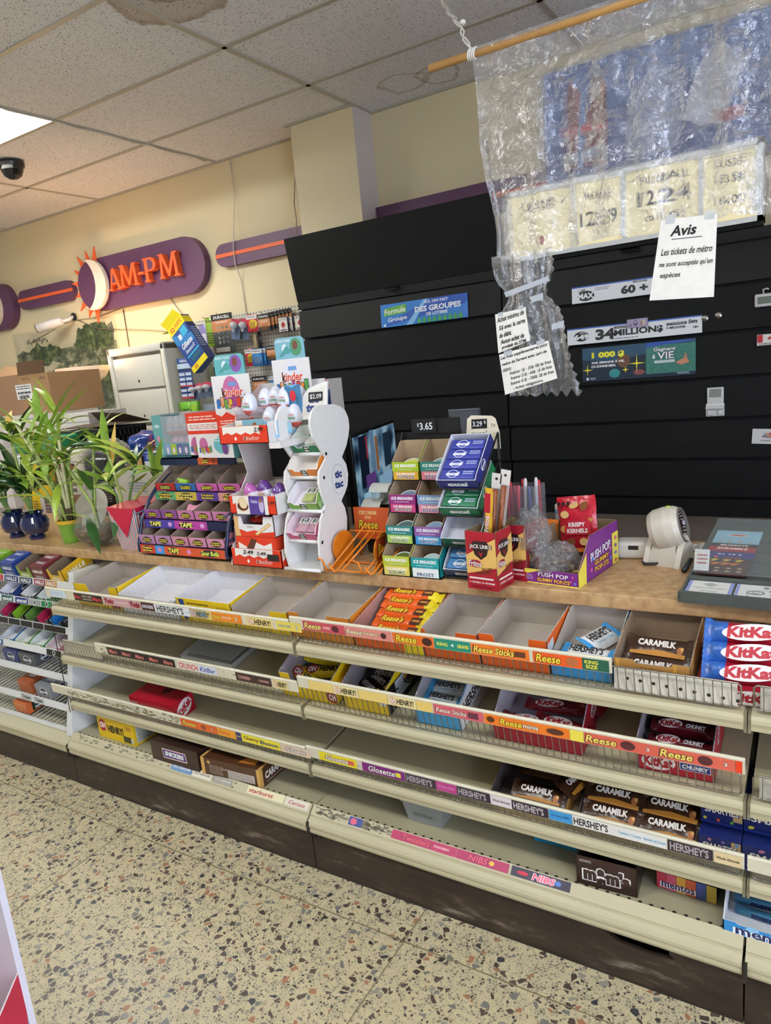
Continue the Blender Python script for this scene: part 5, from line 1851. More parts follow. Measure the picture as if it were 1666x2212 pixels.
for k, (y, z) in enumerate(TY):
    m = MB()
    m.box((.0, y, z), (.455, y + .006, z + .034), NAVY).box((0, y, z), (.455, .222, z + .004), NAVY)
    n = len(STR[k])
    ww = [.09, .05, .1, .06, .155] if k == 0 else [.115, .05, .12, .05, .12] if k == 1 else [.114] * 4
    xx = 0.
    F = Face(m, (0, y, z + .017), lift=.0008)
    for (c, tx, tc), w in zip(STR[k], ww):
        F.rect(xx + w / 2, 0, w, .032, P(c))
        if tx == 'o':
            F.ell(xx + w / 2, 0, .022, .018, P(tc), 14)
        elif tx:
            F.ell(xx + w / 2, 0, w * .62, .026, P('#2a2230'), 18)
            F.txt(tx, xx + w / 2, 0, w * .56, .018, P(tc), .1, .04)
        xx += w
    m.build('price_strip', bg)
    nb = len(GB[k])
    bw = .45 / nb
    for j, (c, tc) in enumerate(GB[k]):
        hf = .036 if k < 2 else .03
        o = tray('gum_box', '%s open gum box, %s from the left on the %s tier of the navy rack' % (('purple', 'pink', 'red', 'blue')[0 if c in ('#8f4a98', '#b884b0') else 2 if c == '#b82a2a' else 3 if c == '#2a62a8' else 1], ('first', 'second', 'third', 'fourth', 'fifth')[j], ('bottom', 'middle', 'top')[k]),
                 'gum box', (-2.232 + .003 + bw * j, 1.735 + y + .0065, WT + z + .036), bw - .003, (.15, .14, .1)[k], hf, .065 if k < 2 else .07, P(c), K('#8d7d6c'), tilt=R(9), zig=False, rise=.95,
                 front=lambda F, w, h, tc=tc: (F.ell(0, -h * .05, w * .6, h * .7, P('#2a2026'), 18), F.txt('Hubba\nBubba', 0, -h * .05, w * .5, h * .4, P(tc), .1, .05)), group=None)
MB().box((.01, .165, .24), (.45, .222, .246), NAVY).build('top_tray', bg)
m = bar_mesh(.06, .06, .014, mt('#d88aa8', .3), lambda F, w, h: F.otx('Hubba\nBubba', 0, 0, w * .7, h * .3, P('#b85a3a'), P('#f4e0d0')))
tag(m.build('gum_roll'), 'round pink gum roll lying in the third box of the middle tier', 'gum', loc=(-1.995, 1.815, 1.078), rot=(R(50), 0, .2))
m = MB().rbox((0, 0, 0), (.05, .02, .045), P('#8fbf3a'), .004)
F = Face(m, (.025, 0, .022))
F.txt('SOUR', 0, 0, .036, .014, P('#c82a2a'), .1, .04)
tag(m.build('gum_pack'), 'green and red gum pack sticking up between the red and blue boxes', 'gum', loc=(-2.13, 1.862, 1.155), rot=(R(-12), .2, .1))
# shelf above the rack
sh = thing('rack_top_shelf', 'navy wire shelf over the bubble gum rack carrying the egg cartons', 'shelf', (-2.232, 1.9, 1.22))
MB().box((0, .0, .022), (.4, .006, .05), NAVY).box((0, 0, .046), (.43, .16, .05), NAVY).build('shelf_plate', sh)
m = MB().box((.21, -.0025, .023), (.31, -.0002, .049), P('#c8542a'))
F = Face(m, (.26, -.0025, .036))
F.ell(-.012, 0, .04, .022, P('#2a1a16'), 16)
F.txt('Hubba\nBubba', -.012, 0, .034, .014, P('#f2d23a'), .1, .05)
F.ell(.03, 0, .016, .02, P('#8a3a24'), 12)
m.build('price_label', sh)
m = MB()
for x in (.02, .41):
    m.tube([(x, .15, -.3), (x, .15, .05)], .006, NAVY, 6)
m.build('posts', sh)
m = MB().tube([(.33, .02, .06), (.43, -.02, .06), (.43, -.02, .11), (.45, .1, .12)], .003, mt('#16161a', .4), 5)
m.build('wire_end', sh)

# teal egg carton with a clear window
ec = thing('egg_carton', 'teal and red egg carton with a clear window showing grey eggs, on the rack shelf', 'egg carton', (-2.262, 1.915, 1.2715))
TEAL = P('#5f9c9c')
m = MB()
m.box((0, 0, 0), (.05, .12, .165), TEAL).box((.05, .1, 0), (.36, .12, .165), KC).box((.05, 0, 0), (.36, .12, .006), TEAL).box((.19, 0, .085), (.36, .1, .165), KRED).box((.19, 0, .0), (.36, .1, .085), KC)
F = Face(m, (.275, 0, .0825))
F.lines(0, .062, .14, .02, 2, P('#f0d0c4'))
F.rect(0, .03, .16, .028, P('#f0ece8'))
F.lines(0, .03, .14, .02, 3, P('#c07a6a'))
F.ell(-.05, -.042, .05, .07, P('#c46a9c'))
surprise(F, -.02, -.052, .12, .024)
F.ell(.055, -.03, .05, .05, P('#6fb0b4'))
Fl = Face(m, (.025, 0, .0825))
Fl.ell(0, .04, .03, .014, P('#b8d0d0'))
Fl.ell(0, -.01, .018, .026, P('#c8849c'))
Fl.ell(0, -.056, .034, .034, P('#a8c8c8'))
m.build('carton', ec)
m = MB()
Fp = MB()
Fp.box((.05, 0, .003), (.19, .004, .055), TEAL)
F = Face(Fp, (.12, 0, .03))
for k, c in enumerate(('#8a9ac0', '#a8b83a', '#5a5a8c', '#6a6a90')):
    F.rect(-.052 + .034 * k, 0, .03, .042, P(c))
    F.ell(-.052 + .034 * k, -.004, .014, .026, P('#e0d4dc'))
Fp.build('front_strip', ec)
MB().box((.05, .0, .055), (.19, .0008, .16), mt('#dfe4e6', .06, alpha=.22, var=0)).box((.0, .0, .165), (.36, .11, .166), mt('#dfe4e6', .06, alpha=.25, var=0)).build('window', ec)
ge = egg(mt('#8a8890', .2, coat=.4), (mt('#b0523a', .3), mt('#a8a6ac', .2, coat=.4)), '#70808a').build('chocolate_egg')
tag(ge, 'grey egg behind the window of the teal carton', 'chocolate egg', 'grey eggs in the teal carton', loc=(-2.195, 1.955, 1.352))
for i in range(1, 4):
    put(ge, 'grey egg behind the window of the teal carton', (-2.195 + .036 * i, 1.955, 1.352), (0, 0, .1 * i))
pk = egg(mt('#b07a9c', .25), (mt('#9a8890', .3), mt('#b890a4', .3)), '#70808a').build('chocolate_egg')
tag(pk, 'pink egg in the lower row of the teal carton', 'chocolate egg', 'pink eggs in the teal carton', loc=(-2.19, 1.965, 1.279))
for i in range(1, 4):
    put(pk, 'pink egg in the lower row of the teal carton', (-2.19 + .036 * i, 1.965, 1.279), (0, 0, .1 * i))


def d_sur(F, w, h):
    F.ell(-w * .3, h * .08, w * .24, h * .6, P('#c46a9c'))
    surprise(F, -w * .26, -h * .16, w * .36, h * .26)
    F.ell(w * .2, h * .05, w * .4, h * .7, P('#69b3b8'))
    F.ell(w * .3, -h * .1, w * .16, h * .5, P('#6a3a7a'))
    F.lines(w * .2, h * .28, w * .3, h * .2, 2, P('#e4f0f0'))


carton('egg_box', 'slanted white and teal egg box lying against the teal carton', 'egg carton', (-1.995, 1.88, 1.2725), .2, .03, .085, KC, rz=-.1, front=d_sur, right=lambda F, w, h: F.rect(0, 0, w, h, P('#5f9c9c')))
carton('egg_box', 'teal egg box with a white rabbit picture at the right end of the rack shelf', 'egg carton', (-1.862, 1.94, 1.2725), .1, .06, .06, TEAL, rz=.35, front=lambda F, w, h: (F.rect(-w * .2, 0, w * .4, h * .7, P('#8fb8b8')), F.ell(0, 0, w * .3, h * .6, P('#d8e0e0')), F.ell(w * .3, 0, w * .24, h * .6, P('#7a4a8a'))))
tag(MB().box((0, 0, 0), (.12, .09, .05), K('#8f8472')).build('plain_box'), 'plain tan box behind the top of the bubble gum rack', 'box', loc=(-1.93, 2.02, 1.17 - .02))

# striped popcorn box
pc_ = thing('popcorn_box', 'red, white and blue striped paper box with a pink pointed flap', 'box', (-2.345, 1.85, WT), -.04)
m = MB()
b0, b1, hh = .062, .085, .175
base = [(-b0, -b0, 0), (b0, -b0, 0), (b0, b0, 0), (-b0, b0, 0)]
topq = [(-b1, -b1, hh), (b1, -b1, hh), (b1, b1, hh), (-b1, b1, hh)]
SC = [P('#e6e2e4'), P('#c8503c'), P('#e6e2e4'), P('#46607f')]
n = 28
for s in range(4):
    A_, B_, C_, D_ = Vector(base[s]), Vector(base[(s + 1) % 4]), Vector(topq[(s + 1) % 4]), Vector(topq[s])
    for k in range(n):
        f0, f1 = k / n, (k + 1) / n
        m.add([A_.lerp(B_, f0), A_.lerp(B_, f1), D_.lerp(C_, f1), D_.lerp(C_, f0)], [(0, 1, 2, 3)], SC[k % 4])
m.add(base, [(3, 2, 1, 0)], SC[0])
m.build('box', pc_)
PINK = P('#c2143f')
m = MB()
v = [Vector(q) for q in topq]
m.prism([v[0] + Vector((0, -.001, 0)), Vector((0, -.0725, .055)), v[1] + Vector((0, -.001, 0))], (0, -.002, 0), PINK)
m.prism([v[0] + Vector((0, 0, .0)), v[1], Vector((b1, b1, hh + .012)), Vector((-b1, b1, hh + .012))], (0, 0, .002), P('#c23a58'))
m.prism([v[1] + Vector((.001, 0, 0)), Vector((.073, 0, .08)), v[2] + Vector((.001, 0, 0))], (.002, 0, 0), PINK)
m.build('pointed_flap', pc_)
# ---------------------------------------------------------------- white mint stand with wavy sides
TW = mt('#ecebe8', .3, var=.03)
ts = thing('mint_stand', 'tall white plastic mint stand with wavy bubble-shaped sides and four sloped trays', 'display stand', (-1.5, 1.72, WT))
prof = [(1.734, .92), (1.722, .976), (1.728, 1.03), (1.748, 1.085), (1.782, 1.125), (1.768, 1.16), (1.760, 1.2), (1.768, 1.236), (1.812, 1.272), (1.784, 1.31), (1.758, 1.345), (1.75, 1.375), (1.752, 1.4), (1.765, 1.424), (1.785, 1.437), (1.807, 1.441)]
back = [(1.882, 1.437), (1.92, 1.426), (1.945, 1.41), (1.958, 1.385), (1.959, 1.355), (1.948, 1.325), (1.93, 1.295), (1.898, 1.262), (1.918, 1.235), (1.923, 1.2), (1.912, 1.165), (1.895, 1.145), (1.868, 1.121), (1.884, 1.095), (1.89, 1.06), (1.883, 1.025), (1.862, .98), (1.84, .945), (1.823, .92)]
for x in (0, .137):
    m = MB()
    m.prism([(x, y - 1.72, z - WT) for y, z in (prof + back)][::-1], (.008, 0, 0), TW)
    m.build('side_panel', ts)
TT = [(1.815, 1.285, '#1f7a48', '#e8efe8', 'green', '#e9eee6'), (1.79, 1.212, '#e0822c', '#f6efe6', 'orange', None), (1.765, 1.107, '#7fae4a', '#efeaf0', 'green and pink', '#c8d08a'), (1.742, 1.012, '#c8557a', '#f0dce4', 'pink', '#d8a0b4')]
for k, (y, z, c, inn, nm, mints) in enumerate(TT):
    m = MB()
    m.T = Matrix.Translation((0, y - 1.72, z - WT)) @ Matrix.Rotation(R(34), 4, 'X')
    m.box((.008, 0, 0), (.137, .1, .004), TW)
    m.tube([(.0, 0, .002), (.145, 0, .002)], .006, TW, 8)
    m.build('tray_shelf', ts)
    L_, D_ = .112, .085
    rot = (R(34), 0, 0)
    p0 = Matrix.Translation((-1.5 + .014, y, z)) @ Matrix.Rotation(R(34), 4, 'X')

    def d_tt(F, w, h):
        F.rect(0, -h * .02, w * .2, h * .8, P('#2a3f2c'))
        F.txt('tic\ntac', 0, -h * .02, w * .15, h * .6, P('#f2f0ea'), .1, .05)

    def d_side(F, w, h):
        for r in range(3):
            for q in range(9):
                F.rect(-w * .42 + q * w * .05, -h * .3 + r * h * .3, w * .022, h * .12, P(inn))
        F.poly([(-w * .08, -h * .4), (w * .3, -h * .4), (w * .34, h * .45), (-.02 * w, h * .5)], P('#26382a'))
        F.txt('tic\ntac', w * .13, 0, w * .24, h * .8, P('#f2f0ea'), .1, .05)
    c2 = P('#a02848') if k == 2 else P(c)
    tray('mint_box', '%s mint box in the %s tray of the white wavy stand' % (nm, ('top', 'second', 'third', 'fourth')[k]), 'mint box', p0 @ Vector((0, .004, .0045)), L_ + .006, D_, .03, .046, P(c), P(inn), tilt=R(34), zig=False, rise=.3, notch=(.2, .6, .35), front=d_tt, right=d_side)
    if mints:
        for j in range((1, 0, 1, 2)[k]):
            mm = MB().rbox((-.022, -.03, 0), (.022, .03, .014), mt(mints, .1, alpha=.55, var=.1), .004)
            rnd = random.Random(j + k)
            for q in range(22):
                mm.lathe([(0, -.0035), (.004, -.002), (.005, 0), (.004, .002), (0, .0035)], mt('#ece9e0' if k != 2 else '#b8cf4a', .4), 8, (rnd.uniform(-.017, .017), rnd.uniform(-.026, .008), rnd.uniform(.004, .010)))
            F = Face(mm, (0, .014, .0142), X, Y)
            F.rect(0, 0, .04, .026, P({'#e9eee6': '#3f8a5a', '#c8d08a': '#e4e0d8', '#d8a0b4': '#ece4e4'}[mints]))
            F.rect(0, 0, .028, .018, P('#2a3f2c'))
            F.txt('tic\ntac', 0, 0, .02, .014, P('#f2f0ea'), 0, .05)
            F.l = .0006
            tag(mm.build('mint_pack'), '%s clear mint pack lying in the %s tray of the white stand' % (('single', 'single', 'single', ('left', 'right')[j])[k], ('top', 'second', 'third', 'fourth')[k]), 'mints', loc=p0 @ Vector((.05 + .045 * (j if k == 3 else .5), .045, .022)), rot=(R(34), 0, 0))
m = MB()
m.box((.008, -.0, .0), (.137, .09, .006), TW).tube([(0, -.005, .006), (.145, -.005, .006)], .006, TW, 8)
m.prism([(.008, .09, 0), (.008, .135, .1), (.008, .138, .1), (.008, .094, 0)][::-1], (.129, 0, 0), TW)
m.build('empty_shelf', ts)
m = MB()
m.T = Matrix.Translation((0, .13, .475)) @ Matrix.Rotation(R(-12), 4, 'X')
ext(m, [(.035, 0), (.135, 0), (.137, .12), (.1, .112), (.06, .1), (.04, .08), (.03, .05)], 0, .006, TW)
F = Face(m, (.085, 0, .05))
F.poly([(-.042, -.036), (.04, -.036), (.044, .056), (.012, .048), (-.024, .036), (-.04, .014)], mt('#e4e0d6', .4))
F.txt('tac', -.002, -.014, .062, .028, P('#22397a'), 0, .06)
F.txt('tic', -.002, .012, .044, .02, P('#22397a'), 0, .06)
F.rect(.006, .022, .058, .03, mt('#17181a', .3))
F.txt('$2.09', .006, .022, .046, .017, P('#eef0ee'), 0, .01)
m.build('header_sign', ts)
m = MB()
F = Face(m, (.1455, .145, .275), Y, Z)
F.ell(0, 0, .075, .1, mt('#c9cdd8', .4))
F.ell(0, 0, .07, .095, TW)
F.txt('tic\ntac', 0, .0, .048, .058, P('#22397a'), .05, .05)
m.build('side_logo', ts)

# ---------------------------------------------------------------- orange wire rack with a card sign
OW = mt('#e0811c', .3)
rr_ = thing('orange_wire_rack', 'empty orange wire rack with round orange end plates', 'rack', (-1.34, 1.735, WT))
for x in (0, .155):
    m = MB()
    pts = []
    for k in range(22):
        a = R(-40 + 260 * k / 21)
        pts.append((.095 + .058 * math.cos(a), .06 + .05 * math.sin(a)))
    pts += [(.02, .002), (.15, .002)]
    m.prism([(x, y, z) for y, z in pts][::-1], (.003, 0, 0), OW)
    m.build('end_plate', rr_)
for j in range(4):
    m = MB()
    x = -.015 + .068 * j
    if j % 2 == 0:
        m.tube([(x - .02, .0, .035), (x - .012, -.01, .045), (x + .006, -.012, .04), (x + .018, -.01, .004), (x + .02, .0, .006), (x + .06, .14, .1), (x + .07, .15, .115), (x + .09, .15, .115), (x + .095, .14, .1), (x + .05, .0, .006), (x + .046, -.01, .004), (x + .03, -.014, .03)], .0032, OW, 6)
    else:
        m.tube([(x, .0, .005), (x + .05, .14, .1)], .0032, OW, 6)
    m.build('wire_loop', rr_)
MB().tube([(-.02, .0, .006), (.17, .0, .006)], .0032, OW, 6).tube([(-.0, .14, .1), (.16, .14, .1)], .0032, OW, 6).tube([(0, .1, .004), (.16, .1, .004)], .0032, OW, 6).build('cross_wires', rr_)
m = MB().box((.157 + .0015, .05, .03), (.1592, .14, .1), P('#b0441c'))
F = Face(m, (.1592, .095, .065), Y, Z)
F.otx('Reese', 0, 0, .07, .03, P('#f7dc3c'), P('#5a2a12'), shear=.2)
m.build('end_label', rr_)
m = MB().box((-.012, .19, .06), (.142, .193, .168), P('#d8602a'))
F = Face(m, (.065, .19, .114))
F.ell(.07, -.012, .05, .02, P('#8a4a24'))
for k in range(3):
    F.poly([(.048, -.008 - .022 * k), (.077, -.008 - .022 * k), (.077, -.026 - .022 * k), (.055, -.026 - .022 * k)], P('#7a3a20'))
F.txt("C'EST L'HEURE", -.02, .036, .07, .012, P('#f6e6a0'), .05, .03)
F.txt("D'UN", -.02, .02, .022, .01, P('#f6e6a0'), .05, .03)
F.otx('Reese', -.02, -.004, .075, .03, P('#f7dc3c'), P('#5a2a12'), shear=.2)
m.build('card_sign', rr_)
MB().tube([(.0, .195, 0), (.0, .195, .1)], .003, OW, 6).tube([(.13, .195, 0), (.13, .195, .1)], .003, OW, 6).build('sign_posts', rr_)

# ---------------------------------------------------------------- round-tin mint rack, four tiers of two
ICE = [('T1', 1.745, .922, [('#b8c43a', '#e0d26a', 'SOURS', 'yellow-green', '#5a6a2a'), ('#1f9a9c', '#e4f0ee', 'FROST', 'teal', '#b8d8d8')]),
       ('T2', 1.78, 1.012, [('#2a7a78', '#a8c85a', 'SOURS', 'dark teal', '#4f6a6c'), ('#8a5aa0', '#3f9ad0', 'FROST', 'purple and blue', '#9ab4d8')]),
       ('T3', 1.815, 1.1, [('#8a2a72', '#c0407a', 'SOURS', 'magenta', '#7a8aa8'), ('#7a9cc8', '#d88aa0', 'DUO', 'pale blue', None)]),
       ('T4', 1.85, 1.194, [('#a8c22e', '#e0a83a', 'CITRUS', 'yellow-green and orange', '#cfd86a'), ('#2a8078', '#d87a8a', 'DUO', 'teal and pink', '#8ab0a8')])]
ir = thing('mint_tin_rack', 'black rack with four tiers of round-tin mint boxes and a $3.65 tag', 'rack', (-1.137, 1.745, WT))
BLK2 = mt('#151517', .4)
m = MB()
m.prism([(-.004, .0, 0), (-.004, .21, 0), (-.004, .21, .41), (-.004, .19, .41), (-.004, .1, .27), (-.004, .0, .01)][::-1], (.004, 0, 0), BLK2)
m.build('side_plate', ir)
MB().box((0, .2, 0), (.196, .206, .41), BLK2).build('back_plate', ir)
for k, (_, y, z, bx) in enumerate(ICE):
    MB().box((0, y - 1.745, z - WT - .001), (.196, .2, z - WT + .001), BLK2).build('shelf', ir)
    for j, (c1, c2, fl_, nm, tin) in enumerate(bx):
        w = .094

        def d_ice(F, w, h, c1=c1, c2=c2, fl_=fl_):
            F.rect(0, h * .24, w * .98, h * .5, P(c1))
            F.txt('ICE BREAKERS', 0, h * .3, w * .8, h * .17, P('#eef2f2'), .1, .04)
            F.lines(0, h * .1, w * .6, h * .06, 1, P('#d8e4e4'))
            F.rect(0, -h * .25, w * .92, h * .46, P(c2))
            F.txt('ICE BREAKERS', 0, -h * .16, w * .7, h * .13, P('#f4f4ee'), .1, .04)
            F.otx(fl_, 0, -h * .34, w * .6, h * .17, P('#2a3f7a' if fl_ != 'SOURS' else '#3a5a24'), P('#f0f2ee'), .04)
        px = -1.137 + .001 + .0985 * j
        tray('mint_tin_box', '%s round-tin mint box, %s of the %s tier of the black rack' % (nm, ('left', 'right')[j], ('bottom', 'second', 'third', 'top')[k]), 'mint box', (px, y - .002, z + .0015), w, .085, .055 if k else .06, .112, P(c1), K('#a48d70'), zig=False, rise=.75, front=d_ice, right=lambda F, w, h, c1=c1: F.rect(0, 0, w * .8, h * .7, P(c1)))
        if tin:
            m = MB().lathe([(0, 0), (.036, 0), (.038, .003), (.038, .016), (.036, .019), (0, .019)], mt('#dfe6e6', .3), 28)
            F = Face(m, (0, 0, .019), X, Y)
            F.ell(0, 0, .064, .064, P(tin), 26)
            F.txt('ICE BREAKERS', 0, .006, .046, .01, P('#eef2f2'), .1, .04)
            F.lines(0, -.01, .036, .012, 2, P('#e4ecec'))
            tag(m.build('mint_tin'), 'round mint tin in the %s box, %s of the %s tier' % (nm, ('left', 'right')[j], ('bottom', 'second', 'third', 'top')[k]), 'mints', loc=(px + .047, y + .043, z + .022), rot=(R(38), 0, .1 - .2 * j))
m = MB().box((.03, .195, .405), (.196, .2, .45), BLK2)
m.build('sign_bar', ir)
m = MB().box((.045, .188, .408), (.118, .194, .448), mt('#202224', .2))
F = Face(m, (.0815, .188, .428))
F.txt('$', -.024, .004, .006, .012, P('#eef0ee'))
F.txt('3.65', .004, 0, .044, .022, P('#eef0ee'), 0, .01)
m.build('price_tag', ir)

# ---------------------------------------------------------------- excel gum tower
et = thing('gum_tower', 'black wire gum tower with four steep gum trays under a $3.29 card', 'rack', (-.937, 1.765, WT))
m = MB()
for x in (0.001, .128):
    m.tube([(x, .15, .0), (x, .15, .4)], .004, BLK2, 6)
    for z in (.005, .1, .19, .268):
        m.tube([(x, .0, z), (x, .15, z + .135)], .003, BLK2, 6)
m.build('wire_frame', et)
m = MB()
for z in (.004, .098, .188, .266):
    m.tube([(-.002, -.002, z + .02), (-.002, -.002, z), (.131, -.002, z), (.131, -.002, z + .02)], .0026, BLK2, 6)
m.build('front_wires', et)
EX = [('#1f4a7c', '#3a7ab0', 'bottom', 'sky blue', 2), ('#1d6a48', None, 'third', 'white and green, empty', 0), ('#1f7a4c', '#1f6a48', 'second', 'green', 2), ('#28307c', '#2f3a94', 'top', 'royal blue', 4)]
for k, (c, pc2, tn, nm, npk) in enumerate(EX):
    z = (.008, .1, .19, .268)[k] + WT
    T = Matrix.Translation((-.932, 1.766, z)) @ Matrix.Rotation(R(42), 4, 'X')

    def d_ex(F, w, h):
        F.txt('excel', 0, 0, w * .5, h * .5, P('#eef2f4'), .15, .05)

    def d_exs(F, w, h):
        F.ell(-w * .1, h * .1, w * .22, h * .8, P('#e8eef2'))
        F.ell(-w * .1, h * .1, w * .19, h * .68, P(c))
        F.txt('excel', -w * .1, h * .1, w * .2, h * .3, P('#f2f4f6'), .15, .05)
    tray('gum_tray', '%s gum tray, %s of the four on the black wire tower' % (nm, tn), 'gum box', T @ Vector((0, 0, 0)), .122, .165, .036, .04, P(c), K('#d2d4e0'), tilt=R(42), zig=False, rise=.1, front=d_ex, right=d_exs)
    for j in range(npk):
        m = MB().rbox((0, 0, 0), (.105, .034, .02), P(pc2), .003, 2)
        F = Face(m, (.0525, .017, .02), X, Y)
        F.ell(-.014, 0, .034, .028, P('#dfe6f0'), 18)
        F.ell(-.014, 0, .03, .024, P(pc2), 18)
        F.txt('excel', -.014, 0, .04, .013, P('#f2f4f8'), .15, .05)
        F.lines(.032, .004, .03, .014, 2, P('#c9d2e4'))
        tag(m.build('gum_pack'), '%s gum pack, %s from the front in the %s tray of the black tower' % (nm.split(',')[0], ('first', 'second', 'third', 'fourth')[j], tn), 'gum', loc=T @ Vector((.008, .006 + .036 * j, .016)), rot=(R(42), 0, 0))
m = MB()
m.T = Matrix.Translation((.02, .155, .355)) @ Matrix.Rotation(R(-8), 4, 'X')
ext(m, [(0, 0), (.112, 0), (.108, .05), (.096, .088), (.085, .096), (.02, .1), (.006, .09)], 0, .002, K('#d8ceb8'))
F = Face(m, (.055, 0, .05))
F.rect(-.01, .024, .05, .028, mt('#17181a', .3))
F.txt('3.29', -.016, .024, .03, .015, P('#eef0ee'), 0, .01)
F.txt('$', .008, .028, .006, .01, P('#eef0ee'))
F.txt('TX', .034, .018, .016, .009, P('#3a3834'), .2)
F.txt('excel', -.012, -.004, .05, .016, P('#3a3834'), .2)
m.build('price_card', et)
ah = thing('acrylic_sign_holder', 'empty clear acrylic sign holder standing behind the gum tower', 'sign holder', (-1.0, 2.1, WT))
CLR = mt('#a8acb4', .06, alpha=.12, var=0)
MB().box((-.055, 0, 0), (.055, .003, .46), CLR).box((-.055, -.04, 0), (.055, .04, .003), CLR).build('sheet', ah)
MB().box((-.056, -.001, .457), (.056, .004, .461), mt('#6a6c72', .3)).box((.052, -.001, .3), (.057, .004, .46), mt('#4a4c54', .3, alpha=.7)).build('edge', ah)

# ---------------------------------------------------------------- meat snack boxes and sticks
JR, JY = P('#a3152a'), P('#e2b866')


def d_jack(F, w, h):
    F.poly([(-w / 2, -h * .24), (w * .5, -h * .1), (w * .5, h * .4), (w * .1, h * .28), (-w / 2, h * .08)], JY)
    F.rect(0, -h * .41, w, h * .18, JR)
    F.poly([(-w * .3, h * .28), (-w * .2, h * .34), (w * .2, h * .34), (w * .3, h * .28), (w * .2, h * .1), (0, h * .02), (-w * .2, h * .1)], P('#2a1518'))
    F.poly([(-w * .08, h * .17), (0, h * .06), (w * .08, h * .17), (0, h * .12)], P('#b0202a'))
    F.otx("JACK LINK'S", 0, h * .24, w * .72, h * .09, P('#f2ece6'), P('#2a1518'), .08)
    F.ell(-w * .2, -h * .05, w * .44, h * .13, P('#a3152a'))
    F.otx('Fritos', -w * .2, -h * .05, w * .42, h * .11, P('#f4ede4'), P('#7a1020'), .05, shear=.15)
    F.txt('CHILI CHEESE', w * .18, -h * .13, w * .36, h * .045, P('#6a3a14'), .15, .03, rot=.1)
    F.txt('CHILI ET FROMAGE', w * .04, -h * .2, w * .5, h * .05, P('#6a3a14'), .15, .03, rot=.12)
    F.rect(-w * .02, -h * .3, w * .8, h * .03, P('#f0e6dc'))
    F.txt('5 g PROTEIN / 15 g PROTEINES', 0, -h * .38, w * .84, h * .04, P('#f0e6dc'), 0, .03)
    F.lines(0, -h * .45, w * .7, h * .04, 2, P('#7a1020'))


tray('meat_snack_box', 'tall red and yellow beef stick box at the counter edge, front one', 'snack box', (-.835, 1.702, WT), .095, .085, .163, .163, P('#a3152a'), K('#8a7458'), rz=R(-8), zig=True, rise=.95, front=d_jack, right=d_jack)
tray('meat_snack_box', 'dark red beef stick box hidden behind the front one', 'snack box', (-.775, 1.80, WT), .08, .07, .16, .165, P('#8a1426'), K('#8a7458'), rz=R(-8), rise=.95, front=d_jack, right=lambda F, w, h: (F.otx("JACK LINK'S", 0, h * .2, w * .7, h * .08, P('#f2ece6'), P('#2a1518'), .08), F.poly([(-w * .3, -h * .1), (w * .3, 0), (w * .3, -h * .3), (-w * .3, -h * .4)], P('#3a1a1a')), F.otx('Fritos', 0, -h * .1, w * .5, h * .1, P('#e8d44a'), P('#a3152a'), shear=.2)))


def stick(name, label, loc, L_, w, T_, mat, rot, deco=None):
    m = bar_mesh(L_, w, T_, mat, deco, crimp=.008)
    return tag(m.build(name), label, 'meat stick', loc=loc, rot=rot)


stick('meat_stick', 'yellow and red wrapped meat stick standing in the front red box', (-.782, 1.742, 1.075), .24, .022, .012, FO('#d8a832'), (R(90), R(-84), 0), lambda F, w, h: (F.rect(w * .36, 0, w * .24, h, P('#a3152a')), F.otx('Fritos', w * .1, 0, w * .2, h * .7, P('#f4ede4'), P('#a3152a')), F.txt('CHILI', -w * .12, 0, w * .2, h * .5, P('#6a3a14'))))
for x, z, a, lb in ((-.752, 1.09, -80, 'clear-wrapped brown meat stick with a punched white top'), (-.775, 1.08, -82, 'clear-wrapped brown meat stick left of the punched one')):
    m = MB()
    m.tube([(-.11, 0, .006), (.075, 0, .006)], .007, mt('#8a4a28', .3, var=.3, scale=120, bump=.3), 10)
    m.box((-.115, -.013, .0), (.08, .013, .0008), mt('#e0d8d0', .15, alpha=.45))
    m.box((.078, -.014, .002), (.12, .014, .0035), mt('#d6d2cc', .3))
    Face(m, (.105, 0, .0035), X, Y).ell(0, 0, .008, .008, DARK)
    tag(m.build('meat_stick'), lb, 'meat stick', loc=(x, 1.775, z + .03), rot=(R(90), R(a), 0))

# ---------------------------------------------------------------- pens in a clear box
pn = thing('pen_box', 'clear plastic box of red and white pens behind the snack boxes', 'pen box', (-.775, 2.0, WT))
CL = mt('#b4b4ba', .08, alpha=.14, var=0)
m = MB()
for a, b in (((-.058, -.03, 0), (.058, -.0285, .235)), ((-.058, .0285, 0), (.058, .03, .235)), ((-.058, -.03, 0), (-.0565, .03, .235)), ((.0565, -.03, 0), (.058, .03, .235)), ((-.058, -.03, 0), (.058, .03, .002))):
    m.box(a, b, CL)
m.box((-.058, -.031, .12), (.058, -.0305, .123), mt('#8a8c92', .2, alpha=.5))
m.build('box', pn)
m = MB().box((-.02, -.0315, .1), (.02, -.0305, .115), P('#e6e4e0'))
Face(m, (0, -.0315, .1075)).lines(0, 0, .034, .008, 2, P('#3a3a3a'))
m.build('price_label', pn)
rnd = random.Random(4)
pen_cols = ['#c8303a', '#c8303a', '#d8404a', '#c8303a', '#e0dcd8', '#c8303a', '#e0dcd8', '#4a5a8a', '#d0d0d4', '#c02a34']
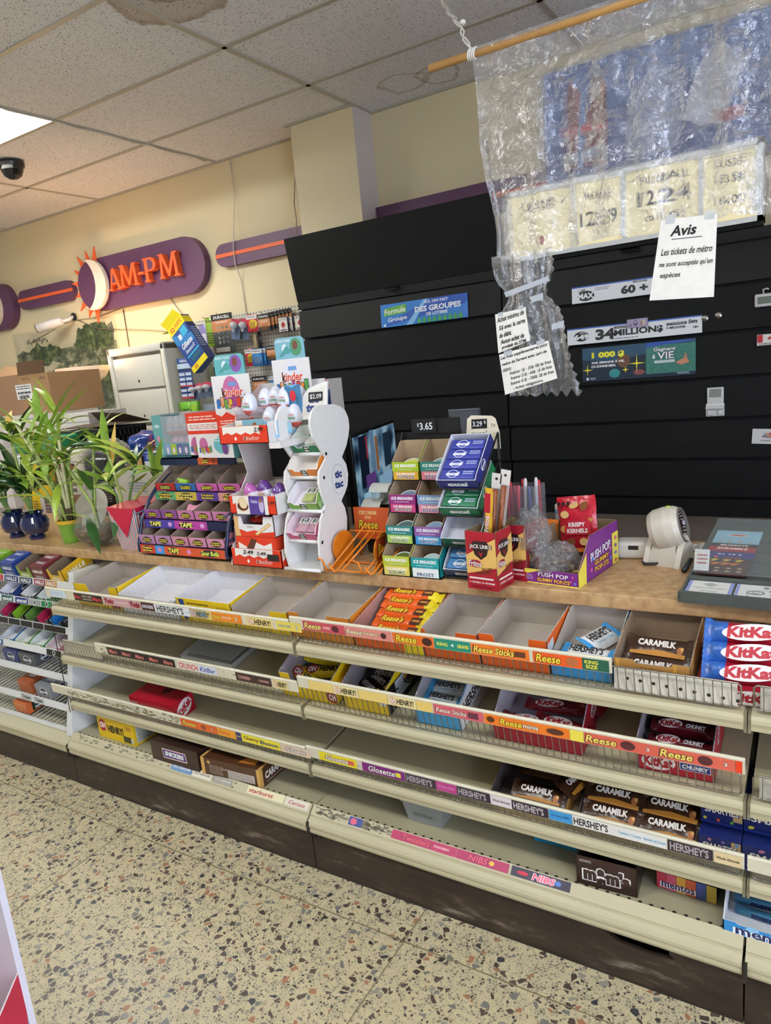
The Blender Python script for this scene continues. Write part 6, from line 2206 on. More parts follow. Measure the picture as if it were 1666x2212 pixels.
for k, c in enumerate(pen_cols):
    m = MB()
    lean = rnd.uniform(-.2, .2)
    x = -.045 + .01 * k
    lx = min(.045, max(-.045, x + lean * .14))
    z1 = rnd.uniform(.225, .262)
    a, b = Vector((x, rnd.uniform(-.02, .02), .004)), Vector((lx, rnd.uniform(-.02, .02), z1))
    m.tube([a, a.lerp(b, .5)], .0042, mt('#8a8a90', .15, alpha=.6), 8)
    m.tube([a.lerp(b, .5), a.lerp(b, .97), b], .0055, mt(c, .25), 8, rr=[.0058, .0055, .003])
    tag(m.build('pen'), {'#c8303a': 'red-capped pen in the clear pen box', '#d8404a': 'bright red-capped pen in the clear pen box', '#e0dcd8': 'white-capped pen in the clear pen box', '#4a5a8a': 'blue pen standing highest in the clear pen box', '#d0d0d4': 'pale grey pen in the clear pen box', '#c02a34': 'dark red-capped pen at the right of the clear pen box'}[c], 'pen', 'pens in the clear box', loc=(-.775, 2.0, WT))
# wrapped items behind
carton('small_white_box', 'small white box behind the red nut pouch', 'box', (-.70, 2.06, WT), .06, .05, .16, P('#ded9ce'), front=lambda F, w, h: F.rect(0, h * .36, w, h * .1, P('#8a9aa8')))
m = bar_mesh(.1, .07, .03, FO('#d8762a'), lambda F, w, h: F.lines(0, 0, w * .6, h * .4, 3, P('#f0dcc0')))
tag(m.build('snack_bag'), 'orange snack bag standing left of the red nut pouch', 'snack bag', loc=(-.705, 1.99, 1.005), rot=(R(90), R(-86), .1))

# ---------------------------------------------------------------- push pop box with bagged sweets and nut pouch
PPU, PYE = P('#7a2a86'), P('#ecdf52')


def d_push(F, w, h):
    F.poly([(-w * .5, h * .5), (-w * .16, h * .5), (-w * .5, h * .1)], PYE)
    F.rect(0, -h * .46, w, h * .08, PYE)
    F.otx('PUSH POP', w * .04, h * .18, w * .56, h * .3, P('#f2f0f6'), P('#4a1660'), .06, rot=-.03)
    F.otx('GUMMY POP-ITS', w * .04, -h * .2, w * .6, h * .26, P('#f0c83a'), P('#6a2a30'), .05, rot=-.02)
    F.lines(-w * .4, -h * .05, w * .14, h * .4, 4, P('#c9a8d8'))
    for x, y, c in ((.4, .2, '#d85a9a'), (.44, -.2, '#5a8ad8'), (.36, -.1, '#d85a9a')):
        F.ell(w * x, h * y, w * .04, h * .18, P(c), 8)


def d_pushside(F, w, h):
    z0 = .03
    F.poly([(-w * .5, -h * .5), (-w * .32, -h * .5), (-w * .3, h * 1.6), (-w * .5, h * .5)], PYE)
    F.rect(w * .42, h * .7, w * .16, h * 2.3, PYE)
    F.otx('PUSH POP', w * .04, h * 1.15, w * .5, h * .62, P('#f2f0f6'), P('#4a1660'), .06, rot=.06)
    F.otx('GUMMY\nPOP-ITS', w * .06, h * .3, w * .36, h * .84, P('#f0c83a'), P('#6a2a30'), .05)
    for x, y, c in ((-.2, .2, '#d85a9a'), (-.16, .9, '#5a8ad8'), (.28, .2, '#5a8ad8'), (.28, .9, '#d85a9a')):
        F.ell(w * x, h * y, w * .05, h * .3, P(c), 8)
    for k in range(4):
        F.ell(w * .42, h * (-.2 + .55 * k), w * .06, h * .26, P(('#d85a5a', '#5a8ad8', '#7a4a9a', '#d85a9a')[k]), 10)


tray('candy_box', 'purple and yellow candy box at the counter edge holding bagged sweets', 'candy box', (-.703, 1.79, WT), .158, .27, .04, .125, PPU, K('#8f7a5c'), rz=R(-8), rise=.3, zig=True, front=d_push, right=d_pushside)
rnd = random.Random(11)
for k in range(7):
    m = MB().rbox((-.016, -.022, 0), (.016, .022, .008), FO(('#3a2416', '#6a4a24', '#a8863a')[k % 3]), .003, 2)
    F = Face(m, (0, 0, .008), X, Y)
    F.rect(0, 0, .024, .012, P(('#c8a04a', '#2a1a12', '#5a3a1a')[k % 3]))
    tag(m.build('wrapped_chocolate'), 'small wrapped chocolate in the clear bag in the purple candy box', 'chocolate', 'wrapped chocolates in the clear bag', loc=(-.655 + .03 * (k % 4), 1.82 + .045 * (k // 4), .932 + .012 * (k % 2) + .012 * (k // 4)), rot=(rnd.uniform(-.3, .5), rnd.uniform(-.3, .3), rnd.uniform(-1, 1)))


def film(name, hazy=.14, blur=.12, gloss=.1, sc=28., warp=1.2, strength=.6):
    """thin clear wrapping film: clear, faintly milky, sharply reflecting over its creases"""
    m = bpy.data.materials.new(name)
    m.use_nodes = True
    nt = m.node_tree
    nt.nodes.clear()
    N, L = (lambda t, **k: _nd(nt, t, k)), nt.links.new
    out = N('OutputMaterial')
    tc = N('TexCoord')
    n0 = N('TexNoise', i2=sc * .35, i3=3.)
    L(tc.outputs['Object'], n0.inputs['Vector'])
    mv = N('VectorMath', operation='MULTIPLY_ADD')
    mv.inputs[1].default_value = (.12 * warp,) * 3
    L(n0.outputs['Color'], mv.inputs[0])
    L(tc.outputs['Object'], mv.inputs[2])
    n1 = N('TexVoronoi', feature='SMOOTH_F1', i2=sc)
    L(mv.outputs[0], n1.inputs['Vector'])
    n2 = N('TexNoise', i2=sc * 1.6, i3=4.)
    L(mv.outputs[0], n2.inputs['Vector'])
    ad = N('Math', operation='MULTIPLY_ADD', i1=.7)
    L(n2.outputs['Fac'], ad.inputs[0])
    L(n1.outputs['Distance'], ad.inputs[2])
    bp = N('Bump', i0=strength, i1=.02)
    L(ad.outputs[0], bp.inputs['Height'])
    tr = N('BsdfTransparent')
    tr.inputs[0].default_value = (.96, .97, 1, 1)
    rf = N('BsdfRefraction')
    rf.inputs[0].default_value = (.97, .98, 1, 1)
    rf.inputs['Roughness'].default_value = blur
    rf.inputs['IOR'].default_value = 1.02
    gl = N('BsdfGlossy')
    gl.inputs[0].default_value = (1, 1, 1, 1)
    gl.inputs['Roughness'].default_value = .16
    L(bp.outputs[0], gl.inputs['Normal'])
    df = N('BsdfDiffuse')
    df.inputs[0].default_value = (.85, .88, .92, 1)
    tl = N('BsdfTranslucent')
    tl.inputs[0].default_value = (.85, .88, .92, 1)
    mx0, mx1, mx2, mx3 = N('MixShader'), N('MixShader'), N('MixShader'), N('MixShader')
    mx0.inputs[0].default_value = .6 if blur else 0
    L(tr.outputs[0], mx0.inputs[1])
    L(rf.outputs[0], mx0.inputs[2])
    mx1.inputs[0].default_value = .5
    L(df.outputs[0], mx1.inputs[1])
    L(tl.outputs[0], mx1.inputs[2])
    mx2.inputs[0].default_value = hazy
    L(mx0.outputs[0], mx2.inputs[1])
    L(mx1.outputs[0], mx2.inputs[2])
    lw = N('LayerWeight', i0=.35)
    L(bp.outputs[0], lw.inputs['Normal'])
    ma = N('Math', operation='MULTIPLY_ADD', i1=.5, i2=gloss)
    L(lw.outputs['Fresnel'], ma.inputs[0])
    L(ma.outputs[0], mx3.inputs[0])
    L(mx2.outputs[0], mx3.inputs[1])
    L(gl.outputs[0], mx3.inputs[2])
    L(mx3.outputs[0], out.inputs[0])
    return m


def crumple(name, label, loc, sx, sy, sz, mat, seed=1, n=34, neck=0.):
    rnd = random.Random(seed)
    bm = bmesh.new()
    bmesh.ops.create_icosphere(bm, subdivisions=4, radius=1)
    from mathutils import noise
    for v in bm.verts:
        p = v.co.copy()
        d = 1 + .34 * noise.noise(p * 1.7 + Vector((seed, 0, 0))) + .22 * abs(noise.noise(p * 4.3 + Vector((0, seed, 0)))) + .1 * noise.noise(p * 9)
        if neck and p.z > .35:
            d *= 1 - neck * (p.z - .35) / .65
        v.co = Vector((p.x * sx * d, p.y * sy * d, max(p.z, -.75) * sz * d))
    me = bpy.data.meshes.new(name)
    bm.to_mesh(me)
    bm.free()
    me.materials.append(mat)
    me.polygons.foreach_set('use_smooth', [True] * len(me.polygons))
    o = bpy.data.objects.new(name, me)
    COL.objects.link(o)
    return tag(o, label, 'plastic bag', loc=loc)


BAGF = film('bag_film', .16, 0., .16, 45., 1.5, 1.)
crumple('clear_bag', 'crumpled clear bag with wrapped chocolates in the purple candy box', (-.64, 1.845, .975), .075, .06, .042, BAGF, 3)
crumple('clear_bag', 'twisted neck of a clear bag hanging over the left side of the purple candy box', (-.69, 1.83, 1.045), .048, .042, .07, BAGF, 8)

m = MB()
PW, PH = .115, .16
g = []
for i in range(11):
    for j in range(13):
        u_, v_ = i / 10 - .5, j / 12
        th = .016 * (1 - (2 * u_) ** 4) * (1 - max(0, (v_ - .72) / .28) ** 1.0) * min(1, .35 + v_ * 2)
        wd = PW * (1 + .06 * math.sin(v_ * 9) * abs(u_))
        g.append((u_ * wd, -th, v_ * PH))
q = [(i * 13 + j, (i + 1) * 13 + j, (i + 1) * 13 + j + 1, i * 13 + j + 1) for i in range(10) for j in range(12)]
KR = FO('#b81e30')
m.add(g, q, KR, True)
m.add([(x, -y * .6 + .002, z) for x, y, z in g], [f[::-1] for f in q], KR, True)
F = Face(m, (0, -.0172, PH / 2), lift=.0012)
NUT = [P('#c08a4a'), P('#8a4f2a'), P('#d8b070')]
F.l = .0012
for x, y, a, b, c, r in ((.0, .055, .03, .016, 2, .3), (.03, .052, .03, .022, 1, .8), (-.03, .03, .026, .022, 2, 0), (-.036, -.012, .022, .02, 0, .3), (-.02, -.052, .03, .024, 1, .5), (.02, -.05, .026, .022, 2, 0), (.046, .012, .016, .012, 0, .4)):
    F.ell(x, y, a, b, NUT[c], 16, r)
for k in range(3):
    F.ell(-.044 + .014 * k, .062, .011, .011, P('#2a1a1a'), 12)
F.poly([(-.024, .012), (.044, .012), (.044, -.03), (-.034, -.03), (-.034, -.006), (-.024, -.004)], P('#b81e30'))
F.txt('KRISPY', .004, .0, .05, .013, P('#f4efe8'), 0, .04)
F.txt('KERNELS', .004, -.018, .062, .013, P('#f4efe8'), 0, .04)
F.rect(0, -.074, .1, .012, P('#d87a2a'))
tag(m.build('nut_pouch'), 'red nut pouch standing up in the back of the purple candy box', 'nuts', loc=(-.597, 1.968, .965), rot=(R(-5), R(-6), R(-6)))

# ---------------------------------------------------------------- barcode scanner and its cradle
GP = mt('#c9c3b4', .35, var=.03)
sc_ = thing('barcode_scanner', 'beige hands-free barcode scanner with a round head', 'scanner', (-.374, 2.06, WT), R(-14))
m = MB()
for s in (-1, 1):
    m.prism([(.045 * s - .008, -.055, 0), (.045 * s - .008, .05, 0), (.045 * s - .008, .03, .05), (.045 * s - .008, .0, .085), (.045 * s - .008, -.03, .05)][::-1], (.016, 0, 0), GP)
m.prism([(-.045, -.05, 0), (.045, -.05, 0), (.03, -.03, .06), (-.03, -.03, .06)], (0, .012, 0), GP)
m.prism([(-.04, .035, 0), (.04, .035, 0), (.034, .03, .07), (-.034, .03, .07)], (0, .012, 0), GP)
m.build('base', sc_)
m = MB()
m.T = Matrix.Translation((0, 0, .1)) @ Matrix.Rotation(R(-12), 4, 'X')
m.lathe([(0, -.05), (.03, -.05), (.05, -.044), (.058, -.03), (.061, 0), (.058, .025), (.05, .04), (.047, .04), (.04, .03), (0, .03)], GP, 28)
m.v = [Matrix.Translation((0, 0, .1)) @ (Matrix.Rotation(R(75), 4, 'Y') @ (Matrix.Translation((0, 0, -.1)) @ p)) for p in m.v]
m.build('head', sc_)
m = MB()
m.T = Matrix.Translation((0, 0, .1)) @ Matrix.Rotation(R(75), 4, 'Y') @ Matrix.Translation((0, 0, -.1)) @ Matrix.Translation((0, 0, .1)) @ Matrix.Rotation(R(-12), 4, 'X')
m.lathe([(.044, .036), (.04, .03), (0, .031)], mt('#2a1416', .1), 24)
m.lathe([(.051, .036), (.05, .043), (.045, .043), (.044, .036)], mt('#6a6862', .4), 28)
m.build('window', sc_)
MB().lathe([(0, .1605), (.008, .16), (.006, .163), (0, .1635)], mt('#b8c83a', .3), 10).build('indicator', sc_)
cr = thing('scanner_cradle', 'low white plastic cradle left of the barcode scanner', 'cradle', (-.478, 2.09, WT), R(8))
MB().rbox((-.046, -.03, 0), (.046, .04, .052), mt('#dedbd2', .4), .012).build('body', cr)
MB().box((-.012, -.0315, .03), (.016, -.0295, .042), DARK).build('slot', cr)
cable([(-.44, 2.03, .925), (-.43, 2.01, .925), (-.40, 2.015, .926), (-.385, 2.03, .93)], .004, mt('#2a2a2c', .5), 'black cable between the white cradle and the scanner')

# ---------------------------------------------------------------- lottery ticket tray
lt = thing('ticket_tray', 'dark grey lottery ticket tray with a clear lid at the right end of the counter', 'ticket tray', (-.295, 1.73, WT + .001), 0, rot=(R(6.5), 0, R(-2.5)))
TG = mt('#4e5550', .4)
m = MB()
m.box((0, 0, 0), (.62, .53, .012), TG).box((0, 0, .012), (.62, .012, .026), TG).box((0, .105, .012), (.62, .118, .02), TG).box((0, 0, .012), (.006, .53, .018), TG).box((0, .52, .012), (.62, .53, .024), TG)
m.build('base', lt)
m = MB()
m.box((.008, .014, .0125), (.11, .102, .0135), P('#dfe0da'))
F = Face(m, (.059, .058, .0135), X, Y)
F.rect(-.047, 0, .008, .088, P('#8f9cd0'))
F.rect(.047, 0, .008, .088, P('#8f9cd0'))
F.poly([(0, .036), (.018, .026), (0, .014), (-.018, .026)], P('#a8aaa6'))
F.txt('Signez votre billet', 0, .004, .07, .008, P('#8a8c88'))
F.txt("d\u00e8s l'achat.", 0, -.012, .04, .008, P('#8a8c88'))
F.txt('Il vous appartient!', 0, -.03, .066, .008, P('#8a8c88'))
m.build('notice_card', lt)
m = MB()
m.box((.116, .014, .0125), (.4, .102, .0135), P('#dcdedb'))
F = Face(m, (.2, .058, .0135), X, Y)
F.rect(-.08, 0, .006, .088, P('#8f9cd0'))
F.ell(.0, -.01, .12, .06, P('#b4b6b4'))
F.ell(.0, -.01, .112, .052, P('#dcdedb'))
F.ell(-.04, .0, .04, .024, P('#8a8c8a'))
F.txt('SUPER', -.04, 0, .03, .008, P('#f0f0ee'), 0, .04)
F.txt('FORMULE', .012, .01, .05, .01, P('#8a8c8a'), 0, .04)
F.txt('GROUPE', .03, -.008, .08, .018, P('#8a8c8a'), 0, .06)
for x, y in ((-.02, .03), (.05, -.03)):
    F.ell(x, y, .014, .01, P('#8a8c8a'))
m.build('logo_card', lt)
MB().box((.008, .12, .028), (.612, .518, .0295), mt('#cfd8d8', .05, alpha=.1, var=0)).build('clear_lid', lt)
m = MB()
for k in range(5):
    m.box((.13, .17 + .07 * k, .0122), (.2, .1705 + .07 * k, .0135), mt('#3a403e', .4))
m.build('slot_lines', lt)
lm = lt.matrix_basis if False else Matrix.Translation((-.295, 1.73, WT + .001)) @ (Matrix.Rotation(R(-2.5), 4, 'Z') @ Matrix.Rotation(R(6.5), 4, 'X'))
TK = [('#9cc8dc', .37, .13, [('oval', '#e8e4dc', 0, .03, .05, .02), ('oval', '#c86a5a', 0, .03, .04, .012), ('dots', '#c8a070', -.04, -.02)], 'pale blue lottery ticket with ovals at the back of the ticket tray'),
      ('#2c3a2c', .3, .1, [('t', 'JEU/MOTS', '#f0f0e8', 0, .03, .07, .013)], 'dark lottery ticket lettered JEU/MOTS'),
      ('#a82a34', .275, .1, [('t', 'SCRABBLE', '#f4ece4', 0, .03, .075, .013)], 'red lottery ticket lettered SCRABBLE'),
      ('#34347a', .245, .09, [('t', '21 19 2', '#e8e8f0', 0, .025, .06, .01)], 'violet lottery ticket with white figures'),
      ('#26307c', .22, .09, [('t', '3', '#e8502a', -.03, .024, .012, .018), ('t', 'gros lot', '#e8502a', .01, .024, .04, .01)], 'navy lottery ticket with an orange 3'),
      ('#2a2420', .195, .09, [('t', '7 7 7', '#f0d03a', 0, .028, .08, .016)], 'black lottery ticket with yellow sevens'),
      ('#4a2422', .17, .09, [('t', '777', '#f08a2a', 0, .028, .07, .014), ('dots', '#c8b48a', -.04, 0), ('dots', '#c8b48a', -.04, -.02)], 'brown lottery ticket with orange sevens, frontmost of the stack')]
for k, (c, yb, hh, items, lb) in enumerate(TK):
    m = MB().box((-.058, -hh / 2, 0), (.058, hh / 2, .0006), P(c))
    F = Face(m, (0, 0, .0006), X, Y)
    F.l = .0003
    for it in items:
        if it[0] == 't':
            F.txt(it[1], it[3], it[4] + hh / 2 - .045, it[5], it[6], P(it[2]), .1, .05)
        elif it[0] == 'oval':
            F.ell(it[2], it[3], it[4], it[5], P(it[1]))
        else:
            for q in range(4):
                F.ell(it[2] + .026 * q, it[3], .013, .008, P(it[1]), 10)
    tag(m.build('lottery_ticket'), lb, 'lottery ticket', loc=lm @ Vector((.072, yb + hh / 2 - .04, .0125 + .0011 * k)), rot=(R(6.5), 0, R(-2.5)))
for c, y, tx, lb in (('#b8342e', .38, '', 'red and gold lottery ticket at the right edge of the tray'), ('#3a3478', .3, 'OR', 'violet lottery ticket in the right column of the tray'), ('#2f8ac8', .22, 'CON', 'blue lottery ticket with rows of figures in the right column')):
    m = MB().box((-.06, -.06, 0), (.06, .06, .0006), P(c))
    F = Face(m, (0, 0, .0006), X, Y)
    F.txt(tx, -.02, .045, .06, .014, P('#f0e8e0'), 0, .05) if tx else F.rect(0, .0, .09, .08, P('#d8b04a'))
    if tx == 'CON':
        for r in range(6):
            for q in range(3):
                F.rect(-.04 + .04 * q, .02 - .013 * r, .018, .006, P('#e4ecf4'))
    tag(m.build('lottery_ticket'), lb, 'lottery ticket', loc=lm @ Vector((.255, y, .0125 + .0012 * (2 - [.38, .3, .22].index(y)) + .001)), rot=(R(6.5), 0, R(-2.5)))
m = MB().box((0, 0, 0), (.035, .0006, .055), mt('#d8dcd8', .1, alpha=.5))
F = Face(m, (.018, 0, .03))
F.lines(0, 0, .024, .03, 3, P('#8a5a5a'))
tag(m.build('clear_price_tab'), 'small clear price tab standing at the left edge of the ticket tray', 'price tab', loc=lm @ Vector((.012, .125, .031)), rot=(R(-30), 0, 0))
tag(MB().tube([(0, 0, 0), (.005, .08, .008)], .007, mt('#20262a', .3), 10).build('marker'), 'black marker lying beside the left edge of the ticket tray', 'marker', loc=(-.318, 1.96, WT + .008))
for k in range(6):
    rnd = random.Random(k)
    m = MB().box((-.06, -.035, 0), (.06, .035, .001), K(('#e4e2dc', '#cfcdc8', '#2a2a2c', '#dcdad4', '#b8b6b0', '#e8e6e0')[k]))
    Face(m, (0, 0, .001), X, Y).lines(0, 0, .09, .05, 5, P('#8a8884'))
    tag(m.build('loose_paper'), 'loose receipt in the heap of papers between the scanner and the ticket tray', 'paper', 'loose papers behind the scanner', loc=(-.325 + .014 * k, 2.2 + .01 * (k % 3), WT + .0012 * k), rot=(0, 0, rnd.uniform(-.5, .4)))
# ---------------------------------------------------------------- stock on the sloping shelves
TILT = [math.atan(.2), math.atan(.2), math.atan(.13), 0.]


def sp(l, x, y, dz=.0015):
    """point on shelf level l, counted from the top; level 3 is the flat base deck"""
    if l == 3:
        return Vector((x, y, .207 + dz))
    z, t = LEV[l]
    return Vector((x, y, z + t * (y - 1.55) + dz))


def sw(F, w, h, items):
    for tx, x, y, ww, hh, c, o in items:
        if o:
            F.otx(tx, x * w, y * h, ww * w, hh * h, P(c), P(o), .07)
        else:
            F.txt(tx, x * w, y * h, ww * w, hh * h, P(c), 0, .035)


YB, OB = P('#e9c61c'), P('#e4641f')
d0 = .212
ORNG = lambda F, d, h: F.rect(0, 0, d, h, OB)
tray('candy_carton', 'empty yellow grey-lined carton, first at the left on the top shelf', 'candy carton', sp(0, -2.425, 1.576), .252, d0, .094, .082, YB, CARDG, tilt=TILT[0], rise=.9, notch=(.34, .8, .36), front=lambda F, w, h: (F.rect(w * .36, -h * .2, w * .2, h * .5, P('#8f2030')), F.txt('2', w * .31, -h * .18, w * .06, h * .3, P('#f6f0e6'), 0, .05), F.txt('BARS', w * .4, -h * .14, w * .1, h * .12, P('#f6f0e6'), 0, .03), F.ell(-w * .2, -h * .2, w * .1, h * .3, P('#b8402a'))))
tray('candy_carton', 'empty white scooped carton lettered in red, second on the top shelf', 'candy carton', sp(0, -2.167, 1.572), .295, d0, .075, .082, CARDW, CARDW, tilt=TILT[0], rise=.75, zig=False, notch=(.5, .9, .1), front=lambda F, w, h: (F.txt('kinder', -w * .24, h * .26, w * .22, h * .16, P('#d4442a'), 0, .03), F.txt('k', -w * .335, h * .27, w * .03, h * .18, P('#1c1a18'), 0, .04), F.poly([(w * .2, h * .05), (w * .3, h * .3), (w * .42, h * .2), (w * .44, 0)], P('#5a3a24'))))
tray('candy_carton', 'empty yellow carton with a white inside and blue corner, third on the top shelf', 'candy carton', sp(0, -1.868, 1.576), .25, d0, .088, .084, P('#eccb1e'), CARDW, tilt=TILT[0], rise=.85, front=lambda F, w, h: (F.rect(-w * .4, 0, w * .1, h * .9, P('#24428c')), F.lines(-w * .1, h * .3, w * .4, h * .1, 1, P('#4a3a14')), F.txt('34 x 75 g', w * .34, h * .24, w * .2, h * .1, P('#4a3a14')), F.txt('PEANUTS', 0, -h * .06, w * .5, h * .2, P('#b8402a'), 0, .05)))
tray('candy_carton', 'yellow carton with one yellow bar left in it, fourth on the top shelf', 'candy carton', sp(0, -1.612, 1.576), .226, d0, .08, .083, YB, CARDG, tilt=TILT[0], rise=.9, notch=(.02, .68, .28), front=lambda F, w, h: (F.poly([(w * .18, -h * .5), (w * .5, -h * .5), (w * .5, h * .5), (w * .36, h * .4)], P('#efd21e')), F.txt('179230', w * .36, -h * .1, w * .16, h * .1, P('#3a2a14'))), right=lambda F, w, h: F.rect(0, 0, w, h, P('#d8902c')))
tray('candy_carton', 'orange speckled carton, nearly empty, fifth on the top shelf', 'candy carton', sp(0, -1.378, 1.576), .226, d0, .088, .083, mt('#d88a2c', .5, var=.5, scale=220), CARDG, tilt=TILT[0], rise=.9, notch=(.2, .62, .5), front=lambda F, w, h: F.txt('24 x 85 g', -w * .36, h * .1, w * .2, h * .1, P('#5a2a14')))
tray('candy_carton', 'orange and yellow carton full of orange bars on the top shelf', 'candy carton', sp(0, -1.143, 1.576), .222, d0, .072, .083, OB, K('#b58d86'), tilt=TILT[0], rise=.8, front=lambda F, w, h: (F.poly([(-w * .5, -h * .1), (-w * .34, -h * .1), (-w * .36, h * .5), (-w * .5, h * .5)], P('#f0d820')), F.poly([(w * .22, -h * .5), (w * .5, -h * .5), (w * .5, h * .2), (w * .24, h * .5)], P('#f0d820'))), right=lambda F, w, h: F.poly([(-w * .5, -h * .5), (w * .5, -h * .5), (w * .5, h * .6), (-w * .5, h * .5)], OB))
tray('candy_carton', 'empty orange carton with a grey inside, seventh on the top shelf', 'candy carton', sp(0, -.917, 1.576), .164, d0, .088, .083, OB, CARDG, tilt=TILT[0], rise=.9, notch=(.1, .6, .3), front=lambda F, w, h: F.txt('16 x 79 g', w * .36, 0, w * .2, h * .1, P('#5a2a14')))
tray('candy_carton', 'empty orange carton on the top shelf, just left of the white bars', 'candy carton', sp(0, -.749, 1.576), .182, d0, .096, .083, OB, CARDG, tilt=TILT[0], rise=.9, notch=(.26, .72, .42), front=lambda F, w, h: F.lines(-w * .36, h * .1, w * .16, h * .2, 3, P('#5a2a14')), right=lambda F, w, h: (F.rect(-w * .38, h * .1, w * .2, h * .5, P('#d8e4ee')),))
tray('candy_carton', 'grey-lined white and blue carton with two white bars, ninth on the top shelf', 'candy carton', sp(0, -.563, 1.576), .148, d0, .05, .083, P('#3f9ad8'), CARDG, tilt=TILT[0], rise=.9)
tray('candy_carton', 'brown carton with two brown bars, tenth on the top shelf', 'candy carton', sp(0, -.41, 1.576), .168, d0, .076, .083, P('#b98a4c'), K('#8f7a62'), tilt=TILT[0], rise=.7, notch=(.3, .74, .12), front=lambda F, w, h: (F.rect(-w * .44, 0, w * .05, h * .96, P('#d8a44a')), F.rect(w * .3, 0, w * .05, h * .96, P('#d8a44a')), F.txt('Cadbury', 0, h * .2, w * .3, h * .14, P('#7a5428'), .3)))

# bars
def d_oh(F, w, h):
    F.ell(-w * .26, 0, w * .3, h * 1.0, P('#9b2028'))
    F.txt('OH', -w * .26, 0, w * .2, h * .6, P('#f4efe4'), 0, .05)
    F.txt('HENRY!', w * .18, 0, w * .5, h * .62, P('#1f1611'), .05, .04)


def d_reese(F, w, h):
    F.otx("Reese's", -w * .16, 0, w * .42, h * .62, P('#f6d92c'), P('#6a2c10'), .07, shear=.2)
    F.poly([(w * .18, -h * .4), (w * .2, h * .3), (w * .4, h * .36), (w * .38, -h * .36)], P('#4a2414'))
    F.rect(w * .29, -h * .02, w * .14, h * .2, P('#c98a3c'))


def d_her(c='#1c1a18', sub='#7cb4d8'):
    def f(F, w, h):
        F.txt("HERSHEY'S", -w * .02, h * .12, w * .76, h * .5, P(c), 0, .03)
        F.txt("COOKIES 'N' CREME", 0, -h * .32, w * .6, h * .14, P(sub), 0, .02)
    return f


def d_car(F, w, h):
    F.txt('CARAMILK', -w * .03, h * .16, w * .7, h * .34, P('#e9e0d6'), .0, .05)
    F.poly([(-w * .5, -h * .5), (w * .5, -h * .5), (w * .5, -h * .3), (0, -h * .18), (-w * .5, -h * .34)], P('#b57c2e'))
    F.ell(w * .4, -h * .1, w * .12, h * .4, P('#a8683a'))
    F.ell(w * .43, .0, w * .06, h * .2, P('#d8a45c'))


def d_kk(F, w, h):
    F.ell(-w * .1, 0, w * .56, h * .9, P('#ece4e2'), 24, .12)
    F.txt('KitKat', -w * .1, 0, w * .46, h * .6, P('#b0182c'), .12, .05, rot=.08)
    F.txt('Have a break', w * .32, -h * .36, w * .3, h * .14, P('#ece0dc'), .1)


def d_kkc(F, w, h):
    F.ell(-w * .22, 0, w * .44, h * .9, P('#d8ccca'), 20, .1)
    F.txt('KitKat', -w * .22, 0, w * .38, h * .6, P('#8a1424'), .12, .05, rot=.06)
    F.txt('CHUNKY', w * .24, 0, w * .36, h * .42, P('#cfc8ca'), .1, .06)


def barset(name, proto, spots, cat, group=None):
    for i, (loc, rot, lb) in enumerate(spots):
        if i == 0:
            tag(proto, lb, cat, group, loc=loc, rot=rot)
        else:
            put(proto, lb, loc, rot, group=group)


b = bar_mesh(.17, .042, .022, FO('#ecd12c'), d_oh).build('candy_bar')
barset('candy_bar', b, [(sp(0, -1.54, 1.612, .004), (TILT[0], 0, .06), 'yellow bar lying alone at the front of the fourth carton on the top shelf'),
                        (sp(0, -1.27, 1.606, .004), (TILT[0] + .2, 0, .02), 'yellow bar half hidden at the front of the orange speckled carton'),
                        (sp(1, -1.36, 1.71, .045), (.45, .1, .12), 'yellow bar at the back of the yellow carton on the second shelf'),
                        (sp(1, -1.345, 1.665, .035), (.5, -.1, .2), 'yellow bar in the middle of the yellow carton on the second shelf'),
                        (sp(1, -1.385, 1.63, .03), (.7, .2, -.25), 'yellow bar lying crosswise at the front of the second-shelf yellow carton')], 'candy bar')
end_mat[0] = FO('#efd82a')
b = bar_mesh(.19, .046, .024, FO('#e2601c'), d_reese, end=(0, .2)).build('candy_bar')
barset('candy_bar', b, [(sp(0, -1.03, 1.6 + .028 * k, .005 + .0125 * k), (TILT[0] + .3 - .04 * k, 0, -.02 + .025 * (k % 3)), '%s orange and yellow bar from the front in the full top-shelf carton' % ('first', 'second', 'third', 'fourth', 'fifth', 'sixth')[k]) for k in range(6)], 'candy bar', 'orange bars in the full carton')
end_mat[0] = FO('#3f9ad8')
b = bar_mesh(.135, .062, .014, FO('#e8ecee'), d_her(), end=(.1, .1)).build('candy_bar')
barset('candy_bar', b, [(sp(0, -.488, 1.628, .03), (TILT[0] + .1, 0, -.08), 'front white bar in the ninth carton of the top shelf'),
                        (sp(0, -.478, 1.7, .032), (TILT[0] + .2, 0, 1.25), 'white bar turned sideways behind another in the ninth carton of the top shelf'),
                        (sp(0, -.49, 1.64, .012), (TILT[0], 0, .05), 'white bar underneath the other two in the ninth carton of the top shelf')], 'candy bar')
b = bar_mesh(.148, .062, .016, FO('#3a2416'), d_car).build('candy_bar')
CAR_SPOTS = [(sp(0, -.326, 1.66, .048), (TILT[0] + .5, 0, -.05), 'upper brown bar in the tenth carton of the top shelf'), (sp(0, -.326, 1.612, .028), (TILT[0] + .75, 0, -.03), 'lower brown bar in the tenth carton of the top shelf')]
for cx, y0, n, nm in ((-.625, 1.63, 3, 'left'), (-.432, 1.62, 3, 'middle'), (-.298, 1.62, 4, 'right')):
    for k in range(n):
        CAR_SPOTS.append((sp(2, cx, y0 - .03 + .036 * k, .038 + .026 * k), (.62, 0, .02 - .03 * (k % 2) + (PI if nm == 'left' and k == 1 else 0)), '%s brown bar from the front in the %s third-shelf pile' % (('first', 'second', 'third', 'fourth')[k], nm)))
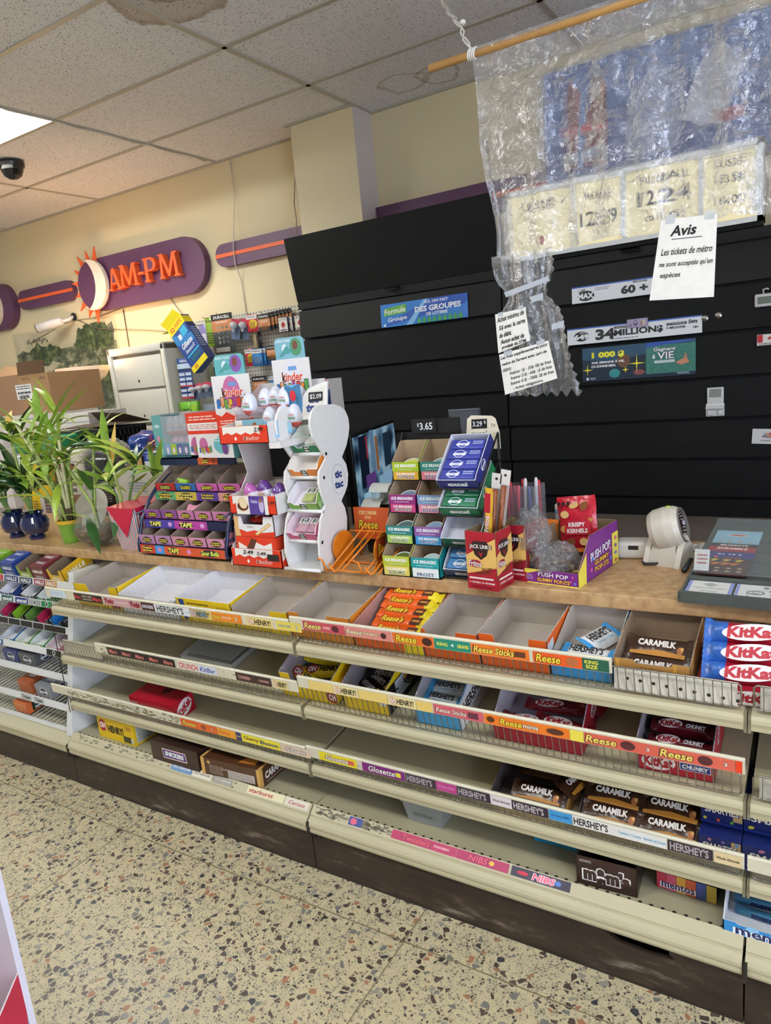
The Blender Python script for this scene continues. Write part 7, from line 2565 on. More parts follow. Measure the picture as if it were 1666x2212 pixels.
CAR_SPOTS.append((sp(2, -.54, 1.65, .06), (.5, .1, 1.35), 'brown bar standing sideways between the left and middle brown piles'))
barset('candy_bar', b, [s for s in CAR_SPOTS], 'candy bar')
end_mat[0] = FO('#2f62b4')
b = bar_mesh(.24, .052, .026, FO('#a0182c'), d_kk, end=(.2, 0)).build('candy_bar')
KKM = [(sp(0, -.105, 1.60 + .024 * k, .052 + .032 * k), (TILT[0] + .75, 0, 0), '%s red and blue bar from the bottom of the top-shelf stack' % ('first', 'second', 'third')[k]) for k in range(3)]
barset('candy_bar', b, KKM, 'candy bar')
carton('candy_carton', 'red and blue carton under the stacked bars at the right of the top shelf', 'candy carton', sp(0, -.232, 1.57), .3, .2, .04, P('#a0182c'), tilt=TILT[0], front=lambda F, w, h: (F.rect(-w * .43, 0, w * .14, h, P('#2f62b4')), F.txt('MEGA', -w * .43, 0, w * .1, h * .4, P('#dfe8f4'), .1, .05), F.ell(-w * .12, 0, w * .4, h * .94, P('#ece4e2'), 24, .05), F.txt('KitKat', -w * .12, 0, w * .34, h * .6, P('#b0182c'), .12, .05)))
b = bar_mesh(.16, .04, .014, FO('#7e1a26'), d_kk).build('candy_bar')
barset('candy_bar', b, [(sp(1, -.645, 1.622, .03), (.5, 0, .0), 'red wafer bar at the front left of the wide carton on the second shelf'), (sp(1, -.555, 1.625, .036), (.6, .05, -.12), 'red wafer bar at the front right of the wide carton on the second shelf'),
                        (sp(1, -.6, 1.69, .034), (.3, 0, .06), 'dark red wafer bar at the back left of the wide carton on the second shelf'), (sp(1, -.55, 1.72, .036), (.3, .1, -.2), 'dark red wafer bar at the back right of the wide carton on the second shelf')], 'candy bar')
b = bar_mesh(.145, .034, .024, FO('#5e131d'), d_kkc).build('candy_bar')
barset('candy_bar', b, [(sp(1, -.272, 1.61 + .034 * k, .05 + .016 * k), (.5, 0, 0), '%s dark red chunky bar from the front in the red second-shelf carton' % ('first', 'second', 'third', 'fourth')[k]) for k in range(4)], 'candy bar')
end_mat[0] = FO('#c98a3c')
b = bar_mesh(.15, .034, .016, FO('#1f1c1c'), lambda F, w, h: (F.txt("HERSHEY'S", -w * .1, 0, w * .6, h * .62, P('#b8b0a8'), 0, .03), F.rect(w * .36, 0, w * .14, h * .9, P('#b5823a')))).build('candy_bar')
barset('candy_bar', b, [(sp(1, -1.14 + .02 * k, 1.625 + .026 * k, .036 + .009 * k), (.5, .1 * (k % 2), (-.6, -.5, .1, .2, .05)[k]), '%s dark bar from the front, jumbled in the yellow and black carton' % ('first', 'second', 'third', 'fourth', 'fifth')[k]) for k in range(5)], 'candy bar')
end_mat[0] = FO('#49a8dc')
b = bar_mesh(.125, .044, .016, FO('#d4dade'), d_her(), end=(.1, .12)).build('candy_bar')
barset('candy_bar', b, [(sp(1, -.9, 1.625 + .04 * k, .045 + .008 * k), (.55, 0, (-.08, .04, -.02)[k]), '%s white bar from the front in the white and blue second-shelf carton' % ('first', 'second', 'third')[k]) for k in range(3)], 'candy bar')

tray('candy_carton', 'yellow carton with a jumble of yellow bars on the second shelf', 'candy carton', sp(1, -1.447, 1.576), .205, .2, .088, .13, YB, K('#9a9094'), tilt=TILT[1], rise=.7, notch=(.22, .6, .45), front=lambda F, w, h: (F.ell(w * .44, -h * .2, w * .2, h * .5, P('#9b2028')), F.txt('OH', w * .44, -h * .2, w * .12, h * .26, P('#f4efe4'), 0, .05), F.txt('179230', -w * .34, h * .1, w * .14, h * .07, P('#3a2a14'))))
tray('candy_carton', 'yellow and black carton of dark bars on the second shelf', 'candy carton', sp(1, -1.21, 1.576), .155, .2, .082, .125, YB, K('#8f8688'), tilt=TILT[1], rise=.7, notch=(.2, .68, .4), front=lambda F, w, h: (F.rect(w * .4, h * .1, w * .14, h * .4, P('#dfe2e4')),), right=lambda F, w, h: (F.rect(0, 0, w, h, P('#15141a')), F.rect(0, h * .1, w * .44, h * .7, P('#d4d8dc')), F.lines(0, h * .1, w * .36, h * .5, 6, P('#8a8e92'))))
tray('candy_carton', 'white and blue carton of white bars on the second shelf', 'candy carton', sp(1, -.965, 1.576), .14, .2, .07, .125, P('#49a8dc'), K('#a8a6ac'), tilt=TILT[1], rise=.6, front=lambda F, w, h: F.rect(w * .2, 0, w * .5, h * .8, P('#49a8dc')), right=lambda F, w, h: (F.poly([(-w * .5, -h * .5), (w * .5, -h * .5), (w * .5, h * 1.2), (w * .1, h * 1.2), (-w * .5, h * .5)], P('#e4e8ea')), F.txt("HERSHEY'S", w * .04, h * .36, w * .76, h * .5, P('#1c1a18'), 0, .03, rot=.1), F.txt('COOKIES', 0, -.1 * h, w * .5, h * .14, P('#7cb4d8'))))
tray('candy_carton', 'wide red carton with a lilac inside and a few wafer bars', 'candy carton', sp(1, -.73, 1.576), .235, .2, .05, .135, P('#a3182e'), K('#b6aeb8'), tilt=TILT[1], rise=.7, right=lambda F, w, h: (F.ell(w * .12, h * .7, w * .34, h * .9, P('#d8ccd0'), 20, .4), F.txt('KitKat', w * .12, h * .7, w * .28, h * .4, P('#a3182e'), 0, .05, rot=.5)))
tray('candy_carton', 'red chunky-bar carton at the right of the second shelf', 'candy carton', sp(1, -.362, 1.576), .166, .18, .085, .125, P('#b0182e'), K('#8f8690'), tilt=TILT[1], rise=.8, front=lambda F, w, h: (F.ell(-w * .22, -h * .14, w * .46, h * .56, P('#ece4e2'), 22, .1), F.txt('KitKat', -w * .22, -h * .14, w * .38, h * .36, P('#b0182e'), .1, .05), F.rect(w * .26, -h * .12, w * .4, h * .26, P('#dfe2ee')), F.rect(w * .26, -h * .12, w * .38, h * .22, P('#26327c')), F.txt('CHUNKY', w * .26, -h * .12, w * .34, h * .15, P('#eef0f6'), .1, .06)), right=lambda F, w, h: F.txt('KitKat', 0, h * .6, w * .5, h * .4, P('#c8b8bc'), 0, .04, rot=1.1))
m = MB()
CT = mt('#cfd0cc', .15, alpha=.45, var=.06)
m.box((0, 0, 0), (.26, .17, .003), CT)
for a, c in (((0, 0, 0), (.26, .003, .02)), ((0, .167, 0), (.26, .17, .02)), ((0, 0, 0), (.003, .17, .02)), ((.257, 0, 0), (.26, .17, .02))):
    m.box(a, c, CT)
m.box((.02, .02, .02), (.24, .15, .0225), CT)
tag(m.build('clear_tray'), 'clear plastic tray lying empty on the second shelf at the left', 'tray', loc=sp(1, -1.99, 1.645), rot=(TILT[1], 0, -.02))

# third shelf
carton('candy_box', 'closed glossy red chunky-bar box on the third shelf at the left', 'candy box', sp(2, -2.21, 1.565), .235, .1, .072, mt('#b3142c', .18, var=.05, coat=.6), tilt=TILT[2], front=lambda F, w, h: (F.ell(-w * .12, -h * .3, w * .4, h * .6, P('#ece4e2'), 22, .05), F.txt('KitKat', -w * .12, -h * .3, w * .34, h * .4, P('#b0182e'), .1, .05), F.rect(w * .24, -h * .34, w * .3, h * .24, P('#26327c')), F.txt('CHUNKY', w * .24, -h * .34, w * .26, h * .16, P('#eef0f6'), .1, .05), F.lines(-w * .4, h * .2, w * .16, h * .14, 2, P('#e8c8cc'))),
       right=lambda F, w, h: (F.ell(0, 0, w * .8, h * .8, P('#ece4e2'), 22, .5), F.txt('KitKat', 0, 0, w * .7, h * .42, P('#b0182e'), .1, .05, rot=.5)), top=lambda F, w, h: F.poly([(-w * .06, h * .5), (w * .2, h * .5), (w * .12, h * .1), (w * .02, h * .0)], P('#5a1a20')))
for x, w, lb in ((-.75, .205, 'left'), (-.512, .142, 'middle'), (-.367, .132, 'right')):
    tray('candy_carton', '%s brown carton of brown bars on the third shelf' % lb, 'candy carton', sp(2, x, 1.576), w, .2, .042, .09, P('#c69a4e') if lb == 'left' else P('#b98a3e'), K('#4a4040'), tilt=TILT[2], rise=.8, zig=False)


def d_smart(F, w, h):
    F.rect(w * .38, h * .1, w * .22, h * .7, P('#b89a68')) if w < .1 else None
    F.otx('SMARTIES', 0, h * .1, w * .8, h * .28, P('#ece6d2'), P('#15205a'), .06)
    for k, c in enumerate(('#c8c03a', '#b8708a', '#c84a2a', '#7a5aa8', '#5a9a3a', '#4a8ac8')):
        F.ell(w * (-.4 + .16 * k), h * (.38 if k % 2 else -.3), w * .09, h * .13, P(c), 10, .3)
    F.rect(0, -h * .42, w, h * .1, P('#1c2c74'))


SM_ = P('#16235e')
for x, w, n, lb in ((-.229, .088, 2, 'left'), (-.139, .15, 2, 'right')):
    for k in range(n):
        carton('candy_box', '%s dark blue sweets box, %s stack at the right end of the third shelf' % (('lower', 'upper')[k], lb), 'candy box', sp(2, x, 1.575 + .03 * k) + Vector((0, 0, .072 * k)), w, .16, .068, SM_, tilt=TILT[2], front=d_smart)

# base deck
def d_ohbox(F, w, h):
    F.ell(-w * .36, h * .1, w * .22, h * .56, P('#a8262c'))
    F.txt('OH', -w * .36, h * .1, w * .17, h * .28, P('#f4efe4'), 0, .05)
    F.txt('HENRY!', .0, .02 * h, w * .44, h * .36, P('#2a1d12'), 0, .05)
    F.rect(w * .3, -h * .28, w * .2, h * .28, P('#4a4a2a'))
    F.lines(w * .36, h * .24, w * .16, h * .2, 2, P('#a8502c'))
    F.rect(w * .44, -h * .28, w * .06, h * .24, P('#d8d4c8'))


carton('candy_box', 'closed yellow candy box at the left end of the bottom deck', 'candy box', sp(3, -2.442, 1.56), .22, .1, .09, P('#e3c01c'), front=d_ohbox, right=lambda F, w, h: (F.rect(0, 0, w * .8, h * .8, P('#cfd2c8')), F.lines(0, 0, w * .7, h * .7, 9, P('#8a8c84'))), rz=R(-1))


def d_snick(F, w, h):
    F.poly([(-w * .24, -h * .24), (w * .26, -h * .2), (w * .24, h * .26), (-w * .26, h * .24)], P('#f0ece6'))
    F.poly([(-w * .23, -h * .2), (w * .25, -h * .16), (w * .23, h * .22), (-w * .25, h * .2)], P('#b82838'))
    F.poly([(-w * .22, -h * .17), (w * .24, -h * .13), (w * .22, h * .19), (-w * .24, h * .17)], P('#24458e'))
    F.txt('SNICKERS', 0, h * .02, w * .4, h * .24, P('#f4f0ea'), .1, .06)


carton('candy_box', 'closed dark brown candy box with a blue and white badge on the bottom deck', 'candy box', sp(3, -2.086, 1.523), .243, .12, .078, mt('#33211c', .3, coat=.2), front=d_snick, right=lambda F, w, h: (F.txt('48', -w * .1, h * .2, w * .3, h * .24, P('#e4dcd4'), .1, .05), F.lines(w * .2, h * .1, w * .3, h * .3, 3, P('#a89c94'))), top=lambda F, w, h: F.txt('48 BARS', -w * .3, h * .1, w * .24, h * .2, P('#d8d0c8'), 0, .05))


def d_carbox(F, w, h):
    F.rect(-w * .47, 0, w * .06, h, P('#d2a55c'))
    F.rect(w * .47, 0, w * .06, h, P('#d2a55c'))
    F.rect(w * .18, -h * .12, w * .44, h * .44, P('#c9bfb6'))
    F.lines(w * .18, -h * .12, w * .4, h * .36, 6, P('#8a8078'))
    F.lines(-w * .24, -h * .06, w * .24, h * .5, 6, P('#a8988a'))
    F.ell(-w * .36, h * .3, w * .06, h * .16, P('#c9b06a'), 12)
    F.txt('Peuleila', -w * .0 - w * .08, h * .1, w * .1, h * .1, P('#d8ccc0'), .2)


carton('candy_box', 'brown and gold bar box lettered in white on the bottom deck', 'candy box', sp(3, -1.83, 1.523), .262, .15, .068, mt('#4f3220', .3, coat=.2), rz=R(3), front=d_carbox, right=lambda F, w, h: (F.rect(-w * .46, 0, w * .08, h, P('#d2a55c')), F.txt('CARAMILK', w * .06, .0, w * .8, h * .4, P('#e9e0d6'), 0, .05), F.lines(0, -h * .34, w * .6, h * .1, 1, P('#b8a898'))),
       top=lambda F, w, h: (F.txt('CARAMILK', 0, h * .1, w * .72, h * .34, P('#8a7c70'), 0, .05), F.poly([(w * .1, -h * .4), (w * .36, -h * .36), (w * .34, -h * .1), (w * .14, -h * .2)], P('#c47a34')), F.rect(-w * .48, 0, w * .04, h, P('#d2a55c')), F.rect(w * .48, 0, w * .04, h, P('#d2a55c'))))
bn = thing('plastic_bin', 'cloudy clear plastic bin with a lid in the middle of the bottom deck', 'bin', sp(3, -1.05, 1.585))
CB = mt('#b9bdb8', .2, alpha=.5, var=.06)
m = MB()
for a, b2 in (((0, 0), (.02, -.012)),):
    q0 = [(.012, .01), (.123, .01), (.123, .13), (.012, .13)]
    q1 = [(0, 0), (.135, 0), (.135, .145), (0, .145)]
    for s in range(4):
        t_ = (s + 1) % 4
        m.add([(q0[s][0], q0[s][1], 0), (q0[t_][0], q0[t_][1], 0), (q1[t_][0], q1[t_][1], .065), (q1[s][0], q1[s][1], .065)], [(0, 1, 2, 3)], CB)
    m.add([(x, y, 0) for x, y in q0], [(3, 2, 1, 0)], CB)
F = Face(m, (.067, .004, .03), X, Vector((0, -.15, 1)))
F.lines(0, 0, .07, .012, 2, P('#6a6e6a'))
m.build('body', bn)
MB().rbox((-.006, -.006, .065), (.141, .151, .078), CB, .004).build('lid', bn)
carton('blue_box', 'bright blue box mostly hidden at the back of the bottom deck', 'box', sp(3, -.668, 1.655), .13, .12, .05, P('#2f9ac8'))


def d_mm(F, w, h):
    F.otx("m&m's", 0, -h * .04, w * .76, h * .52, P('#33211c'), P('#ece8e4'), .07, bold=.06)
    F.txt("m&m's", 0, -h * .04, w * .74, h * .5, P('#3c2822'), 0, .06)
    F.lines(-w * .34, h * .36, w * .2, h * .1, 2, P('#c8beb4'))


tray('candy_carton', 'dark brown carton with a torn-open top at the right of the bottom deck', 'candy carton', sp(3, -.515, 1.545), .148, .1, .08, .085, mt('#33211c', .35), K('#2a1c16'), rise=.95, front=d_mm, rz=R(3))


def d_mentosmix(F, w, h):
    for k, c in enumerate(('#b8344a', '#c8506a', '#d89a3a', '#c85a34', '#4a5a9a', '#d8b84a')):
        F.rect(w * (-.42 + .167 * k), h * .0, w * .16, h, P(c))
    F.otx('mentos', -w * .14, -h * .16, w * .56, h * .4, P('#1c1a44'), P('#f0e8ec'), .08)


carton('candy_box', 'multicoloured roll-candy box at the right of the bottom deck', 'candy box', sp(3, -.333, 1.612), .137, .09, .045, P('#241f3c'), front=d_mentosmix, rz=R(-1))
tray('candy_carton', 'white-lined blue roll-candy carton at the right end of the bottom deck', 'candy carton', sp(3, -.174, 1.528), .2, .2, .034, .09, P('#2f8ccf'), K('#d6d8dc'), zig=False, rise=.5, notch=(.16, .9, .12), front=lambda F, w, h: (F.ell(-w * .2, h * .2, w * .14, h * .6, P('#8cc4ec'), 14), F.ell(w * .1, h * .24, w * .2, h * .6, P('#8cc4ec'), 14), F.otx('mentos', -w * .05, -h * .02, w * .64, h * .6, P('#1c2458'), P('#f4f6fa'), .08)))
MR = mt('#3a7898', .3)
m = MB().tube([(0, 0, 0), (.14, 0, 0)], .011, MR, 12)
F = Face(m, (.07, -.0106, .002), X, Vector((0, .2, 1)))
F.txt('mentos', .0, 0, .07, .012, P('#16204a'), 0, .05)
o = m.build('candy_roll')
barset('candy_roll', o, [((-.155, 1.6, .222), (0, 0, -.05), 'front blue candy roll in the white-lined carton'), ((-.16, 1.63, .226), (0, 0, .04), 'second blue candy roll in the white-lined carton'), ((-.165, 1.655, .246), (0, 0, 0), 'blue candy roll at the back top of the white-lined carton')], 'candy roll')
tag(MB().box((0, 0, 0), (.1, .002, .02), P('#e8d23a')).build('loose_yellow_card'), 'yellow card poking out under the label rail of the top shelf', 'card', loc=(-1.71, 1.556, .742), rot=(R(-35), 0, R(2)))

# ---------------------------------------------------------------- gum and cough drop boxes on the white rack
RT = math.atan(.28)


def gp(k, x, dy=.012, dz=.0):
    gy, gz = GROWS[k]
    return Vector((x, gy + dy, gz - .002 + (.28 if k < 4 else .17) * (dy - .006) + dz))


def d_halls(c):
    def f(F, w, h):
        F.txt('HALLS', 0, h * .16, w * .7, h * .2, P('#f0f2ee'), .1, .06)
        F.lines(0, -h * .2, w * .6, h * .2, 3, P('#dfe4dc'))
    return f


HB = [(-3.22, '#7fae2c', 0, 'yellow-green'), (-3.075, '#23408c', 1, 'blue'), (-2.955, '#7d9a34', 2, 'green, open'), (-2.85, '#6a2630', 1, 'maroon'), (-2.735, '#e2b41c', 2, 'yellow, open')]
for x, c, op, nm in HB:
    if op < 2:
        carton('cough_drop_box', '%s cough drop box on the top row of the gum rack' % nm, 'cough drops', gp(0, x), .094, .15, .075, P(c), tilt=RT, front=d_halls(c), top=lambda F, w, h: [F.txt('HALLS', 0, h * (.3 - .3 * q), w * .6, h * .1, P('#dfe4ec'), .1, .05) for q in range(3)])
    else:
        tray('cough_drop_box', '%s cough drop box on the top row of the gum rack' % nm, 'cough drops', gp(0, x), .1, .15, .066, .075, P(c), K('#7d6c58'), tilt=RT, zig=False, rise=.9, notch=(.22, .74, .38), front=lambda F, w, h: F.txt('HALLS', 0, -h * .1, w * .56, h * .2, P('#f0ecd8'), .1, .06), right=lambda F, w, h: (F.txt('HALLS', -w * .05, h * .1, w * .6, h * .3, P('#f6f2e4'), .1, .06), F.rect(0, -h * .3, w * .9, h * .3, P('#cfc6a8'))))
EB = [(-3.09, '#27407c', '#e4e6ee', 'blue'), (-2.93, '#4a4d4c', '#dfe1e4', 'charcoal'), (-2.815, '#1f7c44', '#dfe4e4', 'green')]
for x, c, inn, nm in EB:
    tray('gum_box', '%s gum box with a white inside on the second row of the gum rack' % nm, 'gum box', gp(1, x), .098, .13, .03, .05, P(c), K(inn), tilt=RT, zig=False, rise=.7, notch=(.2, .7, .2), front=lambda F, w, h: (F.ell(0, 0, w * .34, h * .9, P('#dfe6ea'), 14), F.ell(0, 0, w * .28, h * .74, P('#2a3444'), 14)), right=lambda F, w, h: (F.ell(0, h * .2, w * .3, h * 1.1, P('#cfd6e0'), 16), F.ell(0, h * .2, w * .26, h * .94, P('#232a3a'), 16), F.txt('excel', 0, h * .2, w * .34, h * .4, P('#eef0f4'), .15, .05)))
for x, c, nm in ((-3.08, '#b0205a', 'magenta'), (-2.99, '#7fae1c', 'lime'), (-2.895, '#5f8a3a', 'green'), (-2.81, '#a81c48', 'crimson'), (-2.72, '#1f7cc0', 'blue')):
    tray('gum_box', 'black gum box with a %s inside on the third row of the gum rack' % nm, 'gum box', gp(2, x), .078, .12, .038, .055, P('#17181a'), K(c), tilt=RT, zig=False, rise=.6, notch=(.2, .7, .5), front=lambda F, w, h: F.lines(0, -h * .2, w * .5, h * .1, 1, P('#8a8c8a')), right=lambda F, w, h: (F.rect(0, h * .3, w * .8, h * .3, P('#6a6c70')), F.rect(0, -h * .1, w * .8, h * .16, P('#4a4c50'))))
for x, c, inn, nm in ((-3.09, '#2f78bc', '#d2d6dc', 'blue'), (-2.98, '#6aa83a', '#dce0dc', 'lime green'), (-2.87, '#3a9a44', '#dce2de', 'green'), (-2.76, '#c8688c', '#dccdd4', 'pink')):
    tray('gum_box', '%s gum box with a pale inside on the fourth row of the gum rack' % nm, 'gum box', gp(3, x), .098, .11, .024, .036, P(c), K(inn), tilt=RT, zig=False, rise=.5, front=lambda F, w, h: (F.rect(-w * .1, 0, w * .7, h * .8, P('#d8e0d0')), F.txt('Trident', -w * .1, 0, w * .6, h * .5, P('#2a5a3a'), .15, .04)))
m = MB().rbox((0, 0, 0), (.05, .02, .04), P('#c01f6a'), .004)
Face(m, (.025, 0, .02)).lines(0, 0, .036, .024, 3, P('#e88ab0'))
tag(m.build('gum_pack'), 'magenta gum pack leaning at the right end of the fourth row', 'gum', loc=gp(3, -2.67, .02, .004), rot=(-.2, .25, .2))
tray('gum_box', 'white gum box half hidden at the right end of the fourth row', 'gum box', gp(3, -2.652, .03), .05, .1, .03, .036, K('#cfd4d4'), K('#dce0e2'), tilt=RT, zig=False, rise=.5)


def d_exc(F, w, h):
    F.ell(0, 0, w * .44, h * .74, P('#dfe6ec'), 18)
    F.ell(0, 0, w * .38, h * .64, P('#1f2a40'), 18)
    F.txt('excel', 0, 0, w * .5, h * .3, P('#f0f2f4'), .15, .05)


for k, x, w, c, nm in ((4, -3.09, .105, '#3a4478', 'blue-grey'), (4, -2.975, .12, '#55585a', 'charcoal'), (5, -2.86, .11, '#8d9296', 'silver'), (5, -2.985, .09, '#a85a34', 'orange-brown')):
    carton('gum_box', '%s closed gum box on a lower row of the gum rack' % nm, 'gum box', gp(k, x, .03), w, .1, .055, P(c), tilt=math.atan(.17), front=d_exc if c != '#a85a34' else None, right=d_exc if c != '#a85a34' else None, top=lambda F, w, h: F.txt('excel', 0, 0, w * .5, h * .2, P('#dfe4ea'), .15, .05))
carton('mint_box', 'orange mint box on the lowest row of the gum rack', 'mint box', gp(6, -3.03, .03), .1, .1, .05, P('#d8703a'), tilt=math.atan(.17), front=lambda F, w, h: F.rect(0, 0, w * .9, h * .8, P('#e08a5a')), right=lambda F, w, h: (F.poly([(-w * .3, -h * .4), (w * .2, -h * .4), (w * .26, h * .4), (-w * .24, h * .44)], P('#26382a')), F.txt('tic\ntac', 0, 0, w * .34, h * .66, P('#f2f0ea'), .1, .05)))
# ---------------------------------------------------------------- hanging clear plastic sheet and notices
SHEET = film('curtain_film', .17, .2, .06, 24., 1.8, .6)
from mathutils import noise as NZ
SY = 2.0


def fold(x, z):
    t = (2.34 - z)
    a = .012 * math.sin(x * 31 + 1.4 * math.sin(x * 7)) + .007 * math.sin(x * 67 + 2 + 2 * z)
    c = .016 * NZ.noise(Vector((x * 9, z * 4, 0))) + .006 * NZ.noise(Vector((x * 30, z * 22, 3)))
    return SY + (a * min(1, t * 6 + .15) + c * min(1, t * 8))


hs = thing('plastic_screen', 'wrinkled clear plastic screen hanging from a wooden dowel over the counter', 'plastic screen', (-.3, SY, 2.345))
o = Matrix.Translation((.3, -SY, -2.345))
g, q = [], []
NX, NZ_ = 150, 62
for i in range(NX + 1):
    x = -.85 + 1.3 * i / NX
    for j in range(NZ_ + 1):
        f = j / NZ_
        zb = 1.806 + .006 * math.sin(x * 21) + (.004 * NZ.noise(Vector((x * 40, 0, 0))))
        z = 2.356 - (2.356 - zb) * f
        xx = x + (.012 + .01 * math.sin(z * 14)) * f * (1 - i / NX) ** 6 + (.02 * f if i < 3 else 0)
        g.append(o @ Vector((xx, fold(xx, z) if j > 1 else SY - .013, z)))
q = [(i * (NZ_ + 1) + j, (i + 1) * (NZ_ + 1) + j, (i + 1) * (NZ_ + 1) + j + 1, i * (NZ_ + 1) + j + 1) for i in range(NX) for j in range(NZ_)]
b0 = len(g)
A2, B2 = 34, 50
for i in range(A2 + 1):
    for j in range(B2 + 1):
        f = j / B2
        z = 1.815 - f * (.398 - .012 * math.sin(i * 1.3) * (i / A2))
        xl, xr = -.83 + .03 * f + .03 * math.exp(-((z - 1.7) / .035) ** 2), -.655 + .04 * f + .025 * f * f - .035 * math.exp(-((z - 1.7) / .04) ** 2)
        if i == A2:
            xr += .004 * math.sin(j * 1.9)
        x = xl + (xr - xl) * i / A2
        g.append(o @ Vector((x, fold(x * 1.4, z) + .004 * math.sin(i * .9), z)))
q += [(b0 + i * (B2 + 1) + j, b0 + (i + 1) * (B2 + 1) + j, b0 + (i + 1) * (B2 + 1) + j + 1, b0 + i * (B2 + 1) + j + 1) for i in range(A2) for j in range(B2)]
m = MB()
m.add(g, q, SHEET, True)
m.build('sheet', hs)
m = MB()
m.T = o
m.tube([(-.98, SY, 2.346), (.5, SY, 2.335)], .0105, mt('#c99a5a', .5, var=.15, scale=40), 12)
m.build('dowel', hs)
m = MB()
m.T = o
rnd = random.Random(2)
for k in range(2):
    pts = [Vector((-.856, SY, 2.36)).lerp(Vector((-1.316, 2.736, 2.965)), f) + Vector((.006 * math.sin(f * 40 + k * 2), .004 * math.cos(f * 37 + k), .012 * math.sin(f * 9))) for f in [i / 30 for i in range(31)]]
    m.tube(pts, .0028, mt('#e9e6dc', .7), 5)
for k in range(4):
    m.tube([(-.856 + .006 * k + .013 * math.sin(a) * .3, SY + .0135 * math.cos(a), 2.346 + .0135 * math.sin(a)) for a in [2 * PI * i / 12 for i in range(12)]], .0026, mt('#e9e6dc', .7), 5, True)
m.lathe([(0, -.008), (.008, -.004), (.009, .003), (0, .009)], mt('#e9e6dc', .7), 8, (-.87, SY, 2.43))
m.build('string', hs)
TAPE = mt('#c9d0d8', .25, alpha=.6, var=.1)
m = MB()
m.T = o
m.prism([(-.79, SY - .02, 1.712), (-.66, SY - .022, 1.738), (-.655, SY - .022, 1.725), (-.785, SY - .02, 1.698)][::-1], (0, -.001, 0), TAPE)
m.build('tape', hs)
for x, z in ((-.76, 1.66), (-.655, 1.61), (-.71, 1.69)):
    m = MB()
    m.T = o
    m.prism([(x, SY - .024, z), (x + .035, SY - .024, z + .006), (x + .034, SY - .024, z - .012), (x, SY - .024, z - .016)][::-1], (0, -.001, 0), TAPE)
    m.build('tape', hs)
INK = K('#1d1c1e')


def notice(name, label, c4, lines, y, ink=INK):
    """hand-lettered sheet of paper given by its four corners"""
    tl, tr, br, bl = [Vector((x, y, z)) for x, z in c4]
    m = MB()
    m.prism([bl, br, tr, tl], (0, .0006, 0), K('#e6e3dc'))
    c = (tl + tr + br + bl) / 4
    u = ((tr - tl) + (br - bl)) / 2
    v = ((tl - bl) + (tr - br)) / 2
    w, h = u.length, v.length
    u.normalize()
    v.normalize()
    F = Face(m, c, u, v)
    for tx, x, yy, ww, hh in lines:
        if tx == '_':
            F.rect(x * w, yy * h, ww * w, hh * h, ink)
        else:
            F.txt(tx, x * w, yy * h, ww * w, hh * h, ink, .18, (.012 if hh < .1 else .03))
    for sx in (-.3, .34):
        F.rect(sx * w, h * .5, w * .16, h * .11, TAPE)
    return tag(m.build(name), label, 'notice')


notice('paper_notice', 'handwritten notice headed Avis taped to the bottom edge of the plastic screen', [(-.362, 1.826), (-.235, 1.819), (-.243, 1.629), (-.393, 1.639)],
       [('Avis', -.06, .35, .42, .13), ('_', .0, .25, .5, .009), ('Les tickets de m\u00e9tro', .02, .1, .84, .085), ('ne sont accept\u00e9s qu\'en', .02, -.06, .88, .085), ('esp\u00e8ces', -.22, -.2, .34, .08)], SY - .04)
notice('paper_notice', 'upper of two small handwritten notices on the narrow plastic strip', [(-.815, 1.654), (-.724, 1.662), (-.715, 1.572), (-.812, 1.545)],
       [('Achat minimu de', .0, .36, .86, .14), ('5$ avec la carte', .02, .12, .84, .14), ('de d\u00e9bit.', -.22, -.08, .4, .13), ('Aucun achat de', -.02, -.26, .76, .13), ('produit du STM.', .02, -.43, .8, .12)], SY - .036)
notice('paper_notice', 'lower handwritten notice of withdrawal fees on the narrow plastic strip', [(-.808, 1.541), (-.661, 1.566), (-.64, 1.462), (-.797, 1.426)],
       [('Les frais suppl\u00e9mentaires pour', .0, .4, .92, .1), ('retire de l\'argent avec cart de', -.02, .24, .88, .1), ('d\u00e9bit:', -.38, .1, .18, .09), ('Retirer 1$ - 20$: 0$ de frais', .06, -.03, .8, .09), ('Retirer 21$ - 60$: 1$ de frais', .06, -.16, .8, .09), ('Retirer 61$ - 100$: 2$ de frais', .06, -.29, .84, .09), ('- Achat obligatoire.', -.04, -.43, .6, .09)], SY - .042)

# ---------------------------------------------------------------- monitor and receipt printer behind the counter
tag(MB().rbox((-2.2, 2.32, .84), (.6, 2.8, .88), mt('#5a5048', .5), .004).box((-2.15, 2.36, 0), (-2.1, 2.76, .84), DARK).box((.5, 2.36, 0), (.55, 2.76, .84), DARK).build('back_desk'), 'low brown desk behind the counter carrying the monitor', 'desk')
mo = thing('monitor', 'black monitor showing a blue security camera picture, behind the orange sign', 'monitor', (-1.56, 2.43, .88), R(104))
MB().rbox((-.28, 0, .085), (.28, .03, .425), mt('#0d0e10', .3), .005).build('casing', mo)
m, nt, b, N, L = nodes('camera_picture')
tc = N('TexCoord')
n1 = N('TexVoronoi', i2=11.)
L(tc.outputs['Object'], n1.inputs['Vector'])
n2 = N('TexNoise', i2=9., i3=6.)
L(tc.outputs['Object'], n2.inputs['Vector'])
mxx = N('Math', operation='MULTIPLY')
L(n1.outputs['Distance'], mxx.inputs[0])
L(n2.outputs['Fac'], mxx.inputs[1])
r = ramp(nt, [(.06, '#0c1420'), (.14, '#22344a'), (.24, '#4f7490'), (.4, '#9cc0d6')])
L(mxx.outputs[0], r.inputs[0])
b.inputs['Base Color'].default_value = (.01, .01, .01, 1)
b.inputs['Roughness'].default_value = .12
L(r.outputs[0], b.inputs['Emission Color'])
b.inputs['Emission Strength'].default_value = .55
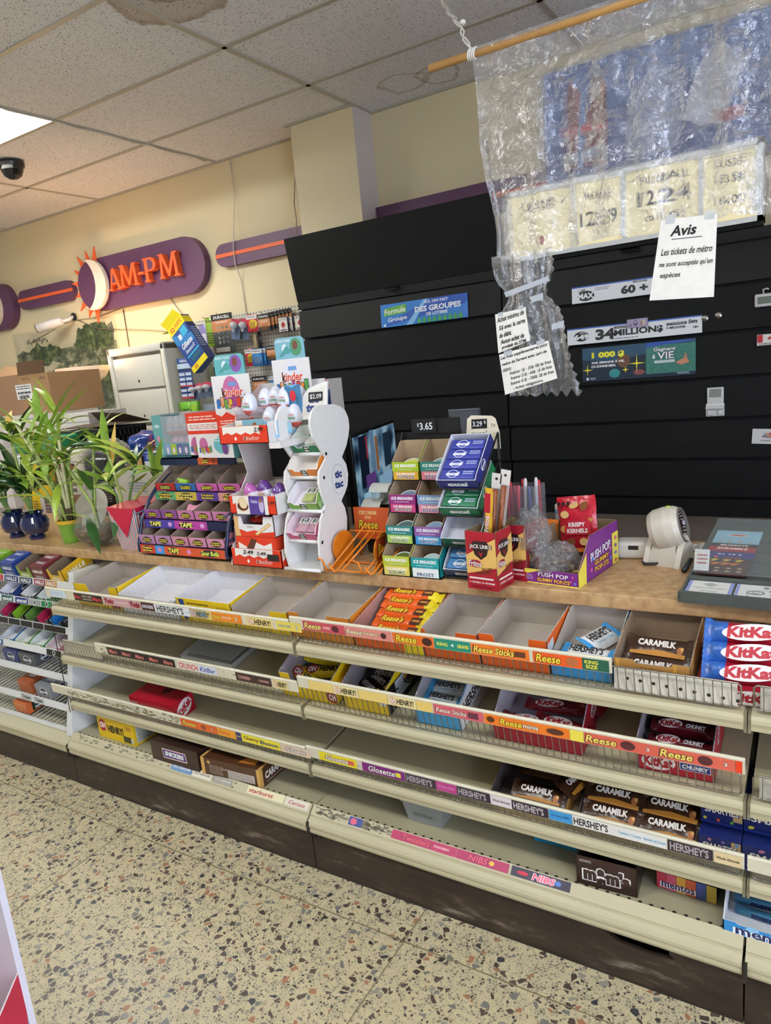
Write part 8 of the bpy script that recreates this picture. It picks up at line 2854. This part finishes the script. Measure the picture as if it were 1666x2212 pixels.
SCR = m
m = MB().box((-.268, -.001, .1), (.268, 0, .412), SCR)
F = Face(m, (0, -.001, .256))


def em(h):
    return mt(h, .2, emit=.5, var=0)


for x, y, w, h, c in ((-.16, .05, .1, .2, '#0f1a2a'), (-.05, .07, .05, .18, '#5c7a94'), (0, .06, .03, .14, '#8a5a34'), (-.12, .1, .02, .09, '#8a2a3a'), (-.1, -.03, .12, .05, '#5a3a7a'), (.1, -.08, .2, .09, '#86aac4'), (-.1, -.11, .2, .08, '#9cc4dc'), (.14, .06, .1, .14, '#1a2a3a')):
    F.rect(x, y, w, h, em(c))
for k in range(5):
    F.ell(-.16 + .05 * k, -.11, .04, .03, em('#c4e0ee'), 12)
m.build('screen', mo)
MB().box((-.03, .01, .004), (.03, .03, .2), mt('#101113', .4)).rbox((-.12, -.06, 0), (.12, .1, .008), mt('#101113', .4), .003).build('stand', mo)
rp_ = thing('receipt_printer', 'black receipt printer with curls of white paper behind the orange sign', 'printer', (-1.27, 2.02, WT))
MB().rbox((-.065, -.06, 0), (.065, .07, .15), mt('#232427', .4), .008).build('body', rp_)
m = MB()
pts = [(.0 + .036 * math.cos(a), .036 * math.sin(a)) for a in [PI * (.9 - 1.55 * k / 20) for k in range(21)]]
PW_ = K('#dfe2da')
for (x0, dz, s) in ((-.04, .2, 1.), (-.075, .14, 1.2)):
    v = [(x0 + (0 if e == 0 else .075), -.02 + p[0] * s, dz + p[1] * s) for p in pts for e in (0, 1)]
    m.add(v, [(2 * k, 2 * k + 1, 2 * k + 3, 2 * k + 2) for k in range(20)], PW_, True)
    F = Face(m, (x0 + .037, -.02 - .036 * s, dz), X, Z, .001)
    F.lines(0, -.004, .05, .03, 5, P('#7a7d78'))
m.build('paper', rp_)

# ---------------------------------------------------------------- stock table with clutter behind the plants
tag(MB().rbox((-5.4, 2.34, .82), (-2.6, 3.22, .86), mt('#6a5f54', .6), .004).box((-5.35, 2.4, 0), (-5.3, 3.2, .82), DARK).box((-2.7, 2.4, 0), (-2.65, 3.2, .82), DARK).build('stock_table'), 'cluttered stock table behind the potted plants', 'table')
TZ = .8605


def box(name, label, cat, x0, x1, y0, y1, z0, z1, c, front=None, right=None, top=None, rz=0.):
    return carton(name, label, cat, (x0, y0, z0), x1 - x0, y1 - y0, z1 - z0, c, front=front, right=right, top=top, rz=rz)


bb = thing('cardboard_box', 'large brown cardboard box with open flaps, marked 12 X 1L', 'cardboard box', (-4.98, 2.9, 1.447))
BC, BCI = K('#8f6d4a'), K('#a07e5a')
m = MB().box((0, 0, 0), (.3, .4, .27), K('#87664a')).box((.3, 0, 0), (.63, .4, .26), BC)
F = Face(m, (.465, 0, .13))
F.txt('12 X 1L', -.08, .105, .09, .02, K('#3a2a1a'), 0, .02)
F.txt('18 KG', .1, .1, .06, .018, K('#3a2a1a'), 0, .02)
F.rect(.09, .0, .004, .1, K('#4a3624'))
F.rect(.09, .02, .06, .004, K('#4a3624'))
m.build('body', bb)
m = MB()
m.prism([(.3, 0, .26), (.6, 0, .26), (.66, -.03, .34), (.36, -.03, .345)], (0, .004, 0), K('#6a4f36'))
m.prism([(0, .0, .27), (.3, 0, .26), (.32, .1, .31), (0, .1, .34)], (0, .002, .003), BCI)
m.build('flap', bb)
m = MB().box((.25, -.002, .1), (.43, -.0005, .2), P('#dfe0de'))
F = Face(m, (.34, -.002, .15))
F.lines(0, .03, .15, .03, 2, P('#3a3a3c'))
F.lines(0, -.005, .15, .02, 1, P('#3a3a3c'), .7)
for k in range(10):
    F.rect(-.06 + .012 * k, -.034, .005 + .003 * (k % 3), .024, P('#222224'))
m.build('shipping_label', bb)
box('white_stock_box', 'white stock carton under the large brown box', 'box', -5.1, -4.3, 2.88, 3.2, TZ, 1.445, P('#c9c4b8'), front=lambda F, w, h: (F.rect(w * .1, h * .2, w * .12, h * .16, P('#a8345a')), F.rect(0, h * .05, w * .2, h * .06, P('#c8803a'))))
box('white_stock_box', 'stack of flat white boxes right of the large brown box', 'box', -4.28, -3.95, 2.86, 3.15, TZ, 1.43, P('#d4d0c8'), front=lambda F, w, h: [F.rect(0, h * (.4 - .14 * k), w, h * .008, P('#8a867c')) for k in range(5)])
box('pink_magazine_box', 'white box with pink stripes at the left edge behind the plants', 'box', -4.72, -4.5, 2.6, 2.8, TZ, 1.35, P('#d8d0cc'), front=lambda F, w, h: (F.rect(-w * .2, h * .2, w * .3, h * .5, P('#d89aa0')), F.rect(w * .2, 0, w * .2, h * .3, P('#c8483a'))))
bk = thing('storage_basket', 'black plastic basket with slotted sides full of packets', 'basket', (-3.9, 2.6, 1.14))
BKP = mt('#18181b', .35)
m = MB()
for z0, z1 in ((0, .02), (.05, .062), (.1, .112), (.15, .2)):
    m.box((0, 0, z0), (.42, .008, z1), BKP).box((.412, 0, z0), (.42, .3, z1), BKP)
for k in range(15):
    m.box((.0 + .0293 * k, 0, 0), (.009 + .0293 * k, .008, .19), BKP)
for k in range(10):
    m.box((.412, .03 * k, 0), (.42, .03 * k + .009, .19), BKP)
m.box((0, .29, 0), (.42, .3, .2), BKP).box((0, 0, 0), (.008, .3, .2), BKP).box((0, 0, 0), (.42, .3, .006), BKP).rbox((-.008, -.008, .185), (.428, .002, .205), BKP, .004)
m.build('shell', bk)
rnd = random.Random(5)
for k in range(14):
    c = ('#9a9ca4', '#b84a5a', '#3a4a8a', '#c8c4c8', '#5a4a6a')[k % 5]
    tag(MB().rbox((0, 0, 0), (.045, .02, .075), FO(c), .005).build('packet'), 'foil packet inside the black slotted basket', 'packet', 'packets in the black basket', loc=(-3.88 + .052 * (k % 7), 2.63 + .01 * (k % 3), 1.148 + .076 * (k // 7)), rot=(0, rnd.uniform(-.1, .1), 0))
box('dark_stock_box', 'dark box that the black basket stands on', 'box', -3.92, -3.46, 2.58, 2.92, TZ, 1.139, K('#3a3633'))
m = MB().prism([(-3.98, 2.66, 1.346), (-3.62, 2.64, 1.35), (-3.56, 2.66, 1.352), (-3.5, 2.95, 1.352), (-4.0, 2.95, 1.36)], (0, 0, .003), K('#4a3a2c'))
m.prism([(-4.08, 2.95, 1.36), (-3.5, 2.95, 1.355), (-3.62, 2.86, 1.41), (-3.98, 2.88, 1.43)], (0, .004, 0), K('#574534'))
tag(m.build('brown_paper'), 'crumpled dark brown paper lying over the black basket', 'paper')
tb = thing('lidded_tub', 'white tub with a green lid and blue label behind the tall bamboo plant', 'tub', (-3.95, 2.52, TZ))
MB().rbox((-.2, -.03, 0), (.22, .2, .37), mt('#d0cfc8', .4), .02).build('body', tb)
m = MB().rbox((-.22, -.05, .37), (.24, .22, .465), mt('#1f7a4c', .4), .015)
F = Face(m, (0, -.05, .42))
F.rect(-.03, .0, .1, .07, P('#4fb0e0'))
F.lines(-.03, 0, .08, .05, 2, P('#e4f0f8'))
m.build('lid', tb)
yt = thing('yellow_tub', 'yellow and white plastic tub behind the green pot', 'tub', (-3.9, 2.42, TZ))
m = MB().lathe([(0, 0), (.1, 0), (.11, .02), (.115, .33), (0, .33)], mt('#e6c21c', .4), 24, sy=.7)
F = Face(m, (.03, -.082, .17), lift=.002)
F.ell(0, .1, .04, .04, P('#2a2a1a'), 16)
F.ell(0, .1, .032, .032, P('#e6c21c'), 16)
F.rect(-.05, -.06, .06, .08, P('#d8942c'))
F.lines(.03, -.08, .05, .06, 4, P('#4a4434'))
m.build('body', yt)
MB().lathe([(0, .33), (.118, .33), (.118, .37), (0, .375)], mt('#e4e2da', .4), 24, sy=.7).build('lid', yt)
m = MB().rbox((0, 0, 0), (.26, .1, .4), FO('#cfc8b8'), .03, 3)
F = Face(m, (.13, 0, .2), lift=.002)
F.rect(.0, .1, .14, .03, P('#1c1a1a'))
F.txt('KIRKLAND', .0, .1, .12, .016, P('#c8382e'), .1, .04)
F.txt('SEED', 0, .05, .08, .025, P('#2a2824'), 0, .04)
F.txt('BASTES', 0, -.0, .12, .022, P('#4a463c'), 0, .03)
F.txt('SEEDS', 0, -.035, .11, .022, P('#2a2824'), 0, .04)
F.rect(-.0, -.11, .16, .1, P('#8a6a4a'))
F.ell(-.07, .15, .06, .06, P('#d8764a'))
tag(m.build('seed_bag'), 'white bag with a black badge standing behind the glass bowl', 'bag', loc=(-3.74, 2.42, TZ))
m = MB().rbox((0, 0, 0), (.28, .14, .36), mt('#15161a', .2, var=.2, bump=.3), .04, 3)
F = Face(m, (.16, 0, .2), lift=.002)
F.lines(0, -.02, .12, .16, 12, P('#6a6c70'), .3)
tag(m.build('coffee_bag'), 'glossy black bag beside the white seed bag', 'bag', loc=(-3.48, 2.42, TZ))
crumple('clear_bag', 'crumpled clear plastic bag on top of the glossy black bag', (-3.33, 2.5, 1.245), .13, .05, .05, BAGF, 5)
crumple('blue_bag', 'shiny dark blue plastic bag in front of the white cabinet', (-3.24, 2.72, 1.2), .17, .12, .1, mt('#15357e', .16, var=.15, coat=.4), 13)
box('dark_stock_box', 'dark box under the blue plastic bag', 'box', -3.44, -3.0, 2.62, 2.9, TZ, 1.12, K('#33302e'))
m = MB()
rnd = random.Random(9)
for k in range(150):
    x, y, z = rnd.gauss(0, .06), rnd.gauss(0, .025), rnd.gauss(0, .018)
    d = Vector((rnd.uniform(-1, 1), rnd.uniform(-1, 1), rnd.uniform(-1, 1))).normalized() * .012
    e = d.orthogonal().normalized() * .002
    p = Vector((x, y, z))
    m.add([p - d - e, p - d + e, p + d + e, p + d - e], [(0, 1, 2, 3)], mt(('#c8202c', '#d83a2a', '#c8a03a')[k % 3], .15, .7, var=0))
tag(m.build('tinsel_garland'), 'red and gold tinsel heaped on the blue box', 'tinsel', kind='stuff', loc=(-2.98, 2.56, 1.245))
tag(MB().lathe([(0, -.022), (.015, -.016), (.022, 0), (.015, .016), (0, .022)], mt('#c8281e', .1, .4, var=0), 16).build('bauble'), 'shiny red bauble left of the tinsel', 'bauble', loc=(-3.12, 2.44, 1.232))
box('candy_box', 'dark candy box with tan end standing behind the striped box', 'candy box', -3.16, -2.955, 2.4, 2.5, 1.14, 1.21, P('#2a211f'), front=lambda F, w, h: (F.otx('SMARTIES', -w * .1, 0, w * .56, h * .34, P('#e4dfcc'), P('#1a1514')), F.rect(w * .38, 0, w * .24, h, P('#b8965c'))))
box('blue_stock_box', 'blue and white box with small print right of the dark candy box', 'box', -2.95, -2.74, 2.41, 2.58, 1.14, 1.225, P('#d6dae0'), front=lambda F, w, h: (F.rect(0, h * .25, w, h * .5, P('#24408c')), F.lines(-w * .1, h * .25, w * .6, h * .3, 3, P('#c9d4e8'))))
box('white_bin', 'white plastic bin under the candy boxes behind the striped box', 'bin', -3.18, -2.72, 2.38, 2.62, TZ, 1.138, mt('#cfccc0', .4), front=lambda F, w, h: F.lines(-w * .1, h * .2, w * .3, h * .2, 4, P('#7f9ab0')))
box('white_carton', 'white carton with a purple label low behind the blue bowls', 'box', -3.98, -3.62, 2.36, 2.41, TZ, .99, P('#cdc9bf'), front=lambda F, w, h: (F.rect(w * .1, 0, w * .14, h * .8, P('#5a3a6a')), F.lines(w * .1, 0, w * .1, h * .6, 4, P('#b8a04a'))))
tag(MB().lathe([(0, 0), (.07, .0), (.09, .012), (.15, .028), (.148, .031), (.088, .016), (0, .006)], mt('#e2e2d4', .3), 32).build('white_plate'), 'white plate leaning behind the green pot', 'plate', loc=(-3.08, 2.16, .972), rot=(R(62), 0, R(6))).scale = (.78, .78, .78)

# ---------------------------------------------------------------- potted plants
G1, G2, G3, GY, GD = mt('#98b43c', .35, var=.25, scale=14), mt('#7a9c36', .4, var=.25, scale=14), mt('#b4c450', .35, var=.2, scale=14), mt('#cdaa4a', .5, var=.2), mt('#2c5226', .35, var=.25, scale=14)
STK, STKD = mt('#98ac58', .45, var=.2), mt('#5a7a3a', .45, var=.2)


def leaf(m, base, az, el, L_, w, droop, mat, n=7, twist=0.):
    """long arching blade with a folded midrib"""
    p = Vector(base)
    d = Vector((math.cos(az) * math.cos(el), math.sin(az) * math.cos(el), math.sin(el)))
    side = Vector((-math.sin(az), math.cos(az), 0))
    vs = []
    for i in range(n + 1):
        f = i / n
        ww = w * (math.sin(PI * min(1, (f * .93 + .07)) ** .75) if i < n else 0.02) * .5
        s = side * math.cos(twist) + d.cross(side) * math.sin(twist)
        up = s.cross(d).normalized()
        vs += [p - s * ww, p - up * ww * .25, p + s * ww]
        p = p + d * (L_ / n)
        d = (d + Vector((0, 0, -droop / n))).normalized()
    fs = []
    for i in range(n):
        a = i * 3
        fs += [(a, a + 1, a + 4, a + 3), (a + 1, a + 2, a + 5, a + 4)]
    m.add(vs, fs, mat, True)


def stalk(m, pts, r, mat, nodes_=True):
    m.tube(pts, r, mat, 7)
    if nodes_:
        for i in range(1, len(pts)):
            a, b = Vector(pts[i - 1]), Vector(pts[i])
            for f in (.33, .75):
                c = a.lerp(b, f)
                m.tube([c - (b - a).normalized() * .002, c + (b - a).normalized() * .002], r * 1.18, K('#c9c48a'), 7)


def pot_plant(name, label, loc, parts, stalks, seed, mats, ll=(.14, .24), lw=(.018, .03), per=6, droop=(.6, 1.4), el=(.3, 1.2), extra=()):
    """parts: builders of the vessel; stalks: lists of points; leaves fan out from each stalk's upper end"""
    t = thing(name, label, 'plant', loc)
    for nm, fn in parts:
        m = MB()
        fn(m)
        m.build(nm, t)
    m = MB()
    for s, r, mm in stalks:
        stalk(m, s, r, mm)
    m.build('stems', t)
    rnd = random.Random(seed)
    m = MB()
    for s, r, mm in stalks:
        tip, low = Vector(s[-1]), Vector(s[-2])
        for k in range(per):
            b_ = low.lerp(tip, .55 + .45 * (k + 1) / per)
            leaf(m, b_, rnd.uniform(0, 2 * PI), rnd.uniform(*el), rnd.uniform(*ll), rnd.uniform(*lw), rnd.uniform(*droop), rnd.choice(mats), twist=rnd.uniform(-.5, .5))
    for e in extra:
        leaf(m, *e)
    m.build('foliage', t)
    return t


GREENP = mt('#6f9c34', .3, coat=.3)


def v_green(m):
    m.lathe([(0, 0), (.038, 0), (.04, .004), (.05, .085), (.0, .085)][:4] + [(.046, .085), (.04, .03), (0, .03)], GREENP, 28)


def v_rim(m):
    m.lathe([(.0502, .084), (.053, .086), (.0535, .1), (.049, .101), (.047, .086)], mt('#d8b02c', .3), 28)


def v_soil(m):
    m.lathe([(0, .088), (.02, .092), (.047, .086)], mt('#3a2a1c', .9, bump=.5), 16)


ST = []
rnd = random.Random(21)
for k in range(13):
    a = 2 * PI * k / 13
    r0 = .012 + .014 * (k % 2)
    h = (.36, .30, .5, .2, .42, .25, .34, .18, .46, .28, .38, .22, .3)[k]
    lean = Vector((-.1 + .12 * math.cos(a), .05 * math.sin(a), 0))
    ST.append(([Vector((r0 * math.cos(a), r0 * math.sin(a), .085)), Vector((r0 * math.cos(a), r0 * math.sin(a), .085)) + lean * .35 + Vector((0, 0, h * .5)), Vector((r0 * math.cos(a), r0 * math.sin(a), .085)) + lean + Vector((0, 0, h))], .0065, STK if k % 4 else mt('#d8d6a4', .5)))
bam = pot_plant('potted_bamboo', 'tall yellow-green lucky bamboo bundle in a small green pot with a yellow rim', (-2.80, 1.84, WT),
                [('pot', v_green), ('rim', v_rim), ('soil', v_soil), ('root_collar', lambda m: [m.tube([(.014 * math.cos(a), .014 * math.sin(a), .088), (.017 * math.cos(a), .017 * math.sin(a), .15)], .009, mt('#5a4630', .8, bump=.5), 6) for a in [k * PI / 4 for k in range(8)]])],
                ST, 31, [G1, G1, G3, G2], ll=(.14, .25), lw=(.02, .034), per=5,
                extra=[((-.09, 0, .53), 2.4, 1.1, .2, .034, .5, G2), ((-.02, 0, .5), .5, 1., .26, .036, .5, G1), ((0, 0, .5), .2, .7, .3, .03, .4, G1), ((-.1, 0, .45), 2.9, .5, .16, .04, .4, GY), ((-.05, -.02, .2), 3.5, .2, .36, .035, .5, G3), ((.02, -.03, .26), -.7, -.2, .34, .034, .3, G1), ((.05, 0, .4), .1, .5, .26, .026, .2, G2), ((.0, -.03, .12), .15, .2, .2, .03, .8, G1)])


def bluebowl(m):
    BG = mt('#0e1b44', .05, coat=1., var=.5, scale=22)
    m.lathe([(0, 0), (.034, 0), (.036, .012), (.03, .018), (.05, .03), (.062, .055), (.063, .08), (.052, .105), (.04, .113), (.043, .118), (.048, .124)], BG, 32)
    m.lathe([(0, .09), (.05, .09)], mt('#16161a', .4), 20)


for x, y, sd, lb, sc_l in ((-3.07, 1.845, 41, 'dark green leafy plant in a ruffled blue glass bowl', 0), (-3.235, 1.85, 47, 'dark green leafy plant in a dark blue bowl at the left edge', 1)):
    S2 = [([Vector((0, 0, .06)), Vector((.01 * k - .03 - .04 * sc_l, 0, .16)), Vector((.03 * k - .1 - .05 * sc_l, .02 * (k % 2), .24 + .03 * (k % 3)))], .006, STKD) for k in range(4)]
    if sc_l == 0:
        S2.append(([Vector((0, 0, .06)), Vector((-.04, 0, .3)), Vector((-.06, .0, .52))], .006, STK))
    pot_plant('potted_plant', lb, (x, y, WT), [('bowl', bluebowl)], S2, sd, [GD, GD, mt('#3d6a2c', .35, var=.25), G2], ll=(.14, .26), lw=(.034, .056), per=8, droop=(.5, 1.3), el=(.2, 1.1), extra=[((-.06, 0, .52), 2.2, .9, .1, .03, .6, GY), ((-.06, 0, .5), 3., .6, .12, .03, .8, G3)] if sc_l == 0 else [])
GLS = mt('#e6ebe6', .02, trans=1., var=0)
WTR = mt('#6e4a20', .08, alpha=.85, var=.4, scale=25)


def glassbowl(m):
    m.lathe([(0, 0), (.05, .002), (.075, .022), (.09, .055), (.092, .075), (.082, .11), (.062, .135), (.056, .142), (.053, .14), (.06, .13), (.078, .108), (.0885, .075), (.0865, .055), (.07, .024), (.04, .006), (0, .005)], mt('#aeb4a8', .02, alpha=.14, var=0, coat=1.), 36)


def bowlwater(m):
    m.lathe([(0, .007), (.04, .008), (.069, .026), (.085, .055), (.0865, .072), (0, .072)], WTR, 32)


pot_plant('glass_bowl_plant', 'yellow-green cutting growing from a round glass bowl of brown water', (-2.615, 1.835, WT), [('bowl', glassbowl), ('water', bowlwater)],
          [([Vector((.02, 0, .02)), Vector((-.0, 0, .17)), Vector((-.1, .0, .3)), Vector((-.13, 0, .36))], .006, STK), ([Vector((-.02, 0, .02)), Vector((.0, .02, .2)), Vector((.03, .02, .34)), Vector((.05, .02, .42))], .005, STK), ([Vector((.0, .02, .02)), Vector((-.03, .03, .16)), Vector((-.02, .03, .25))], .006, STKD)],
          53, [G1, G2, G3, mt('#3d6a2c', .35, var=.25)], ll=(.14, .26), lw=(.024, .04), per=7, extra=[((.03, -.05, .12), -.5, -.5, .22, .04, .2, GD), ((-.05, 0, .25), 2.6, .6, .2, .03, .6, G1)])


def vase(m):
    m.lathe([(0, 0), (.03, 0), (.03, .006), (.012, .016), (.012, .03), (.022, .04), (.036, .07), (.042, .11), (.046, .15), (.0435, .15), (.039, .11), (.033, .072), (.018, .044), (0, .042)], mt('#aeb4a8', .02, alpha=.14, var=0, coat=1.), 28)


pot_plant('glass_vase_plant', 'leafy cuttings in a footed clear glass vase beside the striped box', (-2.468, 1.855, WT), [('vase', vase), ('water', lambda m: m.lathe([(0, .043), (.018, .045), (.033, .073), (.037, .1), (0, .1)], mt('#8a7a4a', .05, alpha=.5, var=0), 20))],
          [([Vector((0, 0, .05)), Vector((.02, .0, .2)), Vector((.0, .0, .33)), Vector((-.02, 0, .4))], .006, STK), ([Vector((0, 0, .05)), Vector((.05, .02, .17)), Vector((.14, .03, .24)), Vector((.24, .04, .3))], .007, STK), ([Vector((0, 0, .05)), Vector((-.02, .01, .2)), Vector((-.06, 0, .28))], .005, STKD), ([Vector((0, 0, .05)), Vector((.06, .02, .22)), Vector((.1, .05, .36))], .005, STKD)],
          61, [G1, G2, G2, GD, G3], ll=(.13, .22), lw=(.026, .042), per=7, extra=[((.12, .0, .26), .3, .6, .08, .05, .2, G2), ((-.0, 0, .34), 1.9, 1.2, .18, .026, .3, GY), ((.02, -.03, .16), -.9, -.7, .16, .035, .1, GD)])

# ---------------------------------------------------------------- floor display cut off by the lower left corner
fd = thing('floor_display', 'white cardboard floor display with a red tray, cut off by the lower left corner', 'display stand', (-1.26, .55, 0))
m = MB().box((-.4, 0, 0), (0, .012, 1.2), P('#d9d7e6')).box((-.4, -.3, 0), (-.002, 0, .3), P('#d9d7e6'))
m.build('panel', fd)
RDP = P('#b01f3c')
m = MB()
wallpoly(m, [(0, -.3, .3), (0, -.012, .3), (0, -.0, .42), (0, 0, .502), (0, -.055, .44), (0, -.3, .38)], (1, 0, 0), .004, RDP, K('#d8cfcf'))
wallpoly(m, [(-.4, -.3, .3), (0, -.3, .3), (0, -.3, .38), (-.4, -.3, .38)], (0, -1, 0), .004, RDP, K('#d8cfcf'))
m.box((-.4, -.3, .3), (0, 0, .304), RDP)
F = Face(m, (0, -.14, .36), Y, Z)
F.ell(0.05, 0, .04, .04, P('#2a1a2a'))
F.ell(0.05, 0, .034, .034, P('#d8a83a'))
F.ell(0.05, 0, .02, .02, P('#7a3a7a'))
m.build('tray', fd)
for k in range(3):
    mm = MB().rbox((-.05, -.03, 0), (.05, .03, .05), FO(('#a83a2a', '#7a2a2a', '#b8582a')[k]), .01)
    tag(mm.build('candy_bag'), ('orange-red', 'dark red', 'orange')[k] + ' candy bag in the red tray of the floor display', 'candy bag', loc=(-1.34 - .1 * k, .47, .305))
